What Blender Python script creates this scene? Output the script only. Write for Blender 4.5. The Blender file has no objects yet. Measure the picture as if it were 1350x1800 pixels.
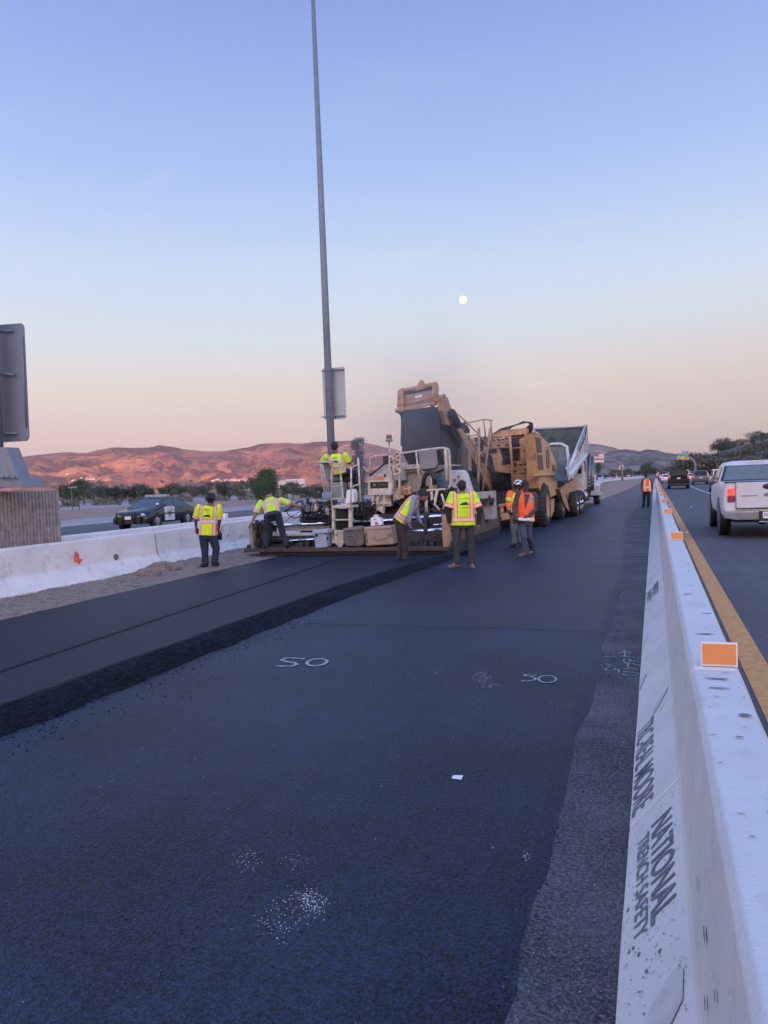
import bpy, bmesh, math, random
from mathutils import Vector, Matrix, noise
from mathutils.bvhtree import BVHTree
R_ = math.radians
random.seed(7)
sc = bpy.context.scene
# ---------------------------------------------------------------- camera
CAM_H = 1.68
YAW, PITCH, ROLL, FPX = R_(19.431), R_(2.106), R_(2.2), 1352.0
f0 = Vector((-math.sin(YAW), math.cos(YAW), 0)); r0 = Vector((math.cos(YAW), math.sin(YAW), 0)); u0 = Vector((0, 0, 1))
D_ = f0*math.cos(PITCH) - u0*math.sin(PITCH); up_ = u0*math.cos(PITCH) + f0*math.sin(PITCH)
RX = r0*math.cos(ROLL) - up_*math.sin(ROLL); UP = up_*math.cos(ROLL) + r0*math.sin(ROLL)
CAM = Vector((0, 0, CAM_H))
cd = bpy.data.cameras.new('camera'); cam = bpy.data.objects.new('camera', cd); sc.collection.objects.link(cam)
cam.matrix_world = Matrix((( RX.x, UP.x, -D_.x, 0), (RX.y, UP.y, -D_.y, 0), (RX.z, UP.z, -D_.z, CAM_H), (0, 0, 0, 1)))
cd.sensor_fit = 'VERTICAL'; cd.sensor_height = 24.0; cd.lens = 24.0*FPX/1800.0
cd.clip_start = 0.05; cd.clip_end = 60000
sc.camera = cam
# ---------------------------------------------------------------- exposure
sc.view_settings.view_transform = 'Standard'; sc.view_settings.look = 'None'
sc.view_settings.exposure = 0.0; sc.view_settings.gamma = 1.0
try:
    sc.cycles.use_denoising = True
    sc.cycles.volume_bounces = 0; sc.cycles.max_bounces = 6; sc.cycles.transparent_max_bounces = 12
    sc.cycles.volume_step_rate = 4.0
except Exception: pass
# ---------------------------------------------------------------- dusk sky: belt of Venus opposite the setting sun
SUN_AZ, SUN_EL = R_(166.5), R_(3.0)      # azimuth clockwise from +Y (road direction)
sunv = Vector((math.sin(SUN_AZ)*math.cos(SUN_EL), math.cos(SUN_AZ)*math.cos(SUN_EL), math.sin(SUN_EL)))
w = bpy.data.worlds.new('World'); sc.world = w; w.use_nodes = True
nt = w.node_tree; nt.nodes.clear(); N = nt.nodes; L = nt.links
def nd(t, **k):
    n = N.new(t)
    for a, b in k.items(): setattr(n, a, b)
    return n
def mth(op, a, b=None, c=None, tree=None):
    tr = tree or nt
    n = tr.nodes.new('ShaderNodeMath'); n.operation = op
    for i, v in enumerate((a, b, c)):
        if v is None: continue
        if isinstance(v, (int, float)): n.inputs[i].default_value = v
        else: tr.links.new(v, n.inputs[i])
    return n.outputs[0]
def s2l(c): return tuple(((v/255.0)/12.92 if v/255.0 < .04045 else ((v/255.0+.055)/1.055)**2.4) for v in c)
out = nd('ShaderNodeOutputWorld'); bg = nd('ShaderNodeBackground'); L.new(bg.outputs[0], out.inputs[0])
tc = nd('ShaderNodeTexCoord'); sx = nd('ShaderNodeSeparateXYZ'); nrm = nd('ShaderNodeVectorMath', operation='NORMALIZE')
L.new(tc.outputs['Generated'], nrm.inputs[0]); L.new(nrm.outputs[0], sx.inputs[0])
el = mth('DIVIDE', mth('ARCSINE', sx.outputs[2]), math.pi/2)
def ramp(stops, fac):
    r = nd('ShaderNodeValToRGB'); e = r.color_ramp.elements
    while len(e) > 1: e.remove(e[0])
    for i, (p, c) in enumerate(stops):
        if i == 0: e[0].position = p; e[0].color = (*s2l(c), 1)
        else:
            q = e.new(p); q.color = (*s2l(c), 1)
    L.new(fac, r.inputs[0]); return r.outputs[0]
g = lambda deg: max(0.0, deg/90.0)
SKY_ANTI = ramp([(0.0, (202, 176, 172)), (g(1.5), (220, 191, 184)), (g(4), (234, 206, 197)), (g(7), (229, 215, 209)), (g(10.5), (214, 220, 230)), (g(15), (196, 213, 242)),
                 (g(22), (158, 186, 238)), (g(32), (124, 150, 218)), (g(50), (106, 146, 222)), (1.0, (98, 144, 226))], el)
SKY_SUN = ramp([(0.0, (255, 186, 140)), (g(6), (255, 204, 168)), (g(15), (250, 218, 200)), (g(30), (200, 206, 236)), (g(55), (112, 148, 222)), (1.0, (98, 144, 226))], el)
dt = nd('ShaderNodeVectorMath', operation='DOT_PRODUCT'); L.new(nrm.outputs[0], dt.inputs[0]); dt.inputs[1].default_value = sunv
fsun = mth('POWER', mth('MAXIMUM', mth('ADD', mth('MULTIPLY', dt.outputs['Value'], .5), .5), 0.0), 2.0)
mx = nd('ShaderNodeMix', data_type='RGBA'); L.new(fsun, mx.inputs[0]); L.new(SKY_ANTI, mx.inputs[6]); L.new(SKY_SUN, mx.inputs[7]); boost = mth('ADD', 1.0, mth('MULTIPLY', mth('POWER', fsun, .9), 2.5))
# real sky texture, low sun, adds the airlight of the atmosphere
sky = nd('ShaderNodeTexSky', sky_type='NISHITA'); sky.sun_disc = False; sky.sun_elevation = SUN_EL; sky.sun_rotation = SUN_AZ
sky.dust_density = 2.0
skm = nd('ShaderNodeVectorMath', operation='SCALE'); L.new(sky.outputs[0], skm.inputs[0]); skm.inputs['Scale'].default_value = 0.05
bo = nd('ShaderNodeVectorMath', operation='SCALE'); L.new(boost, bo.inputs['Scale'])
ad = nd('ShaderNodeVectorMath', operation='ADD'); L.new(skm.outputs[0], ad.inputs[1]); 
# duller and greyer towards the right (north) side of the view, and faint cirrus streaks
RT = Vector((math.sin(R_(15)), math.cos(R_(15)), 0))
d2 = nd('ShaderNodeVectorMath', operation='DOT_PRODUCT'); L.new(nrm.outputs[0], d2.inputs[0]); d2.inputs[1].default_value = RT
fr = mth('MULTIPLY', mth('POWER', mth('MAXIMUM', d2.outputs['Value'], 0.0), 6.0), mth('MAXIMUM', mth('SUBTRACT', 1.0, mth('MULTIPLY', el, 7.0)), 0.0))
m2 = nd('ShaderNodeMix', data_type='RGBA'); L.new(mth('MULTIPLY', fr, .75), m2.inputs[0]); L.new(mx.outputs[2], m2.inputs[6]); m2.inputs[7].default_value = (*s2l((190, 177, 183)), 1)
L.new(m2.outputs[2], bo.inputs[0]); L.new(bo.outputs[0], ad.inputs[0])
def raydir(px, py): return (D_ + RX*((px-675)/FPX) - UP*((py-900)/FPX)).normalized()
acc = None
for (x1, y1, x2, y2, wd, st) in [(915, 681, 972, 670, .0013, .42), (393, 634, 455, 652, .003, .16), (690, 452, 780, 440, .004, .10), (230, 335, 330, 290, .006, .06), (1080, 520, 1350, 470, .01, .05), (940, 405, 1120, 380, .006, .05)]:
    a = raydir(x1, y1); b = raydir(x2, y2); m = ((a+b)/2).normalized(); e1 = (b-a); ln = e1.length; e1.normalize(); e2 = m.cross(e1).normalized()
    q1 = nd('ShaderNodeVectorMath', operation='DOT_PRODUCT'); L.new(nrm.outputs[0], q1.inputs[0]); q1.inputs[1].default_value = e1
    q2 = nd('ShaderNodeVectorMath', operation='DOT_PRODUCT'); L.new(nrm.outputs[0], q2.inputs[0]); q2.inputs[1].default_value = e2
    q3 = nd('ShaderNodeVectorMath', operation='DOT_PRODUCT'); L.new(nrm.outputs[0], q3.inputs[0]); q3.inputs[1].default_value = m
    t1 = mth('POWER', mth('ABSOLUTE', mth('DIVIDE', q1.outputs['Value'], ln*.45)), 2.0); t2 = mth('POWER', mth('ABSOLUTE', mth('DIVIDE', q2.outputs['Value'], wd)), 2.0)
    gm = mth('MULTIPLY', mth('EXPONENT', mth('MULTIPLY', mth('ADD', t1, t2), -1.0)), mth('GREATER_THAN', q3.outputs['Value'], 0.5))
    gm = mth('MULTIPLY', gm, st)
    acc = gm if acc is None else mth('ADD', acc, gm)
nz = nd('ShaderNodeTexNoise'); nz.inputs['Scale'].default_value = 2.2; nz.inputs['Detail'].default_value = 5
mpg = nd('ShaderNodeMapping'); mpg.inputs['Scale'].default_value = (1, 1, 7); L.new(nrm.outputs[0], mpg.inputs[0]); L.new(mpg.outputs[0], nz.inputs[0])
cl = mth('MULTIPLY', mth('MAXIMUM', mth('SUBTRACT', nz.outputs[0], .52), 0.0), .22)
m3 = nd('ShaderNodeMix', data_type='RGBA'); L.new(mth('ADD', acc, cl), m3.inputs[0]); L.new(ad.outputs[0], m3.inputs[6]); m3.inputs[7].default_value = (1.15, 1.0, .96, 1)
L.new(m3.outputs[2], bg.inputs[0]); bg.inputs[1].default_value = 1.0
# ---------------------------------------------------------------- the setting sun (behind the camera, only the far hills still catch it)
sl = bpy.data.lights.new('sun', 'SUN'); so = bpy.data.objects.new('sun', sl); sc.collection.objects.link(so)
sl.energy = 5.0; sl.angle = R_(0.5); sl.color = (1.0, .42, .25)
so.rotation_euler = sunv.to_track_quat('Z', 'Y').to_euler()

# ================================================================= helpers
def ray(px, py): return D_ + RX*((px-675)/FPX) - UP*((py-900)/FPX)
def atD(px, py, d): return CAM + ray(px, py)*d
def onG(px, py, z=0.0): v = ray(px, py); return CAM + v*((z-CAM_H)/v.z)
def onX(px, py, X): v = ray(px, py); return CAM + v*(X/v.x)
def onY(px, py, Y): v = ray(px, py); return CAM + v*(Y/v.y)
ORG = {}
COL = sc.collection
def tag(o, label=None, cat=None, group=None, kind=None):
    if label: o['label'] = label
    if cat: o['category'] = cat
    if group: o['group'] = group
    if kind: o['kind'] = kind
    return o
def thing(name, loc, label, cat, group=None):
    o = bpy.data.objects.new(name, None); COL.objects.link(o); o.location = loc; o.empty_display_size = .2
    ORG[o.name] = Vector(loc); tag(o, label, cat, group); return o
class MB:
    def __init__(s): s.v = []; s.f = []; s.m = []; s.sm = []
    def add(s, vs, fs, mi=0, smooth=False):
        b = len(s.v); s.v += [Vector(v) for v in vs]
        for f in fs: s.f.append([b+i for i in f]); s.m.append(mi); s.sm.append(smooth)
        return s
    def box(s, a, b, mi=0):
        x0, y0, z0 = [min(p, q) for p, q in zip(a, b)]; x1, y1, z1 = [max(p, q) for p, q in zip(a, b)]
        return s.add([(x0,y0,z0),(x1,y0,z0),(x1,y1,z0),(x0,y1,z0),(x0,y0,z1),(x1,y0,z1),(x1,y1,z1),(x0,y1,z1)],
              [(0,3,2,1),(4,5,6,7),(0,1,5,4),(1,2,6,5),(2,3,7,6),(3,0,4,7)], mi)
    def hexa(s, p, mi=0):
        return s.add(p, [(0,3,2,1),(4,5,6,7),(0,1,5,4),(1,2,6,5),(2,3,7,6),(3,0,4,7)], mi)
    def slab(s, pts, vec, mi=0):
        n = len(pts); vec = Vector(vec); pts = [Vector(p) for p in pts]
        return s.add(pts + [p+vec for p in pts], [tuple(range(n)), tuple(range(2*n-1, n-1, -1))] + [(i, n+i, n+(i+1) % n, (i+1) % n) for i in range(n)], mi)
    def ys(s, px, Y, t, mi=0): return s.slab([onY(a, b, Y) for a, b in px], (0, t, 0), mi)
    def xs(s, px, X, t, mi=0): return s.slab([onX(a, b, X) for a, b in px], (-t, 0, 0), mi)
    def tube(s, pts, r, seg=8, mi=0, cap=True, smooth=True):
        pts = [Vector(p) for p in pts]; rr = r if isinstance(r, (list, tuple)) else [r]*len(pts); b = len(s.v); n = len(pts); prev = None
        for i, p in enumerate(pts):
            t = (pts[min(i+1, n-1)] - pts[max(i-1, 0)])
            if t.length < 1e-9: t = Vector((0, 0, 1))
            t.normalize()
            if prev is None:
                a = Vector((0, 0, 1)) if abs(t.z) < .9 else Vector((1, 0, 0)); u = t.cross(a).normalized()
            else:
                u = (prev - t*prev.dot(t)); u = u.normalized() if u.length > 1e-6 else t.orthogonal().normalized()
            prev = u; w_ = t.cross(u)
            for k in range(seg):
                an = 2*math.pi*k/seg; s.v.append(p + (u*math.cos(an) + w_*math.sin(an))*rr[i])
        for i in range(n-1):
            for k in range(seg):
                s.f.append([b+i*seg+k, b+i*seg+(k+1) % seg, b+(i+1)*seg+(k+1) % seg, b+(i+1)*seg+k]); s.m.append(mi); s.sm.append(smooth)
        if cap:
            s.f.append([b+k for k in range(seg)][::-1]); s.m.append(mi); s.sm.append(False)
            s.f.append([b+(n-1)*seg+k for k in range(seg)]); s.m.append(mi); s.sm.append(False)
        return s
    def ptube(s, pts, r, seg=6, mi=0): return s.tube([onY(*p) for p in pts], r, seg, mi)
    def cyl(s, c, axis, r, h, seg=24, mi=0, r2=None):
        c = Vector(c); a = Vector(axis).normalized(); return s.tube([c - a*h/2, c + a*h/2], [r, r if r2 is None else r2], seg, mi)
    def ring(s, c, axis, prof, seg=28, mi=0):
        # lathe: prof = [(radius, offset along axis)]
        c = Vector(c); a = Vector(axis).normalized(); u = a.orthogonal().normalized(); w_ = a.cross(u); b = len(s.v); n = len(prof)
        for (r, h) in prof:
            for k in range(seg):
                an = 2*math.pi*k/seg; s.v.append(c + a*h + (u*math.cos(an)+w_*math.sin(an))*r)
        for i in range(n-1):
            for k in range(seg):
                s.f.append([b+i*seg+k, b+i*seg+(k+1) % seg, b+(i+1)*seg+(k+1) % seg, b+(i+1)*seg+k]); s.m.append(mi); s.sm.append(True)
        return s
    def ell(s, c, rx, seg=16, rings=10, mi=0, axes=None):
        c = Vector(c); X, Y, Z = axes or (Vector((1,0,0)), Vector((0,1,0)), Vector((0,0,1))); b = len(s.v)
        for i in range(rings+1):
            th = math.pi*i/rings
            for k in range(seg):
                ph = 2*math.pi*k/seg
                s.v.append(c + X*(rx[0]*math.sin(th)*math.cos(ph)) + Y*(rx[1]*math.sin(th)*math.sin(ph)) + Z*(rx[2]*math.cos(th)))
        for i in range(rings):
            for k in range(seg):
                s.f.append([b+i*seg+k, b+(i+1)*seg+k, b+(i+1)*seg+(k+1) % seg, b+i*seg+(k+1) % seg]); s.m.append(mi); s.sm.append(True)
        return s
    def loft(s, rings, mi=0, smooth=True, cap=True, closed=True):
        b = len(s.v); n = len(rings[0])
        for r in rings: s.v += [Vector(p) for p in r]
        m_ = n if closed else n-1
        for i in range(len(rings)-1):
            for k in range(m_):
                s.f.append([b+i*n+k, b+i*n+(k+1) % n, b+(i+1)*n+(k+1) % n, b+(i+1)*n+k]); s.m.append(mi); s.sm.append(smooth)
        if cap and closed:
            s.f.append([b+k for k in range(n)][::-1]); s.m.append(mi); s.sm.append(False)
            s.f.append([b+(len(rings)-1)*n+k for k in range(n)]); s.m.append(mi); s.sm.append(False)
        return s
    def mesh(s, name, org=Vector((0, 0, 0)), fix=True):
        me = bpy.data.meshes.new(name); me.from_pydata([tuple(v-org) for v in s.v], [], s.f)
        me.polygons.foreach_set('material_index', s.m); me.polygons.foreach_set('use_smooth', s.sm)
        if fix:
            bm = bmesh.new(); bm.from_mesh(me); bmesh.ops.recalc_face_normals(bm, faces=bm.faces); bm.to_mesh(me); bm.free()
        me.update(); return me
    def build(s, name, mats, parent=None, loc=None, bevel=0, fix=True):
        org = ORG[parent.name] if parent else (Vector(loc) if loc is not None else Vector((0, 0, 0)))
        me = s.mesh(name, org, fix); o = bpy.data.objects.new(name, me); COL.objects.link(o)
        for m in (mats if isinstance(mats, (list, tuple)) else [mats]): me.materials.append(m)
        if parent: o.parent = parent; ORG[o.name] = org
        else: o.location = org; ORG[o.name] = org
        if bevel:
            b = o.modifiers.new('bevel', 'BEVEL'); b.width = bevel; b.segments = 2; b.limit_method = 'ANGLE'; b.angle_limit = R_(35)
        return o
def struct(o, kind='structure'): o['kind'] = kind; return o
def copy_tree(o, parent=None, label=None):
    c = o.copy(); COL.objects.link(c); c.parent = parent
    if label: c['label'] = label
    for ch in list(o.children): copy_tree(ch, c)
    return c
# ---------------------------------------------------------------- materials
def newmat(name):
    m = bpy.data.materials.new(name); m.use_nodes = True; t = m.node_tree; return m, t, t.nodes, t.links, t.nodes['Principled BSDF']
def pm(name, col, rough=.6, metal=0.0, var=.12, scale=4.0, dirt=None, bump=0.0, bscale=30.0, emit=None, coat=0.0, spec=None, dscale=3.0, coord='Object', dth=(.48, .66)):
    m, t, n, l, p = newmat(name)
    p.inputs['Roughness'].default_value = rough; p.inputs['Metallic'].default_value = metal
    if spec is not None: p.inputs['Specular IOR Level'].default_value = spec
    if coat: p.inputs['Coat Weight'].default_value = coat; p.inputs['Coat Roughness'].default_value = .08
    c = n.new('ShaderNodeTexCoord'); nz = n.new('ShaderNodeTexNoise'); nz.inputs['Scale'].default_value = scale; nz.inputs['Detail'].default_value = 6
    l.new(c.outputs[coord], nz.inputs[0])
    mr = n.new('ShaderNodeMapRange'); l.new(nz.outputs[0], mr.inputs[0]); mr.inputs[1].default_value = .3; mr.inputs[2].default_value = .7; mr.inputs[3].default_value = 1-var; mr.inputs[4].default_value = 1+var
    vm = n.new('ShaderNodeVectorMath'); vm.operation = 'SCALE'; vm.inputs[0].default_value = col[:3]; l.new(mr.outputs[0], vm.inputs['Scale'])
    o_ = vm.outputs[0]
    if dirt:
        nd_ = n.new('ShaderNodeTexNoise'); nd_.inputs['Scale'].default_value = dscale; nd_.inputs['Detail'].default_value = 9; nd_.inputs['Roughness'].default_value = .7
        l.new(c.outputs[coord], nd_.inputs[0])
        r2 = n.new('ShaderNodeMapRange'); l.new(nd_.outputs[0], r2.inputs[0]); r2.inputs[1].default_value = dth[0]; r2.inputs[2].default_value = dth[1]; r2.inputs[4].default_value = dirt[1]
        mx_ = n.new('ShaderNodeMix'); mx_.data_type = 'RGBA'; l.new(r2.outputs[0], mx_.inputs[0]); l.new(o_, mx_.inputs[6]); mx_.inputs[7].default_value = (*dirt[0], 1); o_ = mx_.outputs[2]
    l.new(o_, p.inputs['Base Color'])
    if bump:
        nb = n.new('ShaderNodeTexNoise'); nb.inputs['Scale'].default_value = bscale; nb.inputs['Detail'].default_value = 4; l.new(c.outputs[coord], nb.inputs[0])
        b = n.new('ShaderNodeBump'); b.inputs['Strength'].default_value = 1; b.inputs['Distance'].default_value = bump; l.new(nb.outputs[0], b.inputs['Height']); l.new(b.outputs[0], p.inputs['Normal'])
    if emit: p.inputs['Emission Color'].default_value = (*emit[0], 1); p.inputs['Emission Strength'].default_value = emit[1]
    return m
def asphalt(name, c1, c2, grain=1.0, rough=.62, bumpd=.004, spec=.5, patch=.35, streak=0.0, fleck=.0):
    m, t, n, l, p = newmat(name); p.inputs['Roughness'].default_value = rough; p.inputs['Specular IOR Level'].default_value = spec
    g_ = n.new('ShaderNodeNewGeometry')
    vo = n.new('ShaderNodeTexVoronoi'); vo.inputs['Scale'].default_value = 95*grain; l.new(g_.outputs['Position'], vo.inputs[0])
    n1 = n.new('ShaderNodeTexNoise'); n1.inputs['Scale'].default_value = 55*grain; n1.inputs['Detail'].default_value = 5; n1.inputs['Roughness'].default_value = .75; l.new(g_.outputs['Position'], n1.inputs[0])
    n2 = n.new('ShaderNodeTexNoise'); n2.inputs['Scale'].default_value = patch; n2.inputs['Detail'].default_value = 6; n2.inputs['Roughness'].default_value = .6; l.new(g_.outputs['Position'], n2.inputs[0])
    mp = n.new('ShaderNodeMapping'); mp.inputs['Scale'].default_value = (3.0, .12, 1); l.new(g_.outputs['Position'], mp.inputs[0])
    n3 = n.new('ShaderNodeTexNoise'); n3.inputs['Scale'].default_value = 1.6; n3.inputs['Detail'].default_value = 4; l.new(mp.outputs[0], n3.inputs[0])
    a = mth('MULTIPLY', mth('SUBTRACT', n1.outputs[0], .5, tree=t), 4.2, tree=t)
    b = mth('MULTIPLY', mth('SUBTRACT', n2.outputs[0], .5, tree=t), 2.6, tree=t)
    s_ = mth('MULTIPLY', mth('SUBTRACT', n3.outputs[0], .5, tree=t), streak, tree=t)
    f = mth('ADD', mth('ADD', mth('ADD', a, b, tree=t), s_, tree=t), .45, tree=t)
    f = mth('MINIMUM', mth('MAXIMUM', f, 0.0, tree=t), 1.0, tree=t)
    x = n.new('ShaderNodeMix'); x.data_type = 'RGBA'; l.new(f, x.inputs[0]); x.inputs[6].default_value = (*c1, 1); x.inputs[7].default_value = (*c2, 1)
    o_ = x.outputs[2]
    v3 = n.new('ShaderNodeTexVoronoi'); v3.inputs['Scale'].default_value = 115*grain; l.new(g_.outputs['Position'], v3.inputs[0]); s3 = n.new('ShaderNodeSeparateColor'); l.new(v3.outputs['Color'], s3.inputs[0])
    st_ = n.new('ShaderNodeMapRange'); l.new(s3.outputs[0], st_.inputs[0]); st_.inputs[1].default_value = .55; st_.inputs[2].default_value = 1.0; st_.inputs[4].default_value = .55
    z_ = n.new('ShaderNodeMix'); z_.data_type = 'RGBA'; l.new(st_.outputs[0], z_.inputs[0]); l.new(o_, z_.inputs[6]); z_.inputs[7].default_value = (*[min(.6, q*1.9+.004) for q in c2], 1); o_ = z_.outputs[2]
    if fleck:
        v2 = n.new('ShaderNodeTexVoronoi'); v2.inputs['Scale'].default_value = 22; l.new(g_.outputs['Position'], v2.inputs[0])
        k = mth('LESS_THAN', v2.outputs['Distance'], .13, tree=t); sp = n.new('ShaderNodeSeparateColor'); l.new(v2.outputs['Color'], sp.inputs[0])
        k = mth('MULTIPLY', k, mth('GREATER_THAN', sp.outputs[0], 1-fleck, tree=t), tree=t)
        y = n.new('ShaderNodeMix'); y.data_type = 'RGBA'; l.new(k, y.inputs[0]); l.new(o_, y.inputs[6]); y.inputs[7].default_value = (.35, .33, .32, 1); o_ = y.outputs[2]
    l.new(o_, p.inputs['Base Color'])
    bu = n.new('ShaderNodeBump'); bu.inputs['Distance'].default_value = bumpd; bu.inputs['Strength'].default_value = .9
    l.new(mth('ADD', mth('MULTIPLY', vo.outputs['Distance'], 1.0, tree=t), n1.outputs[0], tree=t), bu.inputs['Height']); l.new(bu.outputs[0], p.inputs['Normal'])
    return m
def leafmat(name, c1, c2, rough=.7):
    m, t, n, l, p = newmat(name); p.inputs['Roughness'].default_value = rough
    g_ = n.new('ShaderNodeNewGeometry'); r = n.new('ShaderNodeMix'); r.data_type = 'RGBA'
    l.new(g_.outputs['Random Per Island'], r.inputs[0]); r.inputs[6].default_value = (*c1, 1); r.inputs[7].default_value = (*c2, 1); l.new(r.outputs[2], p.inputs['Base Color']); return m
M = {}
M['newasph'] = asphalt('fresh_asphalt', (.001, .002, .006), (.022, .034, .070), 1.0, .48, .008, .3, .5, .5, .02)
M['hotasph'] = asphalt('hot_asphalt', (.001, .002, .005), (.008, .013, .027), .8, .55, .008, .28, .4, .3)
M['rubble'] = asphalt('asphalt_edge', (.001, .0015, .003), (.007, .010, .02), .7, .7, .02, .2, 2.0)
M['oldasph'] = asphalt('old_asphalt', (.03, .03, .034), (.12, .11, .115), 1.0, .75, .004, .25, 1.2, .4, .03)
M['lane'] = asphalt('lane_asphalt', (.04, .041, .048), (.09, .088, .094), .8, .7, .003, .4, .4, 1.2)
M['lane2'] = asphalt('far_lane_asphalt', (.04, .042, .05), (.07, .072, .08), .5, .7, .002, .4, .3)
M['conc_lane'] = asphalt('concrete_lane', (.22, .2, .2), (.3, .28, .27), .5, .8, .002, .3, .2, .6)
M['dirt'] = pm('dry_dirt', (.3, .2, .15), .95, var=.3, scale=.6, dirt=((.11, .09, .07), .8), bump=.03, bscale=8, coord='Object', dscale=1.2)
M['gravel'] = pm('roadside_gravel', (.3, .22, .17), .95, var=.35, scale=25, dirt=((.12, .085, .065), .85), bump=.03, bscale=40, dscale=5)
M['ground'] = pm('dry_ground', (.15, .12, .085), .95, var=.25, scale=.02, dirt=((.07, .07, .045), .7), dscale=.01)
M['concrete'] = pm('white_concrete', (.57, .565, .54), .8, var=.07, scale=3, dirt=((.33, .31, .31), .55), bump=.003, bscale=60, dscale=6, dth=(.54, .74))
M['concleft'] = pm('weathered_concrete', (.74, .69, .65), .85, var=.1, scale=2, dirt=((.36, .33, .31), .65), bump=.004, bscale=40, dscale=4, dth=(.5, .72))
M['ribbed'] = pm('ribbed_concrete', (.36, .31, .29), .9, var=.2, scale=9, dirt=((.2, .16, .15), .7), bump=.01, bscale=50, dscale=6)
M['galv'] = pm('galvanised_steel', (.21, .235, .265), .6, .3, var=.1, scale=6, dirt=((.22, .24, .26), .4))
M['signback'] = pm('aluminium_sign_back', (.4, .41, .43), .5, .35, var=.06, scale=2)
M['signbackdark'] = pm('shaded_aluminium_back', (.2, .22, .27), .5, .3, var=.06, scale=2)  # darker copy of the sign back, shade put into its colour
M['cream'] = pm('cream_machine_paint', (.62, .53, .42), .55, var=.1, scale=5, dirt=((.14, .1, .075), .8), dscale=9, bump=.002, bscale=30)
M['white'] = pm('dirty_white_paint', (.6, .57, .53), .5, var=.1, scale=4, dirt=((.2, .16, .14), .7), dscale=7)
M['tan'] = pm('tan_machine_paint', (.6, .34, .16), .55, var=.12, scale=3, dirt=((.2, .12, .08), .75), dscale=4, bump=.002)
M['tandull'] = pm('dusty_tan_paint', (.5, .28, .15), .7, var=.15, scale=4, dirt=((.14, .09, .07), .75), dscale=5)
M['dark'] = pm('dark_grimy_steel', (.035, .035, .04), .6, .2, var=.3, scale=10, dirt=((.1, .08, .065), .6), dscale=8, bump=.004)
M['rubber'] = pm('black_rubber', (.02, .021, .025), .7, var=.2, scale=8, dirt=((.06, .055, .055), .5))
M['hose'] = pm('black_hose', (.018, .018, .02), .45, var=.1)
M['chrome'] = pm('chromed_tube', (.7, .72, .76), .12, 1.0, var=.05, dirt=((.2, .19, .2), .35), dscale=14)
M['grey'] = pm('grey_plastic', (.2, .2, .2), .65, var=.1, dirt=((.12, .11, .1), .5))
M['rustdeck'] = pm('rusty_walkway', (.09, .065, .055), .8, var=.3, scale=12, dirt=((.05, .04, .04), .8), dscale=10, bump=.006, bscale=70)
M['wood'] = pm('weathered_plank', (.36, .27, .2), .8, var=.2, scale=9)
M['teal'] = pm('teal_paint', (.05, .13, .18), .4, var=.1, dirt=((.1, .1, .1), .4))
M['redlens'] = pm('red_lens', (.3, .05, .045), .25, var=.05)
M['black'] = pm('black_plastic', (.015, .015, .017), .4, var=.1)
M['glass'] = pm('dark_glass', (.02, .025, .03), .06, 0, var=.02, spec=.15)
M['tyre'] = pm('tyre_rubber', (.03, .03, .032), .8, var=.15, scale=10, dirt=((.1, .085, .075), .5))
M['rim'] = pm('steel_rim', (.5, .5, .52), .3, .8)
M['orange'] = pm('orange_reflector', (.8, .3, .09), .45, var=.05)
M['yellowline'] = pm('yellow_paint', (.6, .29, .085), .7, var=.12, scale=8, dirt=((.2, .13, .07), .8), dscale=14, coord='Object', dth=(.52, .66))
M['whitepaint'] = pm('white_road_paint', (.75, .75, .76), .7, var=.1, dirt=((.2, .2, .22), .6), dscale=18)
M['chalk'] = pm('white_spray_paint', (.42, .46, .45), .8, var=.3, scale=40, dirt=((.03, .035, .05), 1.0), dscale=70, dth=(.46, .6))
M['stencil'] = pm('grey_stencil_ink', (.13, .14, .19), .8, var=.2, scale=20, dirt=((.5, .5, .52), .8), dscale=26, dth=(.6, .68))
M['spot'] = pm('grey_grime', (.16, .15, .16), .9, var=.2)
M['mortar'] = pm('grey_mortar', (.46, .44, .43), .9, var=.12, scale=12)
M['redspray'] = pm('fluorescent_red_spray', (.95, .1, .05), .8, var=.15, scale=14)
M['paper'] = pm('white_paper', (.8, .79, .78), .7, var=.04)
M['yelink'] = pm('mark_ink', (.02, .02, .025), .7)
# ================================================================= ground, roads
def sheet(name, pts, z, mat, kind='structure'):
    m = MB(); m.add([(x, y, z) for x, y in pts], [tuple(range(len(pts)))]); o = m.build(name, mat); o['kind'] = kind; return o
struct(MB().add([(-12000, -12000, -.03), (12000, -12000, -.03), (12000, 12000, -.03), (-12000, 12000, -.03)], [(0, 1, 2, 3)]).build('ground', M['ground']))
# base work pavement (freshly paved right-hand mat), wavy right edge
re = [(-.5, -6), (-.5, 2.2), (-.49, 3.5), (-.53, 5), (-.5, 6.4), (-.53, 7.7), (-.5, 9.5), (-.47, 12), (-.6, 16), (-.64, 19), (-.8, 23), (-.98, 27.5), (-1.0, 31), (-.9, 38), (-1.1, 60), (-1.1, 220)]
rr = []
rng = random.Random(3)
for (a, b) in zip(re[:-1], re[1:]):
    k = max(1, int(min(b[1], 40)-min(a[1], 40))*5)
    for i in range(k):
        f = i/k; y = a[1]+(b[1]-a[1])*f; rr.append((a[0]+(b[0]-a[0])*f + rng.uniform(-.018, .018), y))
rr.append(re[-1]); rr = [(x-.065, y) for x, y in rr]
mb = MB(); top = [(x, y, 0.022) for x, y in rr]; mid = [(x+.03+rng.uniform(-.01, .01), y, .013) for x, y in rr]; bot = [(x+.08+rng.uniform(-.02, .03), y, -.001) for x, y in rr]; left = [(-9.9, y, .022) for x, y in rr]
n = len(rr); mb.v = [Vector(p) for p in left+top+mid+bot]
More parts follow.
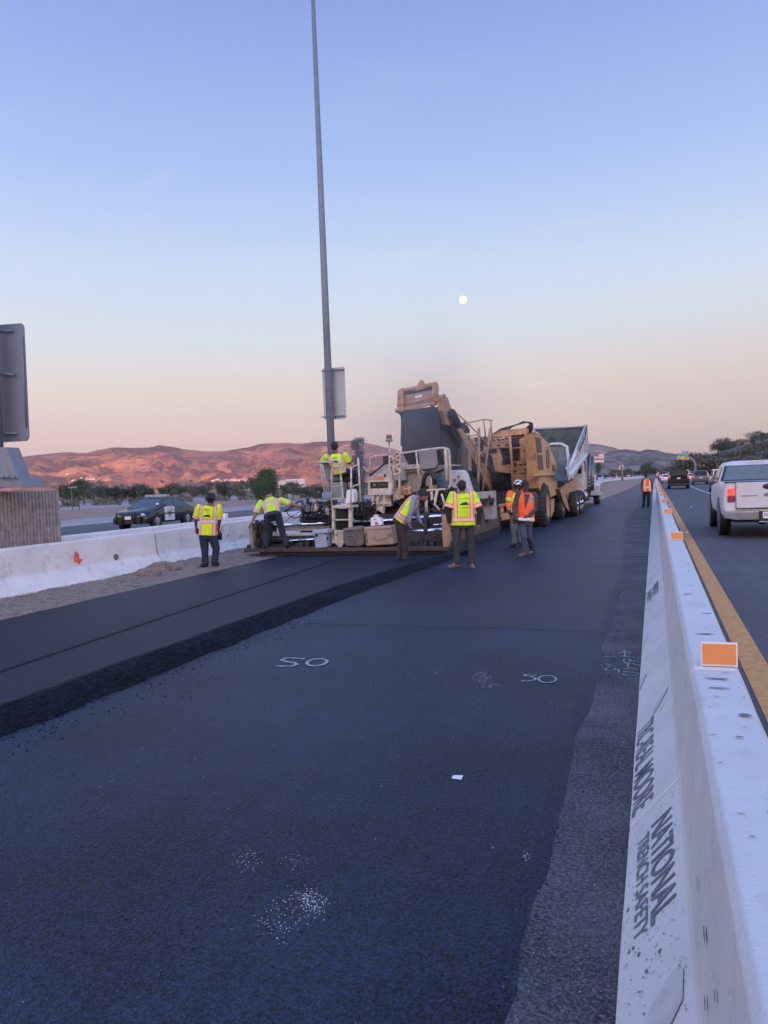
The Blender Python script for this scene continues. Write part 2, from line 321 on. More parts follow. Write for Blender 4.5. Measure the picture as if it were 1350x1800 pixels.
for i in range(n-1):
    mb.f += [[i, n+i, n+i+1, i+1], [n+i, 2*n+i, 2*n+i+1, n+i+1], [2*n+i, 3*n+i, 3*n+i+1, 2*n+i+1]]; mb.m += [0, 1, 1]; mb.sm += [True, True, True]
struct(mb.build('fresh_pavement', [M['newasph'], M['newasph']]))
sheet('old_pavement', [(-10.3, -8), (.6, -8), (.6, 300), (-10.3, 300)], 0.0, M['oldasph'])
sheet('freeway_lanes', [(.6, -8), (15.5, -8), (15.5, 900), (.6, 900)], -.004, M['lane'])
sheet('road_shoulder', [(15.5, -8), (19, -8), (19, 900), (15.5, 900)], -.008, M['oldasph'])
sheet('yellow_line', [(.67, -4), (.88, -4), (.88, 400), (.67, 400)], .001, M['yellowline'])
sheet('white_line', [(3.86, 22), (3.98, 22), (3.98, 500), (3.86, 500)], .001, M['whitepaint'])
for k, (y0) in enumerate(range(30, 300, 14)): sheet('lane_dash', [(7.35, y0), (7.47, y0), (7.47, y0+4), (7.35, y0+4)], .001, M['whitepaint'])
# slightly darker, later-rolled stretch beyond the transverse joint
j = MB(); xs_ = [-4.05, -3.2, -2.4, -1.5, -.8, -.52]
j.v = [Vector((x, 8.405+.02*math.sin(x*5), .024)) for x in xs_] + [Vector((x, 8.418+.02*math.sin(x*5), .024)) for x in xs_]
for i in range(5): j.f.append([i, i+1, 7+i, 6+i]); j.m.append(0); j.sm.append(False)
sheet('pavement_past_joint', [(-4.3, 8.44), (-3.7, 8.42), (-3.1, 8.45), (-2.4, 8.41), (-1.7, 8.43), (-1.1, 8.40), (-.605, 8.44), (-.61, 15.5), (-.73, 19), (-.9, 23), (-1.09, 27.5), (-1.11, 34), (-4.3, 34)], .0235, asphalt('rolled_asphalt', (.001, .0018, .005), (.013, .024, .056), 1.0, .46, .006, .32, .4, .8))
# raised hot lift on the left, laid by the paver, with a rough sloping edge
def lift():
    m = MB(); ys_ = []; y = -3.0
    while y < 17.0: ys_.append(y); y += .022 if y < 10 else .05
    cols = []
    for y in ys_:
        edge = -4.68 + .03*noise.noise((0, y*1.1, 0)) + .35*max(0, (y-10)/6)**2*1.6; toe = -4.29 + .05*noise.noise((3, y*1.6, 0)) + .22*max(0, (y-11)/5)
        le = -8.05 - .02*y + .03*noise.noise((8, y*1.5, 0))
        row = [(le-.06, y, 0.0), (le, y, .07), (-6.1, y, .085), (-5.4, y, .09), (edge-.25, y, .098+.006*noise.noise((1, y*4, 0))), (edge-.1, y, .104+.012*noise.noise((5, y*5, 0)))]
        K = 22
        for k in range(K+1):
            f = k/K; x = edge + (toe-edge)*f; z = .104*(1-f)**.8 + .018
            a = .015*noise.noise((x*4, y*3, 2)) + .012*noise.noise((x*22, y*22, 5)) + .016*noise.noise((x*60, y*60, 9))
            row.append((x + a*.5*min(1, f*3), y, max(z + a*(1 if .0 < f < 1 else .3)*.8, .012 if k < K else .0)))
        cols.append(row)
    n = len(cols[0])
    for r in cols: m.v += [Vector(p) for p in r]
    for i in range(len(cols)-1):
        for k in range(n-1): m.f.append([i*n+k, i*n+k+1, (i+1)*n+k+1, (i+1)*n+k]); m.m.append(0 if k < 5 else 1); m.sm.append(True)
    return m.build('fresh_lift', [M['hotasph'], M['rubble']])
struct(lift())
s = MB(); pts = []
for i in range(60):
    y = -2+i*.3; x = -5.66 - .004*y + .02*noise.noise((0, y*.8, 4)) - max(0, y-5)*.075; pts.append((x, y))
for i, (x, y) in enumerate(pts): s.v += [Vector((x-.016, y, .0965)), Vector((x+.016, y, .0965))]
for i in range(59): s.f.append([2*i, 2*i+1, 2*i+3, 2*i+2]); s.m.append(0); s.sm.append(False)
struct(s.build('mat_seam', M['rubble']))
# asphalt crumbs, sprayed flecks
def crumbs(name, lab, pts, mat, cat):
    m = MB()
    for (x, y, z, r) in pts:
        a = rng.uniform(0, 6.28)
        b = [Vector((x+r*math.cos(a+t)*rng.uniform(.6, 1), y+r*math.sin(a+t)*rng.uniform(.6, 1), z)) for t in (0, 1.6, 3.1, 4.7)]
        m.add(b+[Vector((x, y, z+r*rng.uniform(.5, 1)))], [(0, 1, 4), (1, 2, 4), (2, 3, 4), (3, 0, 4)])
    o = m.build(name, mat, fix=False); tag(o, lab, cat, kind='stuff'); return o
P = []
for i in range(9000):
    y = 2.2+13*rng.random()**1.3; f = rng.random(); x = -4.68+.45*f+.28*max(0, (y-10)/6); P.append((x, y, .104*(1-f)**.8+.012, rng.uniform(.003, .009)))
for i in range(700):
    y = rng.uniform(2.2, 14); x = -4.25 + abs(rng.gauss(0, .22)) + .2*max(0, (y-11)/5); P.append((x, y, .022, rng.uniform(.004, .014)))
for i in range(260): P.append((rng.uniform(-4, -.6), rng.uniform(2, 12), .022, rng.uniform(.003, .008)))
for i in range(150): P.append((-.48+rng.uniform(-.03, .1), rng.uniform(1.5, 14), .0 if rng.random() < .6 else .02, rng.uniform(.004, .01)))
crumbs('asphalt_crumbs', 'loose black asphalt crumbs scattered along the raised mat edge', P, M['rubble'], 'crumbs')
P = []
for (px, py, sx_, sy_, k, sz) in [(433, 1510, 12, 11, 75, .7), (520, 1512, 16, 7, 45, .65), (543, 1585, 18, 12, 240, .85), (495, 1622, 24, 15, 150, .7), (770, 1180, 8, 4, 22, .9), (845, 1190, 12, 8, 85, 1.1), (862, 1206, 11, 3, 25, 1.1), (925, 1505, 5, 3, 14, .9), (985, 1238, 14, 3, 20, .8)]:
    for i in range(k):
        q = onG(px+rng.gauss(0, sx_), py+rng.gauss(0, sy_), .0225); P.append((q.x, q.y, .0225, rng.uniform(.001, .0055)**1.0*sz))
for i in range(25):
    q = onG(rng.uniform(870, 1060), rng.uniform(1480, 1800), .0225); P.append((q.x, q.y, .0225, .003))
crumbs('white_flecks', 'small white paint flecks sprinkled in patches on fresh asphalt', P, pm('dusty_white_flecks', (.5, .5, .54), .8, var=.5, scale=40), 'flecks')
# ---- sprayed numbers and survey marks (ribbons laid on the road)
def ribbon(m, pts, w_, z):
    pts = [onG(a, b, z) for a, b in pts] if len(pts[0]) == 2 else pts
    dense = []
    for a, b in zip(pts[:-1], pts[1:]):
        for i in range(4): dense.append(a.lerp(b, i/4))
    dense.append(pts[-1]); b0 = len(m.v)
    for i, p in enumerate(dense):
        t = dense[min(i+1, len(dense)-1)]-dense[max(i-1, 0)]; t.z = 0; t.normalize(); u = Vector((-t.y, t.x, 0)); k = w_*(1+.25*math.sin(i*1.7))
        m.v += [p-u*k/2, p+u*k/2]
    for i in range(len(dense)-1): m.f.append([b0+2*i, b0+2*i+1, b0+2*i+3, b0+2*i+2]); m.m.append(0); m.sm.append(False)
def marks(strokes, w_, z, name='survey_mark', mat=None):
    m = MB()
    for i, s_ in enumerate(strokes): ribbon(m, s_, w_, z + i*.0006)
    return struct(m.build(name, mat or M['chalk']))
def ov(cx, cy, rx, ry, a0=0, a1=360, tilt=0, n=18):
    o = []
    for i in range(n+1):
        a = R_(a0+(a1-a0)*i/n); x = rx*math.cos(a); y = ry*math.sin(a); o.append((cx+x+y*tilt, cy+y))
    return o
marks([[(536, 1158), (520, 1156.5), (503, 1156.5), (494, 1160), (505, 1163), (519, 1165), (522, 1168), (512, 1171), (484, 1170.5)], ov(557, 1164, 17, 6.3, -50, 300, -.7)], .035, .0275, 'sprayed_number')
marks([[(943, 1187.3), (931, 1186.2), (921, 1185.2), (924, 1188.2), (935, 1189.6), (942, 1192), (939, 1195.5), (928, 1197), (916, 1196.8)], ov(962, 1193.5, 15.5, 6.2)], .02, .0265, 'sprayed_number')
marks([[(1062, 1154), (1090, 1153), (1128, 1156.5)], [(1098, 1154), (1098.5, 1148), (1097, 1144), (1087, 1148.5)], [(1097, 1143.5), (1104, 1146), (1110, 1148.5)],
       ov(1102, 1161, 6, 3, 0, 360), [(1108, 1160.5), (1124, 1164)], [(1094, 1166), (1112, 1166), (1125, 1170)], [(1104, 1166), (1103, 1173), (1118, 1174)], [(1094, 1175), (1122, 1177)],
       ov(1109, 1184, 14, 2.6, -10, 190), [(1095, 1180.5), (1122, 1182)], [(1067, 1167.5), (1078, 1170)], [(1068, 1171), (1074, 1171.5)], [(1064, 1178), (1080, 1178), (1081, 1174.5)], [(1063, 1177), (1068, 1174)], [(1081, 1176), (1088, 1177), (1088, 1182)]], .014, .0016, 'survey_mark')
marks([[(1106, 982), (1139, 982)], ], .035, .0016, 'survey_mark')
marks([[(1070, 947), (1093, 946.5)], ], .06, .0285, 'survey_mark')
marks([[(1080, 902), (1102, 901)]], .09, .0285, 'survey_mark')
marks([[(1265, 1052), (1286, 1056)]], .01, .0016, 'survey_mark'); marks([[(945, 928), (962, 922)], [(992, 911.5), (1015, 910)]], .03, .0285, 'survey_mark')
q = onG(804, 1367, .0235)
o = MB().add([(q.x-.028, q.y-.02, .026), (q.x+.03, q.y-.026, .027), (q.x+.026, q.y+.028, .03), (q.x-.03, q.y+.024, .026), (q.x-.028, q.y-.02, .024), (q.x+.03, q.y-.026, .025), (q.x+.026, q.y+.028, .028), (q.x-.03, q.y+.024, .024)], [(0, 1, 2, 3), (7, 6, 5, 4), (0, 4, 5, 1), (1, 5, 6, 2), (2, 6, 7, 3), (3, 7, 4, 0)]).build('paper_scrap', M['paper'])
tag(o, 'small square white paper scrap lying alone on the fresh asphalt', 'litter')
# lane reflectors / bits on the right lane
for i, (a, b) in enumerate([(1184, 884), (1172, 877), (1207, 936), (1215, 891)]):
    q = onG(a, b, 0); o = MB().hexa([(q.x-.05, q.y-.05, -.002), (q.x+.05, q.y-.05, -.002), (q.x+.05, q.y+.05, -.002), (q.x-.05, q.y+.05, -.002), (q.x-.03, q.y-.03, .018), (q.x+.03, q.y-.03, .018), (q.x+.03, q.y+.03, .018), (q.x-.03, q.y+.03, .018)]).build('lane_reflector', M['paper'])
    tag(o, 'small white raised lane reflector on the asphalt beside the yellow line', 'reflector', 'white reflectors dotted beside the yellow line')
# left side: dirt strip, gravel, far carriageway
def dirt():
    m = MB(); n = 0; X = []
    ys_ = [(-4 + i*.09) for i in range(int(38/.09))]
    K = 22
    for y in ys_:
        for k in range(K+1):
            f = k/K; x = -10.6 + f*2.6; h = .035 + .03*noise.noise((x*2, y*2, 0)) + .025*noise.noise((x*9, y*9, 3)) + .02*(1-f)
            # heap of broken dirt at the foot of the barrier joint
            for (cx, cy, r, hh) in [(-9.9, 13.5, .4, .10), (-9.8, 14.4, .45, .13), (-9.95, 15.3, .5, .09), (-10.1, 17.4, 1.3, .06), (-10.1, 19.5, 1.6, .10), (-9.75, 12.7, .3, .06)]:
                d = math.hypot((x-cx)/r, (y-cy)/(r*1.1)); 
                if d < 1.6: h += hh*math.exp(-d*d*2)*(1+.5*noise.noise((x*8, y*8, 1)))
            if f > .93: h -= .06*(f-.93)/.07
            m.v.append(Vector((x, y, h)))
    for i in range(len(ys_)-1):
        for k in range(K):
            a = i*(K+1)+k; m.f.append([a, a+1, a+K+2, a+K+1]); m.m.append(0); m.sm.append(True)
    return m.build('dirt_strip', M['gravel'])
struct(dirt())
P = [(rng.uniform(-10, -8.3), rng.uniform(8, 20), .07, rng.uniform(.006, .022)) for i in range(900)]
crumbs('gravel_bits', 'loose pale gravel on the dirt strip along the left barrier', P, M['gravel'], 'gravel')
for i, (px, py, rad, lab) in enumerate([(262, 1009, .2, 'rounded brown dirt clod lying left of the barrier joint heap'), (283, 1000, .24, 'largest brown dirt clod at the foot of the barrier joint'), (303, 999, .14, 'small brown dirt clod right of the barrier joint heap')]):
    q = onG(px, py, .08); m = MB(); m.ell((0, 0, 0), (rad*1.3, rad, rad*.62), 24, 14)
    for v in m.v: v *= 1 + .3*noise.noise(v*6+Vector((i*5, 0, 0))) + .16*noise.noise(v*20)
    for v in m.v: v += q
    o = m.build('dirt_clod', M['gravel'], loc=q); tag(o, lab, 'dirt clod')
sheet('median_ground', [(-26, -30), (-10.2, -30), (-10.2, 400), (-26, 400)], -.006, M['gravel'])
sheet('opposite_lanes', [(-31.0, -60), (-14.5, -60), (-14.5, 160), (-31, 160)], .001, M['lane2'])
sheet('opposite_shoulder', [(-39, -60), (-31, -60), (-31, 160), (-39, 160)], -.002, M['conc_lane'])
sheet('opposite_line', [(-30.9, -60), (-30.7, -60), (-30.7, 160), (-30.9, 160)], .006, M['whitepaint'])
sheet('gore_island', [(-66, -60), (-39, -60), (-39, 220), (-66, 220)], .002, M['dirt'])
sheet('far_ramp', [(-108, -60), (-66, -60), (-66, 210), (-62, 400), (-108, 400)], .006, M['conc_lane'])
sheet('opposite_freeway', [(-31.0, 160), (-10.8, 160), (-8, 900), (-31.0, 900)], .003, M['lane'])
sheet('median_dirt_bank', [(-10.8, 34), (-3.9, 34), (-2.6, 90), (-1.6, 300), (-9, 300)], .035, M['dirt'])

# ================================================================= concrete barriers
def text_mesh(txt, size, mat_, name, o, ux, uy, parent=None, ext=.0006, align='LEFT', sx_=1.0, shrink=None, bold=0.0):
    cu = bpy.data.curves.new('t', 'FONT'); cu.body = txt; cu.size = 1.0; cu.extrude = 0; cu.align_x = align; cu.offset = bold
    to = bpy.data.objects.new('t', cu); COL.objects.link(to); dg = bpy.context.evaluated_depsgraph_get(); me = bpy.data.meshes.new_from_object(to.evaluated_get(dg))
    bpy.data.objects.remove(to); bpy.data.curves.remove(cu)
    ux = Vector(ux).normalized(); uy = Vector(uy).normalized(); nn = ux.cross(uy); o = Vector(o); org = ORG[parent.name] if parent else Vector((0, 0, 0))
    if sx_ == 'fit':
        pass
    xs2 = [v.co.x for v in me.vertices]; wd = max(xs2)-min(xs2)
    k = size/0.70          # cap height
    kx = k if not isinstance(sx_, tuple) else sx_[0]/wd
    x0 = min(xs2) if align == 'LEFT' else 0
    for v in me.vertices:
        p = o + ux*((v.co.x-x0)*kx) + uy*(v.co.y*k) + nn*ext
        if shrink:
            hit = shrink.ray_cast(p + nn*.6, -nn)
            if hit[0] is not None: p = hit[0] + nn*.004
        v.co = p - org
    me.materials.append(mat_); ob = bpy.data.objects.new(name, me); COL.objects.link(ob)
    if parent: ob.parent = parent; ORG[ob.name] = org
    return ob
# profile, local x from toe to toe
PROF = [(-.38, 0), (-.38, .05), (-.165, .30), (-.155, .33), (-.105, .78), (-.085, .81), (.085, .81), (.105, .78), (.155, .33), (.165, .30), (.38, .05), (.38, 0)]
def barrier_mesh(Lg, chips=8, seed=1, sc_=1.0):
    m = MB(); ys_ = [0, .012] + [Lg*i/24 for i in range(1, 24)] + [Lg-.012, Lg]; rings = []
    for y in ys_:
        ins = .012 if y in (0, Lg) else 0
        rings.append([(x*(1-ins*2) + .004*noise.noise((x*5, y*1.3, seed)), y, max(0, z-ins*(1 if z > .1 else 0)) + (.004*noise.noise((x*3, y*2, seed+5)) if z > .1 else 0)) for x, z in PROF])
    m.loft(rings, smooth=False); return m
def barrier(a, b, label, group, chips=None, mat_=None, mrk=None, seed=1):
    a = Vector(a); b = Vector(b); d = (b-a); Lg = d.length; t = d.normalized(); sd = Vector((t.y, -t.x, 0))
    th = thing('concrete_barrier', a, label, 'barrier', group); m = barrier_mesh(Lg, seed=seed)
    for v in m.v: v.xyz = a + sd*v.x + t*v.y + Vector((0, 0, v.z))
    o = m.build('body', mat_ or M['concrete'], th)
    bm = o.modifiers.new('bevel', 'BEVEL'); bm.width = .012; bm.segments = 2; bm.limit_method = 'ANGLE'; bm.angle_limit = R_(20)
    return th
XC = .232
def slopeP(Y, s_):   # point on the left toe slope of the right barrier, s_ metres up the slope
    t = Vector((.215, 0, .25)).normalized(); return Vector((XC-.38, Y, .05)) + t*s_
TS = Vector((.215, 0, .25)).normalized(); NS = Vector((-.25, 0, .215)).normalized()
words = ['nearest speckled segment stencilled NATIONAL TRENCH SAFETY', 'second smooth segment with smeared stencil on its toe', 'third segment with a faded grey stencil']
Y0 = [-3.05, 3.66, 10.35]
for i in range(1, 20): Y0.append(10.35+6.7*i)
bars = []
for i, y in enumerate(Y0[:-1]):
    wx = XC + (0 if y < 40 else 0); lab = 'white concrete freeway barrier, ' + words[i] if i < 3 else 'white concrete freeway barrier, %s segment from the camera' % ('fourth fifth sixth seventh eighth ninth tenth eleventh twelfth thirteenth fourteenth'.split()[min(i-3, 10)])
    b = barrier((wx, y, 0), (wx, y+6.68, 0), lab if i < 14 else 'far white concrete freeway barrier segment too small to tell from its neighbours', 'white barrier segments along the traffic lane', seed=i); bars.append(b)
st = text_mesh('NATIONAL', .125, M['stencil'], 'stencil_lettering', slopeP(3.42, .160), (0, -1, 0), TS, bars[0], .0045, sx_=(.78, 0), bold=.012)
st = text_mesh('TRENCH SAFETY', .07, M['stencil'], 'stencil_lettering', slopeP(3.40, .072), (0, -1, 0), TS, bars[0], .0045, sx_=(.76, 0), bold=.008)
text_mesh('TRC-REAL MOORE', .15, M['stencil'], 'stencil_lettering', slopeP(5.0, .02), (0, -1, 0), TS, bars[1], .0045, sx_=(1.28, 0), bold=.004)
text_mesh('TRENCH', .10, M['stencil'], 'stencil_lettering', slopeP(10.95, .15), (0, -1, 0), TS, bars[2], .0045, sx_=(.95, 0), bold=.03)
text_mesh('SAFETY', .09, M['stencil'], 'stencil_lettering', slopeP(10.85, .035), (0, -1, 0), TS, bars[2], .0045, sx_=(.95, 0), bold=.02)
def patch(bar, pts, mat_, name='grime_patch', zoff=.005):
    m = MB(); m.add([slopeP(Y, s_)+NS*zoff for Y, s_ in pts], [tuple(range(len(pts)))]); return m.build(name, mat_, bar)
patch(bars[1], [(5.22, .30), (5.30, .315), (5.20, .22), (5.12, .165), (5.02, .16), (5.08, .22)], M['mortar'], 'mortar_patch')
patch(bars[1], [(6.0, .01), (6.3, .01), (6.36, .06), (6.28, .09), (6.12, .05)], M['mortar'], 'mortar_patch')
patch(bars[0], [(2.27, .30), (2.3, .25), (2.24, .17), (2.16, .12), (2.06, .13), (2.04, .2), (2.14, .29)], M['mortar'], 'mortar_patch')
# joint mortar between first two segments
m = MB(); yj = 3.645
m.slab([Vector((XC+x*.97, yj-.035, z*.985+.001)) for x, z in PROF], (0, .05, 0)); m.build('joint_mortar', M['mortar'], bars[0])
rng = random.Random(11)
m = MB()
def fleck(m, p, ux, uy, nn, a, b, off=.0035):
    k = rng.randint(5, 7); vs = []
    for i in range(k):
        an = 6.283*i/k; r_ = rng.uniform(.6, 1.1); vs.append(p + ux*a*r_*math.cos(an) + uy*b*r_*math.sin(an) + nn*off)
    m.add(vs, [tuple(range(k))])
for i in range(420):
    Y = rng.uniform(1.6, 3.6); fleck(m, slopeP(Y, rng.uniform(.01, .31)), Vector((0, 1, 0)), TS, NS, rng.uniform(.002, .007), rng.uniform(.001, .004))
for (Y, s_) in [(2.62, .07), (2.55, .10), (2.46, .2), (2.42, .14), (2.9, .03), (2.62, .05)]: fleck(m, slopeP(Y, s_), Vector((0, 1, 0)), TS, NS, .014, .008)
# upper wall marks
WN = Vector((-.45, 0, .05)).normalized(); WU = Vector((.05, 0, .45)).normalized()
def wallP(Y, s_): return Vector((XC-.155, Y, .33)) + WU*s_
for i in range(300):
    Y = rng.uniform(1.5, 5.5); fleck(m, wallP(Y, rng.uniform(.0, .42)), Vector((0, 1, 0)), WU, WN, rng.uniform(.002, .012), rng.uniform(.001, .003), .006)
for (Y, s_, a, b) in [(2.05, .18, .05, .012), (1.9, .1, .04, .012), (2.35, .16, .05, .006), (3.55, .3, .012, .03), (5.0, .25, .012, .05), (1.75, .22, .03, .008)]: fleck(m, wallP(Y, s_), Vector((0, 1, 0)), WU, WN, a, b, .006)
for i in range(60):
    Y = rng.uniform(1.3, 9); x = rng.uniform(-.085, .085)
    fleck(m, Vector((XC+x, Y, .81)), Vector((1, 0, 0)), Vector((0, 1, 0)), Vector((0, 0, 1)), rng.uniform(.003, .018), rng.uniform(.002, .005), .0055)
for (Y, x, a, b) in [(2.95, .05, .022, .02), (2.2, .05, .02, .012), (2.0, .04, .012, .006), (3.45, .0, .07, .012), (3.3, -.01, .06, .01), (4.4, .0, .05, .012), (2.7, .01, .015, .01)]: fleck(m, Vector((XC+x, Y, .81)), Vector((1, 0, 0)), Vector((0, 1, 0)), Vector((0, 0, 1)), a, b, .006)
m.build('chips_and_scuffs', M['spot'], bars[0])['kind'] = 'stuff'
m = MB()
for i in range(90):
    Y = rng.uniform(6, 24); fleck(m, slopeP(Y, rng.uniform(.03, .3)), (Vector((0, 1, 0))*.8+TS*.6).normalized(), TS, NS, rng.uniform(.02, .12), rng.uniform(.003, .012), .005)
for i in range(24):
    Y = rng.uniform(5, 20); fleck(m, Vector((XC+rng.uniform(-.07, .07), Y, .81)), Vector((1, 0, 0)), Vector((0, 1, 0)), Vector((0, 0, 1)), rng.uniform(.02, .05), rng.uniform(.004, .012), .0055)
m.build('chips_and_scuffs', M['spot'], bars[1])['kind'] = 'stuff'
# orange reflective delineators on the barrier top
def delin(x, y, label):
    t = thing('barrier_delineator', (x, y, .81), label, 'reflector', 'orange reflectors on the barrier top')
    MB().box((x-.075, y-.004, .815), (x+.075, y+.008, .92)).build('backing_plate', M['paper'], t)
    m = MB(); m.box((x-.069, y-.0075, .822), (x+.069, y-.0045, .914))
    for i in range(14):
        for k in range(9): m.box((x-.068+i*.0097, y-.0087, .8245+k*.0098), (x-.0605+i*.0097, y-.0075, .832+k*.0098))
    m.build('reflective_face', M['orange'], t); MB().box((x-.07, y+.008, .811), (x+.07, y+.05, .818)).build('foot', M['paper'], t); return t
dl = ['nearest large orange square reflector on the white barrier top', 'second orange reflector along the barrier top', 'third orange reflector along the barrier top', 'fourth orange reflector along the barrier top', 'fifth orange reflector along the barrier top, level with the worker in orange']
for i in range(14):
    y = 3.68 + i*(6.85 if i < 3 else 6.85)
    delin(XC + .02, y, dl[i] if i < 5 else 'distant orange reflector on the barrier top beyond the fifth one')

# left barriers
LB = [((-10.33, 2.9), (-10.33, 9.2)), ((-10.33, 9.22), (-10.42, 14.75))]
b = barrier((-10.40, -1.0, 0.02), (-10.40, 7.75, 0.02), 'white concrete barrier at the left frame edge below the ribbed block', 'barrier segments left of the fresh mat', mat_=M['concleft'], seed=31)
b4 = barrier((-10.42, 7.77, 0.02), (-10.47, 14.2, 0.02), 'long white concrete barrier marked with a red 4, left of the dirt heap', 'barrier segments left of the fresh mat', mat_=M['concleft'], seed=32)
b5 = barrier((-10.62, 14.35, 0.0), (-10.95, 20.9, 0.0), 'white concrete barrier with chipped face behind the man in yellow by the paver', 'barrier segments left of the fresh mat', mat_=M['concleft'], seed=33)
barrier((-10.97, 20.95, 0.0), (-11.2, 27.6, 0.0), 'white concrete barrier half hidden behind the paver screed', 'barrier segments left of the fresh mat', mat_=M['concleft'], seed=34)
barrier((-12.2, 10.0, 0.0), (-12.2, 16.5, 0.0), 'white concrete barrier behind the ribbed block and the front barrier row', 'second barrier row beside the opposite lanes', mat_=M['concleft'], seed=35)
barrier((-12.2, 16.55, 0.0), (-12.2, 23.2, 0.0), 'white concrete barrier of the back row, behind the barrier joint', 'second barrier row beside the opposite lanes', mat_=M['concleft'], seed=36)
barrier((-12.2, 23.25, 0.0), (-12.2, 29.9, 0.0), 'white concrete barrier of the back row, behind the bending screed worker', 'second barrier row beside the opposite lanes', mat_=M['concleft'], seed=37)
m = MB(); m.slab([Vector((-10.5+x*.93, 14.19, z*.97)) for x, z in PROF], (-.06, .17, 0)); m.build('joint_gap', M['spot'], b4)
WNr = Vector((.45, 0, .05)).normalized()
def wallR(px, py, xc): return onX(px, py, xc + .135)
def sp(px_strokes, bar, xc, w_):
    m = MB()
    for j_, stx in enumerate(px_strokes):
        pts = [wallR(a, b_, xc)+Vector((.022+j_*.001, 0, 0)) for a, b_ in stx]; b0 = len(m.v); d = []
        for a, b_ in zip(pts[:-1], pts[1:]):
            for i in range(3): d.append(a.lerp(b_, i/3))
        d.append(pts[-1])
        for i, p in enumerate(d):
            t = d[min(i+1, len(d)-1)]-d[max(i-1, 0)]; t.normalize(); u = Vector((0, -t.z, t.y))
            sh = Vector((-(p.z-.55)*.111, 0, 0)); m.v += [p-u*w_/2+sh, p+u*w_/2+sh]
        for i in range(len(d)-1): m.f.append([b0+2*i, b0+2*i+1, b0+2*i+3, b0+2*i+2]); m.m.append(0); m.sm.append(False)
    return m.build('sprayed_number', M['redspray'], bar)
sp([[(133, 969), (129, 985), (142, 985)], [(135, 972), (137, 991)]], b4, -10.45, .05)
sp([[(432, 936), (425, 937), (425, 944), (430, 944.5), (431, 950), (426, 953)]], b5, -10.9, .05)
m = MB(); 
for (px, py, r_) in [(203, 979, .075), (332, 960, .07)]:
    m = MB(); c = onX(px, py, -10.45+.135 if px < 300 else -10.72+.135); m.cyl(c + Vector((.0, 0, 0)), (1, 0, -.1), r_*.8, .06, 16); m.build('lifting_hole', M['spot'], b4 if px < 300 else b5)
m = MB()
for i in range(70):
    px = rng.uniform(290, 440); py = 948 + rng.uniform(-12, 36) - (px-290)*.1; c = onX(px, py, -10.78+.14); c.x += -(c.z-.5)*.11 + .02 if c.z > .33 else (.33-c.z)*.86
    if .04 < c.z < .74: fleck(m, c, Vector((0, 1, 0)), Vector((0, .2, 1)).normalized(), WNr, rng.uniform(.02, .06), rng.uniform(.01, .05), .012)
m.build('chips_and_scuffs', M['mortar'], b5)['kind'] = 'stuff'
c = Vector((-12.2, 20.2, .81)); o = MB().box((c.x-.06, c.y-.1, c.z+.004), (c.x+.06, c.y+.1, c.z+.16)).build('barrier_top_block', M['paper'], bevel=.02); tag(o, 'small white block standing on the back barrier row near the patrol car', 'marker')

# ================================================================= ribbed foundation block, sign on steel post
m = MB(); X0, X1, Ya, Yb, Z = -12.4, -10.86, 5.6, 11.95, 1.8
m.box((X0, Ya, 0), (X1, Yb, Z))
k = 0; y = Ya
while y < Yb-.06:
    m.hexa([(X1-.001, y, 0), (X1+.03, y+.012, 0), (X1+.03, y+.038, 0), (X1-.001, y+.05, 0), (X1-.001, y, Z-.015), (X1+.03, y+.012, Z-.015), (X1+.03, y+.038, Z-.015), (X1-.001, y+.05, Z-.015)]); y += .083
th = thing('sign_foundation', ((X0+X1)/2, (Ya+Yb)/2, 0), 'tall ribbed brown concrete block behind the left barrier', 'concrete block')
m.build('ribbed_body', M['ribbed'], th)
th = thing('roadside_sign', (-11.9, 10.4, 1.8), 'back of a tall grey sign on a flared steel post on the ribbed block', 'sign')
YS = 10.4
m = MB(); m.ys([(-60, 857), (40, 857), (34, 841), (-54, 841)], YS-.2, .5); m.ys([(-50, 841), (31, 841), (10, 786), (-28, 786)], YS-.1, .3); m.build('post_base', M['galv'], th, bevel=.01)
m = MB()
for px in (-25, -6, 5, 14, 24): m.cyl(onY(px, 838, YS-.25), (0, 0, 1), .035, .07, 6)
m.build('anchor_bolts', M['galv'], th)
m = MB(); m.tube([onY(-12, 790, YS+.05), onY(-22, 540, YS+.05)], [.17, .15], 20); m.build('post', M['galv'], th)
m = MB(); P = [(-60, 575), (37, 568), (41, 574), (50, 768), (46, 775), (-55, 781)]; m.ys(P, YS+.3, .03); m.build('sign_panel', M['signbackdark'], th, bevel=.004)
m = MB(); 
for (a, b_) in [((-50, 578), (22, 582)), ((-50, 652), (26, 659)), ((-50, 762), (30, 762))]: m.tube([onY(*a, YS+.26), onY(*b_, YS+.26)], .018, 6)
m.tube([onY(38, 590, YS+.27), onY(46, 752, YS+.27)], .014, 6); m.build('stiffener', M['galv'], th)

# ================================================================= tall light pole with sign back
PX0, PY0 = -10.95, 25.6; dP = Vector((PX0, PY0, 0)).dot(D_)
base = Vector((PX0, PY0, 0)); th = thing('light_pole', base, 'very tall tapered galvanised light pole rising out of the frame', 'light pole')
def proj(p): v = Vector(p)-CAM; d = v.dot(D_); return (675+FPX*v.dot(RX)/d, 900-FPX*v.dot(UP)/d, d)
m = MB(); m.tube([(PX0, PY0, 0), (PX0, PY0, 9), (PX0, PY0, 24)], [.15, .12, .05], 20); m.build('pole_shaft', M['galv'], th)
m = MB(); m.cyl((PX0, PY0, .03), (0, 0, 1), .28, .06, 20); m.build('base_plate', M['galv'], th)
m = MB(); m.cyl((PX0, PY0, 4.55), (0, 0, 1), .152, .03, 20); m.build('pole_band', M['galv'], th)
a = onY(569, 653, PY0+.2); b_ = onY(605, 736, PY0+.2)
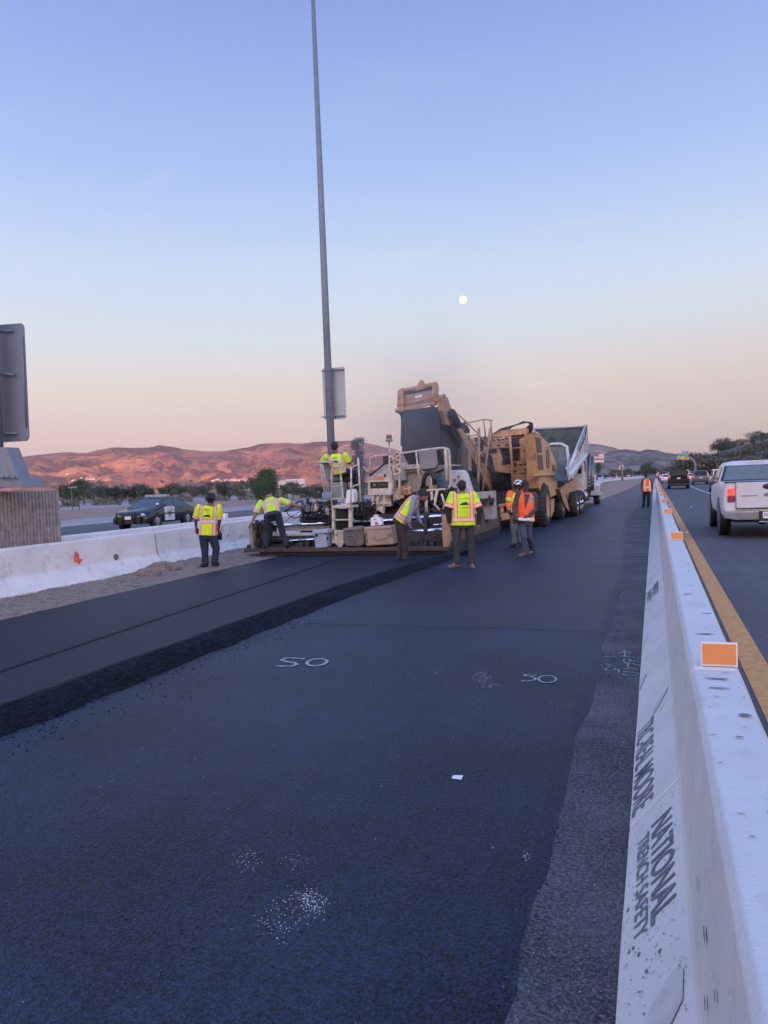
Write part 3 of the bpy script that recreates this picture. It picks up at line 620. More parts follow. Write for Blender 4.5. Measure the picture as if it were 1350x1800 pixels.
th = thing('pole_sign', (PX0, PY0+.2, 3.6), 'blank grey back of a tall sign strapped to the light pole', 'sign')
P = [(568, 648), (604, 645), (605.5, 647), (608.5, 733), (607, 736), (572, 738), (570, 736), (566, 650)]
m = MB(); m.ys(P, PY0+.2, .02); m.build('sign_panel', M['signback'], th)
m = MB()
for yy in (651, 732):
    m.tube([onY(564, yy+1, PY0-.02), onY(577, yy-.5, PY0-.16), onY(594, yy-1, PY0-.16), onY(604, yy-1.5, PY0+.15)], .012, 6)
    m.tube([onY(566, yy+1, PY0+.17), onY(606, yy-1, PY0+.17)], .02, 4)
m.build('strap', M['galv'], th)
# ================================================================= moon
mc = CAM + raydir(814, 527)*20000; m = MB(); m.ell((0, 0, 0), (97, 97, 97), 32, 20)
for v in m.v: v += mc
mm, t_, n_, l_, p_ = newmat('moon_glow'); p_.inputs['Base Color'].default_value = (0, 0, 0, 1)
nz_ = n_.new('ShaderNodeTexNoise'); nz_.inputs['Scale'].default_value = .018; tc_ = n_.new('ShaderNodeTexCoord'); l_.new(tc_.outputs['Object'], nz_.inputs[0])
mr_ = n_.new('ShaderNodeMapRange'); l_.new(nz_.outputs[0], mr_.inputs[0]); mr_.inputs[1].default_value = .4; mr_.inputs[2].default_value = .6
mx_ = n_.new('ShaderNodeMix'); mx_.data_type = 'RGBA'; l_.new(mr_.outputs[0], mx_.inputs[0]); mx_.inputs[6].default_value = (.95, .74, .5, 1); mx_.inputs[7].default_value = (1, .93, .76, 1)
l_.new(mx_.outputs[2], p_.inputs['Emission Color']); p_.inputs['Emission Strength'].default_value = 1.5
o = m.build('moon', mm, loc=mc); tag(o, 'full pale moon in the blue sky above the machines', 'moon')
# ================================================================= hills
def hillmat(name, base, scrub, bare, sc1=.006, bump=6.0):
    m, t, n, l, p = newmat(name); p.inputs['Roughness'].default_value = .95; p.inputs['Specular IOR Level'].default_value = .1
    g_ = n.new('ShaderNodeNewGeometry')
    a = n.new('ShaderNodeTexNoise'); a.inputs['Scale'].default_value = sc1; a.inputs['Detail'].default_value = 9; a.inputs['Roughness'].default_value = .62; l.new(g_.outputs['Position'], a.inputs[0])
    b = n.new('ShaderNodeTexNoise'); b.inputs['Scale'].default_value = sc1*.45; b.inputs['Detail'].default_value = 7; b.inputs['Distortion'].default_value = 1.2; l.new(g_.outputs['Position'], b.inputs[0])
    c = n.new('ShaderNodeTexNoise'); c.inputs['Scale'].default_value = sc1*9; c.inputs['Detail'].default_value = 6; l.new(g_.outputs['Position'], c.inputs[0])
    def mr(x, lo, hi): r = n.new('ShaderNodeMapRange'); l.new(x, r.inputs[0]); r.inputs[1].default_value = lo; r.inputs[2].default_value = hi; return r.outputs[0]
    def mix(f, x, y):
        q = n.new('ShaderNodeMix'); q.data_type = 'RGBA'; l.new(f, q.inputs[0])
        for i, v in ((6, x), (7, y)):
            if isinstance(v, tuple): q.inputs[i].default_value = (*v, 1)
            else: l.new(v, q.inputs[i])
        return q.outputs[2]
    f1 = mr(mth('ADD', a.outputs[0], mth('MULTIPLY', mth('SUBTRACT', c.outputs[0], .5, tree=t), .5, tree=t), tree=t), .46, .56)
    o_ = mix(f1, scrub, base); f2 = mr(mth('ADD', b.outputs[0], mth('MULTIPLY', mth('SUBTRACT', c.outputs[0], .5, tree=t), .25, tree=t), tree=t), .56, .66); o_ = mix(f2, o_, bare)
    l.new(o_, p.inputs['Base Color'])
    bu = n.new('ShaderNodeBump'); bu.inputs['Distance'].default_value = bump; l.new(c.outputs[0], bu.inputs['Height']); l.new(bu.outputs[0], p.inputs['Normal']); return m
M['hill'] = hillmat('dry_hill', (.36, .145, .095), (.15, .068, .055), (.58, .235, .12))
M['hill2'] = hillmat('chaparral_hill', (.22, .17, .15), (.10, .085, .08), (.3, .24, .2), .012, 3)
M['hill3'] = hillmat('wooded_hill', (.17, .14, .11), (.09, .08, .065), (.22, .18, .14), .03, 2)
def terrain(name, sil, R0, R1, mat_, rough=.2, na=260, nr=56, back=1.35, seed=0.0, ex=1.5, valley=1.0):
    S = []
    for px, py in sil:
        v = ray(px, py); h = math.hypot(v.x, v.y); S.append((math.atan2(v.x, v.y), v.z/h))
    S.sort(); m = MB()
    def tz(a):
        if a <= S[0][0]: return S[0][1]
        for (a0, z0), (a1, z1) in zip(S[:-1], S[1:]):
            if a <= a1: f = (a-a0)/(a1-a0); f = f*f*(3-2*f)*.5+f*.5; return z0+(z1-z0)*f
        return S[-1][1]
    for i in range(na+1):
        a = S[0][0]+(S[-1][0]-S[0][0])*i/na; H = max(1.0, CAM_H + R1*tz(a))
        for k in range(nr+1):
            f = k/nr; r = R0 + (R1*back-R0)*f; t = (r-R0)/(R1-R0); x = r*math.sin(a); y = r*math.cos(a)
            if t <= 1: b = t**ex*(.55+.45*t)
            else: b = max(0, 1-((t-1)/((R1*back-R1)/(R1-R0)))**1.5)
            env = min(t, 1)*max(0, 1-min(t, 1))*4 if t < 1 else 0
            P = Vector((x, y, seed))/(R1*.085)
            nn = 1-abs(noise.noise(P))*2.2; n2 = 1-abs(noise.noise(P*2.3+Vector((4, 1, 0))))*2; n3 = noise.noise(P*6)
            n4 = 1-abs(noise.noise(P*5.1+Vector((9, 2, 0))))*2; n5 = noise.noise(P*14)
            z = H*b + H*rough*env*(nn*.9+n2*.5+n3*.2+n4*.12+n5*.07-.9*valley)
            if t >= .96: z += H*.01*noise.noise(P*9)
            m.v.append(Vector((x, y, max(z, -2) if k else -3)))
    for i in range(na):
        for k in range(nr):
            a = i*(nr+1)+k; m.f.append([a, a+nr+1, a+nr+2, a+1]); m.m.append(0); m.sm.append(True)
    o = struct(m.build(name, mat_)); o.data.update(); BV.append(BVHTree.FromPolygons([tuple(v.co) for v in o.data.vertices], [tuple(p.vertices) for p in o.data.polygons])); return o
def hitpx(i, px, py):
    r = BV[i].ray_cast(CAM, ray(px, py).normalized()); return r[0]
BV = []
terrain('hills', [(-900, 868), (-500, 845), (-200, 828), (0, 808), (20, 806), (60, 800), (115, 795), (150, 796), (172, 791), (205, 786), (230, 787), (258, 787), (280, 782.5), (300, 785), (325, 790), (365, 793.5), (392, 793), (430, 787), (462, 780), (495, 778.5), (530, 779.5), (560, 776.5), (600, 775), (625, 775), (650, 780), (680, 787), (720, 796), (760, 803), (800, 808), (860, 817), (930, 828), (1000, 840)], 2300, 3900, M['hill'], .32, 560, 150, seed=3)
terrain('hills', [(760, 822), (850, 805), (940, 790), (1000, 781), (1035, 779), (1052, 780), (1075, 785), (1095, 791), (1130, 800), (1180, 815), (1240, 826)], 2700, 4300, M['hill2'], .25, 120, 36, seed=8)
terrain('hills', [(940, 832), (1000, 815), (1050, 800), (1080, 793), (1098, 789.5), (1112, 791), (1124, 793.5), (1138, 789.5), (1152, 791), (1172, 796), (1200, 799), (1232, 800.5), (1270, 797), (1330, 800), (1420, 806)], 900, 1900, M['hill2'], .25, 160, 40, seed=1)
terrain('hills', [(1196, 838), (1206, 829), (1216, 818), (1232, 812), (1258, 797), (1280, 790), (1310, 780), (1340, 776), (1400, 764), (1480, 752), (1600, 760), (1800, 790)], 380, 680, M['hill3'], .12, 120, 30, seed=5, ex=.8)
# ridge added unseen behind the camera so its shade covers the freeway
def shade_ridge():
    m = MB(); ax = Vector((math.sin(SUN_AZ), math.cos(SUN_AZ), 0)); lat = Vector((ax.y, -ax.x, 0)); n = 90; prof = [(-900, 0), (-450, .6), (0, 1), (450, .7), (1000, 0)]
    for i in range(n+1):
        s_ = -5200 + 10400*i/n
        off = -s_   # offset to the right of the sun axis as seen from the camera
        f = min(1, max(0, (off+430)/320)); f = f*f*(3-2*f)
        h = 205 + 215*f + 22*noise.noise((s_*.002, 1, 0)) + 8*noise.noise((s_*.008, 2, 0))
        for d, k in prof: p = ax*(3000+d*1.0) + lat*(s_); m.v.append(Vector((p.x, p.y, h*k-1)))
    K = len(prof)
    for i in range(n):
        for k in range(K-1): a = i*K+k; m.f.append([a, a+K, a+K+1, a+1]); m.m.append(0); m.sm.append(True)
    return struct(m.build('hills', M['hill2']))  # out-of-view hill, added for the shadow it casts
shade_ridge()
# ================================================================= vegetation
def crown_mesh(name, h, r, n, ls, shape, mats, seed=0, z0=.25):
    g_ = random.Random(seed); m = MB(); cl = []
    for i in range(max(5, int(n/(55 if n < 3000 or shape == 'column' else 150)))):
        t = g_.random()
        if shape == 'round': a = g_.uniform(0, 6.28); q = r*.72*math.sqrt(g_.random()); z = h*(z0+.12+(.82-z0)*g_.random()); k = 1-((z/h-.6)/.55)**2; cl.append(Vector((q*math.cos(a)*max(k, .3), q*math.sin(a)*max(k, .3), z)))
        elif shape == 'column': a = g_.uniform(0, 6.28); z = h*(z0+(1-z0)*g_.random()); q = r*(.35+.65*min(1, z/h*1.1))*.6*math.sqrt(g_.random()); cl.append(Vector((q*math.cos(a), q*math.sin(a), z)))
        else: a = g_.uniform(0, 6.28); q = r*g_.random(); cl.append(Vector((q*math.cos(a), q*math.sin(a), h*(.25+.55*g_.random()))))
    for i in range(n):
        c = cl[g_.randrange(len(cl))]; s_ = r*(.34 if shape == 'round' else .3 if shape == 'column' else .3)
        p = c + Vector((g_.gauss(0, 1), g_.gauss(0, 1), g_.gauss(0, .8)))*s_*.6
        u = Vector((g_.gauss(0, 1), g_.gauss(0, 1), g_.gauss(0, 1))).normalized(); v = u.orthogonal().normalized(); k = ls*g_.uniform(.5, 1.25)
        m.add([p-u*k, p+v*k*.55, p+u*k, p-v*k*.55], [(0, 1, 2, 3)])
    me = m.mesh(name, fix=False); me.materials.append(mats); return me
def trunk_mesh(name, h, r, mat_, seed=0, limbs=5):
    g_ = random.Random(seed); m = MB(); m.tube([(0, 0, -.3), (0, 0, h*.3), (g_.uniform(-.1, .1)*r, 0, h*.75)], [r*1.2, r*.85, r*.25], 8)
    for i in range(limbs): a = g_.uniform(0, 6.28); z = h*g_.uniform(.28, .5); m.tube([(0, 0, z), (math.cos(a)*h*.1, math.sin(a)*h*.1, z+h*.13), (math.cos(a)*h*.2, math.sin(a)*h*.2, z+h*.32)], [r*.5, r*.35, r*.1], 6)
    me = m.mesh(name); me.materials.append(mat_); return me
M['bark'] = pm('bark', (.12, .09, .07), .9, var=.3)
M['leafA'] = leafmat('dull_green_leaves', (.03, .045, .025), (.10, .115, .06))
M['leafB'] = leafmat('grey_green_leaves', (.04, .05, .04), (.15, .155, .12))
M['leafC'] = leafmat('olive_scrub', (.06, .052, .038), (.17, .145, .105))
M['leafD'] = leafmat('green_tree_leaves', (.025, .05, .022), (.09, .14, .055))
CR = [crown_mesh('crown', 1, .5, 1500, .045, 'round', M['leafA'], 1), crown_mesh('crown', 1, .6, 1500, .045, 'round', M['leafB'], 2, .12), crown_mesh('crown', 1, .75, 1300, .05, 'bush', M['leafC'], 3, 0), crown_mesh('crown', 1, .5, 1500, .045, 'round', M['leafC'], 4, .1)]
TR = trunk_mesh('trunk', 1, .035, M['bark'])
def tree(loc, h, w_, ci, label, group, name='tree', rot=None):
    t = thing(name, loc, label, 'tree' if name != 'bush' else 'bush', group); t.rotation_euler.z = rot if rot is not None else rng.uniform(0, 6.28); t.scale = (h*w_, h*w_, h)
    for nm, me in (('crown', CR[ci]), ('trunk', TR)):
        o = bpy.data.objects.new(nm, me); COL.objects.link(o); o.parent = t
    return t
def treepx(px, pyb, d, h, w_, ci, label, group, name='tree'):
    q = atD(px, pyb, d); return tree((q.x, q.y, max(0, q.z)), h, w_, ci, label, group, name)
# large tree left, with its own finer crown
def bigtree(px, d, h, r, n, ls, shape, mat_, label, z0=.15, name='tree', tr=.25, z=0, seed=9):
    q = atD(px, 870, d); t = thing(name, (q.x, q.y, z), label, 'tree')
    for nm, me in (('crown', crown_mesh('crown', h, r, n, ls, shape, mat_, seed, z0)), ('trunk', trunk_mesh('trunk', h, tr, M['bark'], seed))):
        o = bpy.data.objects.new(nm, me); COL.objects.link(o); o.parent = t
    return t
bigtree(468, 92, 3.85, 1.75, 9000, .085, 'round', M['leafD'], 'large leafy green tree behind the bending screed worker', .05)
bigtree(455, 94, 3.2, 1.4, 4200, .085, 'round', M['leafD'], 'lower green tree joined to the left flank of the large leafy tree', .02, seed=4)
bigtree(632, 62, 5.3, .8, 6500, .075, 'column', M['leafB'], 'narrow column of grey green foliage rising right of the light pole', .0, 'ivy_covered_tree', .12)
bigtree(138, 90, 3.6, 1.0, 1100, .09, 'round', M['leafA'], 'young spindly tree between the ribbed block and the patrol car', .35, 'sapling', .05)
G1 = 'dark trees along the far side of the opposite lanes'
k = 0
for (px, pyb, d, h, w_, ci) in [(112, 886, 240, 4.0, .9, 0), (128, 886, 230, 4.9, 1, 0), (148, 884, 260, 5.2, 1.1, 1), (165, 884, 300, 6, 1.2, 0), (182, 882, 330, 5, 1, 1), (200, 884, 280, 4.5, 1.2, 0), (214, 883, 300, 4.2, 1.3, 1), (228, 883, 300, 4, 1.4, 0), (246, 883, 320, 5, 1.3, 1), (262, 882, 320, 4.2, 1, 0), (290, 880, 420, 5, 1.2, 0), (303, 879, 420, 5.6, 1.3, 1), (318, 878, 400, 5.4, 1.2, 0), (340, 878, 380, 4, 1.4, 3), (356, 878, 340, 3.2, 1.2, 0), (392, 880, 260, 3.5, .9, 0), (402, 880, 280, 3.1, 1.3, 1), (420, 879, 260, 3, 1.3, 3), (505, 874, 220, 3.8, 1.1, 0), (515, 874, 210, 4.0, 1.1, 1), (528, 876, 230, 2.9, 1.2, 0), (545, 876, 230, 3, 1.2, 3), (560, 874, 240, 2.6, 1.4, 0), (606, 868, 600, 7, 1.2, 0), (640, 868, 400, 5, 1.2, 1)]:
    d *= .5; h = 1.68+(h-1.68)*.5*(1 if px < 440 else .25); h = max(h, 1.2)
    kk = ['dark bushy tree', 'grey green bushy tree', '', 'olive shrubby tree'][ci]
    treepx(px, pyb, d, h, w_, ci, '%s beyond the opposite lanes' % kk, G1)
for i in range(30):
    f = rng.random(); px = 300+170*f + rng.uniform(-8, 8); py = 876-22*f*rng.uniform(.3, 1.2); d = 600+700*rng.random(); q = atD(px, py, d)
    tree((q.x, q.y, max(0, q.z-3)), rng.uniform(6, 10), rng.uniform(1.1, 1.6), rng.choice([0, 0, 1]), 'one of many dark trees on the low slope below the red hills', 'trees on the low slope below the red hills')
for i in range(42):
    px = rng.uniform(150, 700); py = rng.uniform(846, 864) ; q = hitpx(0, px, py) or atD(px, py, 2000)
    tree((q.x, q.y, max(0, q.z-5)), rng.uniform(7, 14), rng.uniform(1.2, 2), rng.choice([0, 1, 3]), 'one of many distant trees at the foot of the red hills', 'trees at the foot of the red hills')
# scrub band
m = MB(); g_ = random.Random(5)
for i in range(9000):
    px = g_.uniform(60, 760)
    if noise.noise((px*.03, 0, 0)) < -.12: continue
    d = g_.uniform(115, 175); q = atD(px, 884, d); p = Vector((q.x, q.y, abs(g_.gauss(0, .28)))); u = Vector((g_.gauss(0, 1), g_.gauss(0, 1), g_.gauss(0, 1))).normalized(); v = u.orthogonal().normalized(); k = .28
    m.add([p-u*k, p+v*k*.5, p+u*k, p-v*k*.5], [(0, 1, 2, 3)])
tag(m.build('scrub', M['leafC'], fix=False), 'band of low dry scrub beyond the opposite lanes', 'scrub', kind='stuff')
G2 = 'dusty trees covering the hillside right of the freeway'
for i in range(165):
    px = rng.uniform(1198, 1420); q0 = max(0, px-1200)/220; top = 836-(q0**.75)*66
    py = top + 3 + (838-top)*rng.random()**1.5; q = hitpx(3, px, py)
    if q is None: continue
    tree((q.x, q.y, max(0, q.z-1.2)), rng.uniform(4, 8.5), rng.uniform(1.3, 2.2), rng.choice([3, 3, 1, 3, 2, 2]), 'one of the dusty trees on the dark hillside right of the freeway', G2)
m = MB()
for i in range(7000):
    px = rng.uniform(1200, 1420); q0 = max(0, px-1200)/220; top = 836-(q0**.75)*66; q = hitpx(3, px, top+(838-top)*rng.random())
    if q is None: continue
    p = q+Vector((0, 0, rng.uniform(.2, 1.8))); u = Vector((rng.gauss(0, 1), rng.gauss(0, 1), rng.gauss(0, 1))).normalized(); v = u.orthogonal().normalized(); k = rng.uniform(.5, 1.3)
    m.add([p-u*k, p+v*k*.6, p+u*k, p-v*k*.6], [(0, 1, 2, 3)])
tag(m.build('hillside_scrub', M['leafC'], fix=False), 'dusty scrub covering the hillside right of the freeway', 'scrub', kind='stuff')
for (px, py, d, h) in [(1205, 824, 600, 7), (1213, 822, 600, 9), (1222, 817, 620, 11), (1262, 797, 640, 11), (1271, 794, 650, 13), (1280, 792, 640, 10), (1325, 781, 660, 12), (1338, 780, 670, 12), (1305, 787, 660, 9), (1290, 790, 655, 9)]:
    treepx(px, py+3, d, h, 1.3, rng.choice([0, 3]), 'one of the dusty trees on the dark hillside right of the freeway', G2)
for i in range(26):
    px = rng.uniform(1075, 1205); q = atD(px, 838, rng.uniform(640, 800)); tree((q.x, q.y, 0), rng.uniform(3.5, 7), rng.uniform(1.0, 1.6), rng.choice([0, 1, 0]), 'one of the dark trees beyond the traffic jam', 'trees beyond the traffic jam')
for (px, d, h, w_) in [(1053, 300, 6.0, .42), (1136, 420, 7, .9), (1141, 430, 8, .9), (1131, 440, 6, .8)]:
    treepx(px, 838, d, h, w_, 0, 'narrow dark tree below the sun-tinted gantry sign' if px == 1053 else 'one of the dark trees beyond the traffic jam', None if px == 1053 else 'trees beyond the traffic jam')
m = MB()
for i in range(5000):
    y = g_.uniform(40, 260); x = 17+g_.random()*6; p = Vector((x, y, abs(g_.gauss(0, .3)))); u = Vector((g_.gauss(0, 1), g_.gauss(0, 1), g_.gauss(0, 1))).normalized(); v = u.orthogonal().normalized(); k = .25
    m.add([p-u*k, p+v*k*.5, p+u*k, p-v*k*.5], [(0, 1, 2, 3)])
tag(m.build('roadside_scrub', M['leafC'], fix=False), 'low dry scrub along the right freeway shoulder', 'scrub', kind='stuff')
# ================================================================= distant buildings
M['bwall'] = pm('pale_wall', (.75, .62, .56), .8, var=.08, scale=.3); M['bwin'] = pm('window_band', (.1, .09, .1), .3, var=.1); M['tank'] = pm('ochre_tank', (.62, .36, .16), .7, var=.06)
M['roof'] = pm('tile_roof', (.38, .2, .15), .8, var=.15, scale=.5)
def office(pxa, pxb, pyt, pyb, d, label, bands=2):
    a = atD(pxa, pyb, d); b = atD(pxb, pyb, d); t = atD(pxa, pyt, d); z0 = min(a.z, b.z)-.5; z1 = t.z
    u = (b-a); u.z = 0; Lg = u.length; u.normalize(); v = Vector((-u.y, u.x, 0)); th = thing('office_building', (a.x, a.y, z0), label, 'building'); dep = 22
    o = Vector((a.x, a.y, 0)); m = MB(); zz = lambda z: Vector((0, 0, z))
    m.hexa([o+zz(z0), o+u*Lg+zz(z0), o+u*Lg+v*dep+zz(z0), o+v*dep+zz(z0), o+zz(z1), o+u*Lg+zz(z1), o+u*Lg+v*dep+zz(z1), o+v*dep+zz(z1)]); m.build('wall', M['bwall'], th)
    for b_ in range(bands):
        zc = z0+(z1-z0)*(.38+.36*b_); k = 7
        for i in range(k):
            x0 = Lg*(i+.12)/k; x1 = Lg*(i+.88)/k; m = MB(); hh = (z1-z0)*.1
            m.hexa([o+u*x0-v*.12+zz(zc-hh), o+u*x1-v*.12+zz(zc-hh), o+u*x1+zz(zc-hh)-v*.02, o+u*x0-v*.02+zz(zc-hh), o+u*x0-v*.12+zz(zc+hh), o+u*x1-v*.12+zz(zc+hh), o+u*x1-v*.02+zz(zc+hh), o+u*x0-v*.02+zz(zc+hh)]); m.build('window', M['bwin'], th)
    m = MB(); m.hexa([o-u*.4-v*.4+zz(z1), o+u*(Lg+.4)-v*.4+zz(z1), o+u*(Lg+.4)+v*(dep+.4)+zz(z1), o-u*.4+v*(dep+.4)+zz(z1), o-u*.4-v*.4+zz(z1+1), o+u*(Lg+.4)-v*.4+zz(z1+1), o+u*(Lg+.4)+v*(dep+.4)+zz(z1+1), o-u*.4+v*(dep+.4)+zz(z1+1)]); m.build('roof', M['bwall'], th)
office(410, 437, 857, 866, 900, 'small white two storey office building left of the large leafy tree')
office(484, 536, 846, 856, 1100, 'long white office building with dark window bands right of the large leafy tree', 1)
office(503, 536, 844, 846, 1108, 'narrow upper block standing behind the long white office building', 1)
office(143, 184, 880, 888, 620, 'long low white warehouse beyond the opposite lanes', 1)
office(97, 112, 882, 891, 520, 'small white shed seen right beside the ribbed block', 1)
for (px, pt, pb, r_, lab) in [(186.5, 870, 884, 2.4, 'squat ochre storage tank at the end of the low warehouse'), (270.5, 859, 882, 1.9, 'tallest ochre silo behind the patrol car roof'), (276, 863, 882, 2.2, 'shorter ochre silo touching the tallest silo')]:
    d = 640; a = atD(px, pb, d); t = atD(px, pt, d); th = thing('silo', (a.x, a.y, 0), lab, 'tank'); MB().cyl((a.x, a.y, t.z/2), (0, 0, 1), r_, t.z, 24).build('tank_shell', M['tank'], th)
    m = MB(); m.ring((a.x, a.y, t.z), (0, 0, 1), [(r_, 0), (r_*.7, .5), (.3, .9), (0.01, .9)]); m.build('tank_roof', M['tank'], th)
def house(px, py, d, w_, h, label, group):
    q = (hitpx(0, px, py) if d > 2000 else None) or atD(px, py, d); x, y, z = q; m = MB(); a = rng.uniform(-.4, .4)-.5; m.box((-w_/2, -4, -6), (w_/2, 4, h)); m.slab([(-w_/2-.4, -4.5, h), (w_/2+.4, -4.5, h), (0, -4.5, h+2.4)], (0, 9, 0), 1)
    for k in range(3): m.box((-w_*.35+k*w_*.28, -4.06, h*.4), (-w_*.35+k*w_*.28+1.3, -4.01, h*.75), 2)
    me = m.mesh('house'); 
    for mt in ('bwall', 'roof', 'bwin'): me.materials.append(M[mt])
    o = bpy.data.objects.new('house', me); COL.objects.link(o); o.location = q; o.rotation_euler.z = -a; tag(o, label, 'house', group)
for i in range(20): house(374+i*3.1+rng.uniform(-1, 1), 845+rng.uniform(-2.2, 1.2), 2250, rng.uniform(6, 12), rng.uniform(2.5, 4), 'one of the pale houses in the row below the bright red slope', 'houses below the red slope')
for i in range(12): house(144+i*2+rng.uniform(-1, 1), 842+rng.uniform(-2, 1.5), 2600, rng.uniform(5, 10), rng.uniform(2.5, 4), 'one of the pale houses on the hill shoulder above the dark trees', 'houses on the hill shoulder')
for (px, py) in [(128, 845), (131, 844), (36, 837), (41, 838), (48, 840), (118, 833)]: house(px, py, 2700, 9, 3, 'one of the isolated pale houses low on the red hill', 'isolated houses on the red hill')
for i in range(18): house(330+i*5+rng.uniform(-2, 2), 872+rng.uniform(-1.5, 1.5), 900, rng.uniform(4, 8), rng.uniform(2, 3.5), 'one of the tiny pale houses among the trees at the valley floor', 'houses on the valley floor')
# thin lamp posts far off
for (px, pt, pb, d) in [(364, 843, 882, 330), (128, 858, 905, 80)]:
    a = atD(px, pb, d); t = atD(px, pt, d); th = thing('street_lamp', (a.x, a.y, 0), 'thin grey lamp post %s' % ('rising behind the man in the yellow vest' if px == 364 else 'beside the young spindly tree'), 'lamp post')
    MB().tube([(a.x, a.y, 0), (a.x, a.y, t.z)], [.14*d/330, .08*d/330], 6).build('post', M['galv'], th); MB().box((t.x-.5, t.y-.12, t.z), (t.x+.5, t.y+.12, t.z+.15)).build('lamp_head', M['galv'], th)
# ================================================================= overhead signs
def gantry(px, pyt, pyb, pxl, pxr, d, pole_px, label, green=True, arm_y=None):
    a = atD((pxl+pxr)/2, (pyt+pyb)/2, d); Y = a.y; pl = onY(pole_px, 840, Y); th = thing('overhead_sign', (pl.x, pl.y, 0), label, 'sign'); top = onY(pole_px, arm_y, Y)
    m = MB(); R = 1.6*(1 if pole_px > pxr else 1); sg = -1 if pl.x > a.x else 1
    pts = [(pl.x, Y+.4, 0), (pl.x, Y+.4, top.z-R*1.6)]
    for i in range(1, 9): t = i/8*math.pi/2; pts.append((pl.x+sg*R*2.0*(1-math.cos(t)), Y+.4, top.z-R*1.6+R*1.6*math.sin(t)))
    pts.append((onY(pxl+2, arm_y, Y).x, Y+.4, top.z+.1)); m.tube(pts, [.32, .3]+[.28]*8+[.18], 10); m.build('mast_arm', M['galv'], th); return th, Y
M['green'] = pm('sign_green', (.02, .2, .12), .5, var=.05); M['exitonly'] = pm('sign_yellow', (.9, .5, .08), .5, var=.05); M['signwhite'] = pm('sign_white', (.85, .87, .85), .5, var=.02); M['sunpanel'] = pm('sun_tinted_panel', (.9, .62, .5), .5, var=.05)  # sunpanel's peach colour has the warm sunlight painted in
th, Y = gantry(0, 793, 808, 1190, 1211, 205, 1223, 'green overhead exit sign with yellow bar on a curved mast arm', arm_y=801)
def pan(m, x0, y0, x1, y1, Y, t, mi=0): m.ys([(x0, y0), (x1, y0-(x1-x0)*.0), (x1, y1), (x0, y1)], Y, t, mi)
m = MB(); pan(m, 1190, 797, 1210.5, 803.6, Y, .12); m.build('exit_panel', M['green'], th)
m = MB(); pan(m, 1199.5, 793, 1210.5, 796.6, Y, .12); m.build('exit_tab', M['green'], th)
m = MB(); pan(m, 1190, 803.9, 1210.8, 807.6, Y, .12); m.build('exit_bar', M['exitonly'], th)
def ptext(txt, px, py, Y, cap, wd, mat_, th):
    o = onY(px, py, Y-.02); text_mesh(txt, cap, mat_, 'sign_lettering', o, (1, 0, 0), (0, 0, 1), th, .01, sx_=(wd, 0), bold=.02)
ptext('Weirick Rd', 1192.5, 800, Y, .26, 2.4, M['signwhite'], th); ptext('Dos Lagos Dr', 1191, 803, Y, .26, 2.8, M['signwhite'], th); ptext('EXIT 91', 1200.5, 796, Y, .3, 1.3, M['signwhite'], th); ptext('EXIT     ONLY', 1191.5, 807, Y, .28, 2.6, M['yelink'], th)
th, Y = gantry(0, 798, 812, 1040, 1062, 220, 1094, 'overhead sign backs coloured warm as if sunlit, on a curved arm above the oncoming traffic', arm_y=808)
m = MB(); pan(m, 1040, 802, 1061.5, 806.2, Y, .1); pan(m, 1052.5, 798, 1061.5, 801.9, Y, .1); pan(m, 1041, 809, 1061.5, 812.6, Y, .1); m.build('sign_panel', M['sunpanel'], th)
m = MB()
for i in range(9): pan(m, 1041+i*2.3, 801.8, 1041.4+i*2.3, 806, Y-.05, .03)
m.build('stiffener', M['galv'], th)
th = thing('sign_cluster', tuple(atD(1091, 838, 260).xy)+(0,), 'tall cabinet shaped object behind the oncoming cars below the left arm', 'cabinet')
m = MB(); Y = atD(1091, 830, 260).y; pan(m, 1088, 818, 1090.6, 826, Y, .4); pan(m, 1092, 817, 1096, 826, Y, .4); m.build('yellow_panel', M['exitonly'], th); m = MB(); pan(m, 1086, 826, 1097, 836, Y, 1.5); pan(m, 1090.8, 817, 1091.8, 826, Y, 1.0); m.build('cabinet_body', M['dark'], th)  # flat panels in plain sign yellow
# ================================================================= cars
def paint(name, col, rough=.28, metal=.0): return pm(name, col, rough, metal, var=.04, coat=.0, spec=(.12 if max(col) < .05 else .3), dirt=((.2, .18, .16), .1))
PC = {'white': paint('white_car_paint', (.7, .7, .7)), 'black': paint('black_car_paint', (.01, .011, .016)), 'silver': paint('silver_car_paint', (.42, .43, .45), .3, .5), 'grey': paint('grey_car_paint', (.1, .1, .11)), 'red': paint('red_car_paint', (.35, .02, .02)), 'navy': paint('navy_car_paint', (.007, .009, .016))}
M['tail'] = pm('lit_tail_lamp', (.5, .02, .02), .25, emit=((1, .08, .09), .8)); M['taildim'] = pm('tail_lamp', (.35, .03, .04), .25)
M['head'] = pm('lit_headlamp', (.9, .9, .85), .2, emit=((1, .93, .85), 3.0)); M['headoff'] = pm('headlamp_glass', (.45, .47, .5), .15)
M['plate'] = pm('licence_plate', (.75, .74, .72), .5)
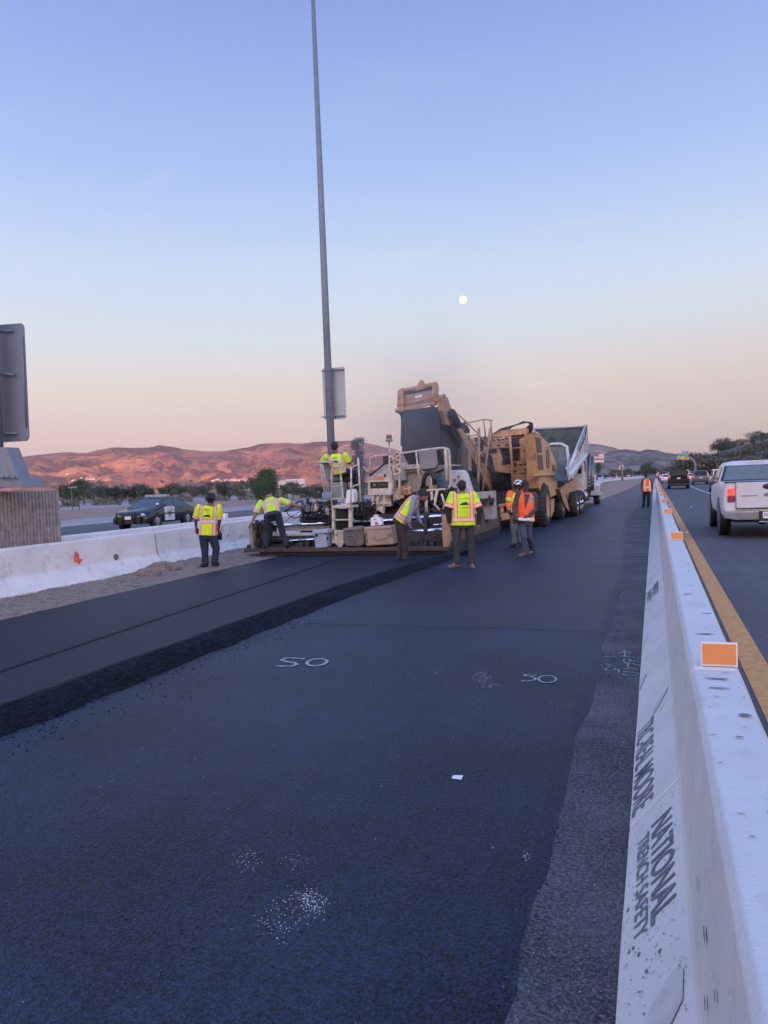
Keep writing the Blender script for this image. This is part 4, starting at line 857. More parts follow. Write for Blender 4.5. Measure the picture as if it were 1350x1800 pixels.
# kinds: length, width, profile stations y(0=rear): (y, z_shoulder), cabin (y_rear_base, y_rear_roof, y_front_roof, y_front_base, z_roof)
KIND = {'sedan': (4.8, 1.86, [(0, .72), (.12, .98), (1.0, 1.02), (3.4, 1.0), (4.5, .82), (4.8, .62)], (.4, 1.5, 2.65, 3.7, 1.43), .34, (.85, 3.85)),
        'suv': (4.9, 1.96, [(0, .78), (.05, 1.1), (1.0, 1.12), (3.6, 1.12), (4.7, .98), (4.9, .7)], (.06, .32, 3.0, 3.75, 1.86), .38, (.9, 3.95)),
        'van': (5.4, 2.05, [(0, .8), (.03, 1.3), (1.0, 1.3), (4.2, 1.25), (5.2, 1.0), (5.4, .7)], (.03, .12, 3.9, 4.7, 2.1), .38, (1.0, 4.3)),
        'pickup': (5.7, 2.0, [(0, 1.3), (.02, 1.36), (2.2, 1.36), (3.6, 1.34), (5.4, 1.2), (5.7, .85)], (2.1, 2.28, 3.7, 4.4, 1.92), .41, (1.15, 4.75))}
def car_meshes(kind, detail=True):
    Lg, W, prof, cab, wr, wy = KIND[kind]; hw = W/2; P = {}
    m = MB(); rings = []
    ys_ = sorted(set([p[0] for p in prof] + [.03, .3, Lg/2, Lg-.35, Lg-.05]))
    def zs(y):
        for (a, za), (b, zb) in zip(prof[:-1], prof[1:]):
            if y <= b: return za+(zb-za)*(y-a)/(b-a)
        return prof[-1][1]
    for y in ys_:
        z1 = zs(y); ins = .10 if y in (0, Lg) else (.03 if y < .1 or y > Lg-.1 else 0); h = hw-ins; zb = .28 if kind != 'pickup' else .42
        half = [(h*.9, zb), (h, zb+.1), (h+.0, (zb+z1)/2+.05), (h*.97, z1-.08), (h*.9, z1), (0, z1+.03)]
        rings.append([(x, y, z) for x, z in half] + [(-x, y, z) for x, z in half[:-1][::-1]])
    m.loft(rings); P['body'] = m
    yr, yrr, yfr, yf, zt = cab; zb = zs(yr)-.01; zf = zs(yf)-.01
    m = MB(); hb = hw*.9; ht = hw*.74
    def cr(y, z, h): return [(h, y, z), (h*.96, y, z+.02), (0, y, z+.05), (-h*.96, y, z+.02), (-h, y, z)]
    b = [( hb, yr, zb), ( hb, yf, zf), (-hb, yf, zf), (-hb, yr, zb)]; t = [(ht, yrr, zt-.05), (ht, yfr, zt-.05), (-ht, yfr, zt-.05), (-ht, yrr, zt-.05)]
    t2 = [(ht*.9, yrr+.1, zt), (ht*.9, yfr-.1, zt), (-ht*.9, yfr-.1, zt), (-ht*.9, yrr+.1, zt)]
    m.loft([b, t, t2], smooth=False); P['cabin'] = m
    def quad(a, b_, c, d, i0, i1, j0, j1, off, mm):  # a,b bottom ; d,c top
        a, b_, c, d = map(Vector, (a, b_, c, d)); nn = (b_-a).cross(d-a).normalized()
        f = lambda u, v: (a.lerp(b_, u)).lerp(d.lerp(c, u), v)+nn*off
        mm.add([f(i0, j0), f(i1, j0), f(i1, j1), f(i0, j1)], [(0, 1, 2, 3)])
    g1 = MB(); quad(b[3], b[0], t[0], t[3], .06, .94, .12, .9, .008, g1); P['rear_window'] = g1
    g2 = MB(); quad(b[1], b[2], t[2], t[1], .05, .95, .06, .94, .008, g2); P['windshield'] = g2
    for s_, nm in ((0, 'side_window'), (1, 'side_window2')):
        g3 = MB()
        for i0, i1 in ((.07, .46), (.5, .93)):
            if s_ == 0: quad(b[0], b[1], t[1], t[0], i0, i1, .1, .9, .008, g3)
            else: quad(b[2], b[3], t[3], t[2], 1-i1, 1-i0, .1, .9, .008, g3)
        P[nm] = g3
    return P, (Lg, W, zs, wr, wy, cab)
CARC = {}
def car(kind, col, loc, rotz, label, group=None, facing_away=True, lit=True, far=False, name=None, cat=None):
    key = (kind, far)
    if key not in CARC:
        P, info = car_meshes(kind); Lg, W, zs, wr, wy, cab = info; hw = W/2; D = {}
        for nm in ('body', 'cabin'): D[nm] = P[nm].mesh(nm)
        for nm in ('rear_window', 'windshield', 'side_window', 'side_window2'): D[nm] = P[nm].mesh(nm, fix=False)
        zt = zs(.15)
        lt = []
        for s_ in (-1, 1):
            m = MB(); 
            if kind in ('van', 'suv', 'pickup'): m.box((s_*(hw-.2), -.015, zt-.24), (s_*(hw-.08), .12, zt+(.14 if kind != 'pickup' else -.02)))
            else: m.box((s_*(hw-.5), -.015, zt-.26), (s_*(hw-.09), .12, zt-.1))
            D['tail_lamp%d' % s_] = m.mesh('tail_lamp'); m = MB(); m.ell((s_*(hw-.28), Lg-.06, zs(Lg-.3)-.14), (.16, .09, .09), 12, 8); D['headlamp%d' % s_] = m.mesh('headlamp')
        m = MB(); m.box((-hw+.05, -.09, .38), (hw-.05, .12, .55)); D['rear_bumper'] = m.mesh('rear_bumper')
        m = MB(); m.box((-.6, Lg-.02, .42), (.6, Lg+.03, .62)); D['grille'] = m.mesh('grille')
        m = MB(); m.box((-.16, -.03, zt-.28 if kind != 'pickup' else .6), (.16, -.005, zt-.16 if kind != 'pickup' else .72)); D['licence_plate'] = m.mesh('licence_plate')
        for i, (sx2, y) in enumerate([(1, wy[0]), (-1, wy[0]), (1, wy[1]), (-1, wy[1])]):
            m = MB(); c = Vector((sx2*(hw-.1), y, wr)); m.ring(c, (sx2, 0, 0), [(wr*.55, -.12), (wr*.9, -.13), (wr, -.1), (wr, .1), (wr*.93, .12), (wr*.6, .11), (.0, .1)], 24); D['wheel%d' % i] = m.mesh('wheel')
            m = MB(); m.ring(c, (sx2, 0, 0), [(wr*.6, .108), (wr*.58, .122), (wr*.45, .1)], 20)
            for k in range(5): a = k*1.2566; m.tube([c+Vector((sx2*.118, 0, 0)), c+Vector((sx2*.118, math.cos(a)*wr*.57, math.sin(a)*wr*.57))], .03, 5)
            D['rim%d' % i] = m.mesh('rim')
        m = MB(); 
        for s_ in (-1, 1): 
            for y in wy: m.cyl((s_*(hw-.105), y, wr+.02), (1, 0, 0), wr*1.18, .22, 24)
        D['wheel_wells'] = m.mesh('wheel_wells')
        CARC[key] = (D, info)
    D, info = CARC[key]
    nm0 = name or {'sedan': 'car', 'suv': 'suv', 'van': 'van', 'pickup': 'pickup_truck'}[kind]
    t = thing(nm0, loc, label, cat or {'sedan': 'car', 'suv': 'car', 'van': 'van', 'pickup': 'pickup truck'}[kind], group); t.rotation_euler.z = rotz
    def put(nm, key_, mat_, parent=None):
        me = D[key_]
        o = bpy.data.objects.new(nm, me)
        if not me.materials: me.materials.append(M['black'])
        COL.objects.link(o); o.parent = parent or t; o.material_slots[0].link = 'OBJECT'; o.material_slots[0].material = mat_; return o
    bd = put('body', 'body', PC[col]); cb = put('cabin', 'cabin', PC[col])
    put('window', 'rear_window', M['glass'], cb); put('window', 'windshield', M['glass'], cb)
    for k in ('side_window', 'side_window2'): put('window', k, M['glass'], cb)
    if not far: put('wheel_wells', 'wheel_wells', M['black'])
    for s_ in (-1, 1):
        if facing_away: put('tail_lamp', 'tail_lamp%d' % s_, M['tail'] if lit else M['taildim'])
        else: put('headlamp', 'headlamp%d' % s_, M['head'] if lit else M['headoff'])
    if facing_away: put('rear_bumper', 'rear_bumper', M['black'] if col != 'white' else M['grey']); put('licence_plate', 'licence_plate', M['plate'])
    else: put('grille', 'grille', M['black'])
    for i in range(4):
        wv = put('wheel', 'wheel%d' % i, M['tyre'])
        if not far: put('rim', 'rim%d' % i, M['rim'], wv)
    return t
rng = random.Random(21)
# traffic on the right, driving away
car('van', 'black', (2.35, 84, 0), 0, 'black van with red tail lamps, nearest in the lane beside the barrier after the pickup', lit=True)
car('suv', 'grey', (5.7, 108, 0), 0, 'dark grey car with bright tail lamps right of the black van', 'cars in the jam driving away')
car('sedan', 'black', (5.25, 66, 0), 0, 'black car partly hidden by the silver pickup', lit=False)
car('suv', 'white', (6.4, 84, 0), 0, 'white car just ahead of the black one hidden by the silver pickup', lit=False)
car('suv', 'white', (8.5, 110, 0), 0, 'white car half seen above the silver pickup cab corner', lit=False)
car('sedan', 'white', (5.4, 138, 0), 0, 'white car showing between the black van and the dark grey car')
car('sedan', 'white', (2.0, 134, 0), 0, 'white car with red lamp peeking out left of the black van')
cols = ['white', 'silver', 'grey', 'white', 'black', 'white', 'silver', 'red', 'grey']
for lane, x in enumerate((2.3, 5.7, 9.2)):
    y = 152 + lane*7
    while y < 520:
        car(rng.choice(['suv', 'sedan', 'suv', 'van', 'pickup']), rng.choice(cols), (x+rng.uniform(-.3, .3), y, 0), 0, 'one of the distant cars packed in the jam driving away under the green sign', 'distant cars in the jam driving away', True, rng.random() < .7, True)
        y += rng.uniform(10, 17)*(1+y/500)
# opposite carriageway, towards the camera
for lane, x in enumerate((-13.2, -17, -20.8, -24.6)):
    y = 185 + lane*11
    while y < 480:
        car(rng.choice(['suv', 'sedan', 'suv', 'van', 'pickup', 'sedan']), rng.choice(cols), (x+rng.uniform(-.3, .3), y, 0), math.pi, 'one of the distant oncoming cars left of the dirt bank', 'distant oncoming cars', False, rng.random() < .3, True)
        y += rng.uniform(13, 26)
t = car('van', 'red', (-11.4, 330, 0), math.pi, 'red truck in the distant oncoming traffic', None, False, False, True)
# low white barrier snaking in front of the oncoming traffic
P = [(1000, 873), (1030, 858), (1045, 852), (1060, 846), (1075, 843.5), (1095, 842), (1115, 840.5), (1128, 838.5), (1136, 836.5)]
pp = [onG(a, b + 1.5) for a, b in P]
pp = [p if p.y < 420 else p*(420/p.y) for p in pp]
for i, (a, b) in enumerate(zip(pp[:-1], pp[1:])):
    d = (b-a).normalized(); s_ = Vector((d.y, -d.x, 0)); m = MB(); h = .8
    m.loft([[a+s_*x*1.0+Vector((0, 0, z)) for x, z in PROF], [b-d*.1+s_*x+Vector((0, 0, z)) for x, z in PROF]], smooth=False)
    o = m.build('concrete_barrier', M['concrete'], loc=a); tag(o, 'white concrete barrier between the dirt bank and the oncoming cars', 'barrier', 'barriers beside the oncoming cars')
# car on the far ramp left
car('sedan', 'white', (-79, 86, 0), R_(200), 'small white car on the far ramp behind the patrol car bonnet', None, False, False)
# ---- the near pickup
def near_pickup():
    X0, X1, Y0_ = 1.57, 3.63, 20.7; c = ((X0+X1)/2, Y0_, 0); t = thing('pickup_truck', c, 'silver grey pickup truck cut by the right frame edge, brake lamp glowing', 'pickup truck'); cx = c[0]
    pt = paint('silver_pickup_paint', (.6, .59, .59), .35, .1); hw = (X1-X0)/2
    m = MB(); rings = []
    for y, ins, z1 in [(0, .05, 1.36), (.05, .01, 1.385), (.3, 0, 1.39), (.75, 0, 1.39), (1.2, .0, 1.39), (2.2, 0, 1.39), (2.25, .02, 1.38), (4.4, .02, 1.30), (5.3, .08, 1.2), (5.6, .25, .95)]:
        h = hw-ins; half = [(h*.93, .52), (h*.98, .6), (h, .85), (h*.985, 1.05), (h*.965, 1.2), (h*.93, z1-.02), (h*.89, z1)]
        rings.append([(cx+x, Y0_+y, z) for x, z in half]+[(cx-x, Y0_+y, z) for x, z in half[::-1]])
    m.loft(rings); m.build('body', pt, t)
    m = MB(); b = [(cx+s_*hw*.93, Y0_+y, 1.37) for s_, y in ((1, 2.1), (1, 4.3), (-1, 4.3), (-1, 2.1))]; k1 = [(cx+s_*hw*.78, Y0_+y, 1.82) for s_, y in ((1, 2.32), (1, 3.65), (-1, 3.65), (-1, 2.32))]; k2 = [(cx+s_*hw*.72, Y0_+y, 1.9) for s_, y in ((1, 2.45), (1, 3.5), (-1, 3.5), (-1, 2.45))]; k3 = [(cx+s_*hw*.5, Y0_+y, 1.935) for s_, y in ((1, 2.6), (1, 3.4), (-1, 3.4), (-1, 2.6))]
    m.loft([b, k1, k2, k3], smooth=False); cb = m.build('cab', pt, t, bevel=.03)
    def q(a, b_, c_, d, off, mat_, nm, u0_=.05, u1=.95, v0=.1, v1=.93, par=cb):
        a, b_, c_, d = map(Vector, (a, b_, c_, d)); nn = (b_-a).cross(d-a).normalized(); f = lambda u, v: (a.lerp(b_, u)).lerp(d.lerp(c_, u), v)
        m = MB(); P = [f(u0_, v0), f(u1, v0), f(u1, v1), f(u0_, v1)]; m.add([p+nn*off for p in P]+[p-nn*.01 for p in P], [(0, 1, 2, 3), (0, 4, 5, 1), (1, 5, 6, 2), (2, 6, 7, 3), (3, 7, 4, 0)]); return m.build(nm, mat_, par)
    q(b[3], b[0], k1[0], k1[3], .012, M['black'], 'window_seal', .02, .98, .02, .97); q(b[3], b[0], k1[0], k1[3], .02, pm('tinted_rear_glass', (.1, .12, .11), .05, spec=.9), 'rear_window', .06, .94, .1, .93)
    q(b[2], b[3], k1[3], k1[2], .012, M['glass'], 'side_window', .08, .9, .1, .9); q(b[0], b[1], k1[1], k1[0], .012, M['glass'], 'side_window', .08, .9, .1, .9)
    MB().box((cx-.2, Y0_+2.37, 1.855), (cx+.2, Y0_+2.5, 1.89)).build('brake_lamp', pm('clear_brake_lens', (.55, .42, .42), .3), t)
    MB().box((X0+.3, Y0_-.035, .74), (X1-.3, Y0_+.02, 1.375)).build('tailgate', pt, t, bevel=.02)
    m = MB(); m.box((X0+.3, Y0_-.040, .735), (X0+.31, Y0_-.03, 1.37)); m.box((X1-.31, Y0_-.040, .735), (X1-.3, Y0_-.03, 1.37)); m.box((X0+.3, Y0_-.04, .72), (X1-.3, Y0_-.02, .74)); m.box((X0+.05, Y0_-.02, 1.375), (X1-.05, Y0_+.1, 1.40)); m.build('panel_gap', M['black'], t)
    MB().box((X0+.42, Y0_-.045, 1.035), (X0+.78, Y0_-.03, 1.055)).build('trim_badge', M['grey'], t)
    m = MB(); m.ell((cx+.0, Y0_-.04, 1.26), (.13, .02, .07), 20, 8); m.build('tailgate_handle', M['black'], t)
    m = MB(); m.ell((cx, Y0_-.035, 1.06), (.115, .015, .05), 20, 8); m.build('oval_emblem', M['grey'], t)
    for s_ in (-1, 1):
        xa, xb = (X0+.115, X0+.29) if s_ < 0 else (X1-.29, X1-.115); m = MB(); m.box((xa, Y0_-.03, 1.06), (xb, Y0_+.1, 1.24)); lit = m.build('tail_lamp', pm('glowing_brake_lens', (.6, .03, .03), .25, emit=((1, .12, .12), .9), bump=.002, bscale=60), t, bevel=.02)
        MB().box((xa, Y0_-.03, .89), (xb, Y0_+.1, 1.06)).build('lower_lens', pm('dull_red_lens', (.3, .03, .05), .25), lit, bevel=.02)
        MB().box((xa+.015, Y0_-.036, 1.12), (xb-.06, Y0_-.028, 1.2)).build('brake_bulb_glow', M['tail'], lit)
    m = MB(); m.loft([[(X0+.03, Y0_-.02, .5), (X0+.03, Y0_-.2, .52), (X0+.03, Y0_-.22, .68), (X0+.03, Y0_-.02, .7)], [(X0+.3, Y0_-.02, .45), (X0+.3, Y0_-.27, .47), (X0+.3, Y0_-.29, .67), (X0+.3, Y0_-.02, .69)], [(X0+.78, Y0_-.02, .45), (X0+.78, Y0_-.27, .47), (X0+.78, Y0_-.29, .67), (X0+.78, Y0_-.02, .69)]], smooth=False)
    m.loft([[(X1-.03, Y0_-.02, .5), (X1-.03, Y0_-.2, .52), (X1-.03, Y0_-.22, .68), (X1-.03, Y0_-.02, .7)], [(X1-.3, Y0_-.02, .45), (X1-.3, Y0_-.27, .47), (X1-.3, Y0_-.29, .67), (X1-.3, Y0_-.02, .69)], [(X1-.78, Y0_-.02, .45), (X1-.78, Y0_-.27, .47), (X1-.78, Y0_-.29, .67), (X1-.78, Y0_-.02, .69)]], smooth=False)
    m.box((X0+.78, Y0_-.27, .40), (X1-.78, Y0_-.05, .43)); m.build('rear_bumper', pm('dull_chrome', (.42, .41, .4), .35, .7), t, bevel=.012)
    MB().box((X0+.79, Y0_-.24, .435), (X1-.79, Y0_-.06, .67)).build('bumper_step', M['black'], t)
    pl = MB().box((cx-.16, Y0_-.26, .5), (cx+.16, Y0_-.245, .66)).build('licence_plate', M['plate'], t); text_mesh('7U 1043', .075, M['navyink'], 'plate_number', (cx-.14, Y0_-.262, .545), (1, 0, 0), (0, 0, 1), pl, .002, sx_=(.28, 0), bold=.02)
    for sx2 in (-1, 1):
        for y in (1.25, 4.75):
            c_ = Vector((cx+sx2*(hw-.13), Y0_+y, .4)); m = MB(); wr = .4; m.ring(c_, (sx2, 0, 0), [(wr*.55, -.13), (wr*.9, -.14), (wr, -.11), (wr, .11), (wr*.92, .135), (wr*.6, .12), (0, .1)], 30); wv = m.build('wheel', M['tyre'], t); m = MB(); m.ring(c_, (sx2, 0, 0), [(wr*.6, .12), (wr*.56, .138), (wr*.3, .1), (0, .1)], 24); m.build('rim', M['rim'], wv)
            m = MB(); m.cyl((cx+sx2*(hw-.11), Y0_+y, .5), (1, 0, 0), .5, .235, 28); m.build('wheel_arch', M['black'], t)
    m = MB(); m.box((X0+.25, Y0_+.2, .38), (X1-.25, Y0_+5.2, .56)); m.cyl((cx, Y0_+1.25, .42), (1, 0, 0), .06, 1.6, 10); m.ell((cx, Y0_+1.25, .42), (.17, .17, .17), 12, 8); m.cyl((cx+.55, Y0_+.2, .4), (0, 1, 0), .04, .6, 10); m.build('chassis', M['dark'], t)
M['navyink'] = pm('plate_ink', (.02, .03, .12), .5)
near_pickup()
# ---- patrol car
def patrol():
    t = car('sedan', 'navy', (-22.75, 33.3, 0), math.pi+.05, 'black patrol car with white front door and star badge, beyond the left barriers', None, False, False, name='patrol_car', cat='police car')
    t.scale = (1, .88, 1); o = t
    def loc(x, y, z): return Vector((x, y, z))
    # local frame: y forward, visible side is local -x  (car turned by pi)
    hw = .93; org = Vector((0, 0, 0)); gl = pm('bluish_car_glass', (.05, .07, .09), .08, spec=.6); pp0 = pm('patrol_car_paint', (.012, .015, .024), .25, coat=.25, spec=.5, var=.03)
    for ch in t.children_recursive:
        for sl_ in ch.material_slots:
            if sl_.material == M['glass']: sl_.material = gl
            if sl_.material == PC['navy']: sl_.material = pp0
    def add(m, nm, mat_, par=None):
        me = m.mesh(nm); me.materials.append(mat_); q = bpy.data.objects.new(nm, me); COL.objects.link(q); q.parent = par or t; return q
    m = MB(); m.hexa([(-hw-.014, 2.2, .36), (-hw-.014, 3.15, .36), (-hw+.03, 3.15, .36), (-hw+.03, 2.2, .36), (-hw*.965-.016, 2.15, 1.0), (-hw*.965-.016, 3.12, 1.0), (-hw*.9, 3.12, 1.0), (-hw*.9, 2.15, 1.0)]); door = add(m, 'front_door', PC['white'])
    m = MB(); c = Vector((-hw-.018, 2.66, .68)); 
    for k in range(28):
        a = k/28*6.283; a2 = (k+1)/28*6.283; m.tube([c+Vector((0, math.cos(a)*.23, math.sin(a)*.23)), c+Vector((0, math.cos(a2)*.23, math.sin(a2)*.23))], .005, 4)
    pts = []
    for k in range(14): r_ = .17 if k % 2 == 0 else .075; a = math.pi/2+k*math.pi/7; pts.append(c+Vector((-.004, math.cos(a)*r_, math.sin(a)*r_)))
    m.slab(pts, (.006, 0, 0)); add(m, 'star_badge', pm('dull_gold', (.12, .1, .07), .5), door)
    # curved lettering HIGHWAY PATROL
    for i, ch in enumerate('HIGHWAY PATROL'):
        if ch == ' ': continue
        a = R_(175-i*170/13); p = c+Vector((-.012, -math.cos(a)*-.255*-1, math.sin(a)*.255))
        p = c + Vector((-.012, math.cos(a)*.255, math.sin(a)*.255)); uxx = Vector((0, -math.sin(a), math.cos(a)))*-1; uyy = Vector((0, math.cos(a), math.sin(a)))
        cu = text_mesh(ch, .042, M['grey'], 'door_lettering', p, (0, -1*0 + uxx.y, uxx.z), uyy, None, .002, align='CENTER'); cu.parent = door
    m = MB(); m.box((-hw-.03, 2.35, .83), (-hw-.01, 2.5, .855)); m.box((-hw-.03, 1.45, .86), (-hw-.0, 1.6, .885)); add(m, 'door_handle', M['black'])
    m = MB(); m.box((-.62, 2.0, 1.475), (.62, 2.3, 1.50)); m.box((-.6, 2.02, 1.5), (.6, 2.28, 1.58)); add(m, 'light_bar', pm('clear_light_bar', (.3, .33, .38), .2))
    m = MB(); m.ell((-hw-.1, 3.35, 1.08), (.1, .06, .075), 12, 8); m.tube([(-hw+.08, 3.3, 1.0), (-hw-.08, 3.35, 1.06)], .02); add(m, 'wing_mirror', M['black'])
    m = MB(); m.ell((-hw+.1, 3.62, 1.12), (.08, .08, .08), 12, 8); m.tube([(-hw+.12, 3.6, .98), (-hw+.1, 3.62, 1.1)], .015); add(m, 'spot_lamp', M['chrome'])
    m = MB(); m.box((-.62, 4.79, .34), (.62, 4.86, .4)); m.box((-.62, 4.79, .72), (.62, 4.86, .76))
    for x in (-.62, -.32, .32, .62): m.tube([(x, 4.84, .3), (x, 4.93, .5), (x, 4.88, .8)], .035, 6)
    add(m, 'push_bumper', M['black'])
    add(MB().box((-.02-.16, 4.92, .5), (.14, 4.95, .64)), 'licence_plate', M['plate'])
    m = MB(); m.ell((-.5, 4.76, .62), (.1, .06, .035)); m.ell((.5, 4.76, .62), (.1, .06, .035)); add(m, 'grille_lamp', M['headoff'])
    m = MB(); 
    for y in (.85, 3.85): m.cyl((-hw-.02, y, .34), (1, 0, 0), .07, .03, 14)
    add(m, 'hub_cap', M['rim'])
    return t
pc = patrol()
# ================================================================= asphalt paver (cream), seen from behind
rng = random.Random(5)
YP = 16.3
pv = thing('asphalt_paver', (-6.6, 18.5, 0), 'cream asphalt paver with chromed screed tubes, two seats and red beacon', 'paver')
def hoses(m, rect, Y, n, r=.018, amp=10, seed=0):
    g_ = random.Random(seed); x0, y0, x1, y1 = rect
    for i in range(n):
        a = (g_.uniform(x0, x1), g_.uniform(y0, y1)); b = (g_.uniform(x0, x1), g_.uniform(y0, y1)); s_ = g_.uniform(-amp, amp)
        pts = []
        for k in range(9):
            f = k/8; pts.append(onY(a[0]+(b[0]-a[0])*f + s_*math.sin(f*math.pi)*.5, a[1]+(b[1]-a[1])*f + abs(s_)*math.sin(f*math.pi), Y+g_.uniform(-.02, .02)-.05*math.sin(f*3.1)+i*.004))
        m.tube(pts, r*g_.uniform(.7, 1.2), 6)
def clutter(m, rect, Y, n, s0, s1, seed=0, depth=.2):
    g_ = random.Random(seed); x0, y0, x1, y1 = rect
    for i in range(n):
        p = onY(g_.uniform(x0, x1), g_.uniform(y0, y1), Y); a, b, c = g_.uniform(s0, s1), g_.uniform(s0, s1), g_.uniform(s0, s1); k = g_.random()
        if k < .6: m.box((p.x-a/2, p.y-depth*g_.random(), p.z-c/2), (p.x+a/2, p.y+b, p.z+c/2))
        else: m.cyl(p, g_.choice([(1, 0, 0), (0, 1, 0), (0, 0, 1)]), a*.4, b*1.3, 10)
# walkway + screed
m = MB(); m.box((-9.36, YP, .20), (-4.3, YP+.42, .245)); m.box((-9.36, YP-.01, .165), (-4.3, YP+.04, .2))
for i in range(60):
    x = -6.4+i*.035; m.box((x, YP-.016, .17), (x+.015, YP-.009, .195))
m.build('walkway', M['rustdeck'], pv)
m = MB(); m.box((-9.0, YP+.12, .02), (-4.32, YP+.5, .198)); m.box((-9.05, YP+.5, .02), (-4.25, YP+1.35, .3)); m.box((-8.9, YP+.55, .3), (-4.4, YP+1.2, .5)); m.build('screed_plate', M['dark'], pv)
m = MB(); m.ys([(497, 921), (578, 919), (578, 932), (497, 934)], YP+.75, .1); m.ys([(497, 938), (578, 936), (578, 948), (497, 950)], YP+.62, .1); m.ys([(497, 926), (553, 903), (556, 919), (497, 926)], YP+1.2, .05); m.ys([(472, 935), (490, 935), (490, 948), (472, 948)], YP+.62, .1); m.build('extension_box', M['white'], pv, bevel=.01)
m = MB()
m.tube([onY(446, 926, YP+.6), onY(582, 919, YP+.6)], .055, 14); m.tube([onY(470, 953, YP+.5), onY(582, 946, YP+.5)], .032, 12)
m.tube([onY(617, 918, YP+.8), onY(704, 914, YP+.8)], .05, 14); m.tube([onY(718, 911, YP+.6), onY(777, 907, YP+.6)], .055, 14); m.tube([onY(718, 934.5, YP+.5), onY(777, 931.5, YP+.5)], .055, 14); m.tube([onY(752, 923, YP+.55), onY(778, 921.5, YP+.55)], .02, 10)
m.build('chromed_tube', M['chrome'], pv)
m = MB(); m.ys([(446, 922), (470, 920), (470, 965), (446, 966)], YP+.35, .5); m.ys([(466, 948), (590, 944), (590, 964), (466, 966)], YP+.58, .3)
clutter(m, (447, 922, 470, 960), YP+.32, 22, .04, .14, 1); clutter(m, (505, 950, 560, 963), YP+.5, 18, .04, .16, 2); m.build('screed_mechanism', M['dark'], pv); m = MB(); m.ys([(700, 938), (782, 934), (784, 962), (700, 966)], YP+.4, .5); m.ys([(744, 905), (750, 905), (750, 940), (744, 940)], YP+.4, .2); clutter(m, (720, 938, 780, 962), YP+.38, 16, .04, .14, 3); clutter(m, (745, 900, 782, 935), YP+.6, 18, .04, .12, 4)
m.build('screed_mechanism', M['dark'], pv)
m = MB(); m.ys([(437, 926), (442, 925), (445.5, 966), (439.5, 967)], YP+.08, .3); m.build('end_plank', M['wood'], pv, bevel=.01)
m = MB(); m.ys([(776, 905), (783, 905), (787, 940), (786, 963), (779, 965), (777, 940)], YP+.05, .3); m.build('end_gate', M['tandull'], pv, bevel=.01)
m = MB(); m.ys([(434, 958), (440, 957), (440, 966), (434, 967)], YP+.05, .2); m.tube([onY(450, 922, YP+.5), onY(462, 916, YP+.7)], .03, 8); m.cyl(onY(451, 917, YP+.5), (0, 0, 1), .05, .08, 10); m.build('corner_bracket', M['dark'], pv)
# steps and mesh
m = MB(); YT = YP+.25
for (a, b) in [((583, 890), (587.5, 955)), ((612.5, 892), (617.5, 928))]: m.ys([(a[0], a[1]), (b[0], a[1]), (b[0], b[1]), (a[0], b[1])], YT, .12)
m.ys([(583, 889), (617, 888.5), (617, 892.5), (583, 893)], YT-.05, .5); m.ys([(584, 913), (612, 912.5), (612, 915), (584, 915.5)], YT, .4); m.ys([(584, 931), (606, 933), (606, 951), (600, 962), (595, 962), (584, 950)], YT, .1); m.ys([(584, 890), (600, 885), (616, 887), (617, 889.5), (584, 891)], YT+.1, .05)
m.build('step_frame', M['cream'], pv, bevel=.008)
m = MB()
for i in range(9): x = 589+i*2.6; m.ptube([(x, 894, YT+.1), (x, 929, YT+.1)], .006, 4)
for i in range(11): y = 895+i*3.3; m.ptube([(588, y, YT+.1), (612, y, YT+.1)], .006, 4)
m.build('step_mesh', M['dark'], pv); MB().ys([(588, 894), (612, 894), (612, 929), (588, 929)], YT+.35, .02).build('step_back', M['black'], pv)
def rail(pts, Y, r=.022, nm='handrail', mat_='cream'):
    # smooth corners
    P = [onY(a, b, Y) for a, b in pts]; Q = [P[0]]
    for i in range(1, len(P)-1):
        a, b, c = P[i-1], P[i], P[i+1]; k = min(.16, (b-a).length*.45, (c-b).length*.45); p0 = b+(a-b).normalized()*k; p2 = b+(c-b).normalized()*k
        for t in (0, .25, .5, .75, 1): Q.append(p0*(1-t)**2+b*2*t*(1-t)+p2*t*t)
    Q.append(P[-1]); return MB().tube(Q, r, 8).build(nm, M[mat_], pv)
rail([(583, 890), (583, 822), (598.5, 820.5)], YT); rail([(558, 813.5), (591, 808.5), (597, 812), (603, 874), (601.5, 887)], YT+.5, .026); rail([(617.5, 821), (616.5, 897)], YT); rail([(629.5, 805), (634, 882)], YT+.3, .024)
rail([(563, 813), (571.5, 875)], YT+1.0, .018); rail([(566, 813), (577, 872)], YT+1.4, .018); rail([(620, 820.5), (630, 817)], YT+.2, .02); rail([(619, 855.5), (632, 851)], YT+.2, .02); rail([(580, 878), (603, 875.5)], YT+.4, .02); rail([(584, 856), (600, 854)], YT+.3, .014)
rail([(558, 813.5), (577, 812), (598, 816)], YT+.1, .016)
YR = YP+1.0
rail([(650.5, 836), (650, 806), (656, 802), (682, 799.5)], YR+.4, .02); rail([(684.5, 800), (685, 828), (689, 834.5), (702, 833.5)], YR, .022); rail([(703.6, 797), (778, 787), (790, 790), (792.5, 852), (787, 860)], YR, .026); rail([(731, 792.5), (738, 850)], YR, .022); rail([(783, 790), (786, 845)], YR, .04); rail([(788, 790), (791, 850)], YR+.15, .02); rail([(638, 820), (655, 838)], YR+.6, .02)
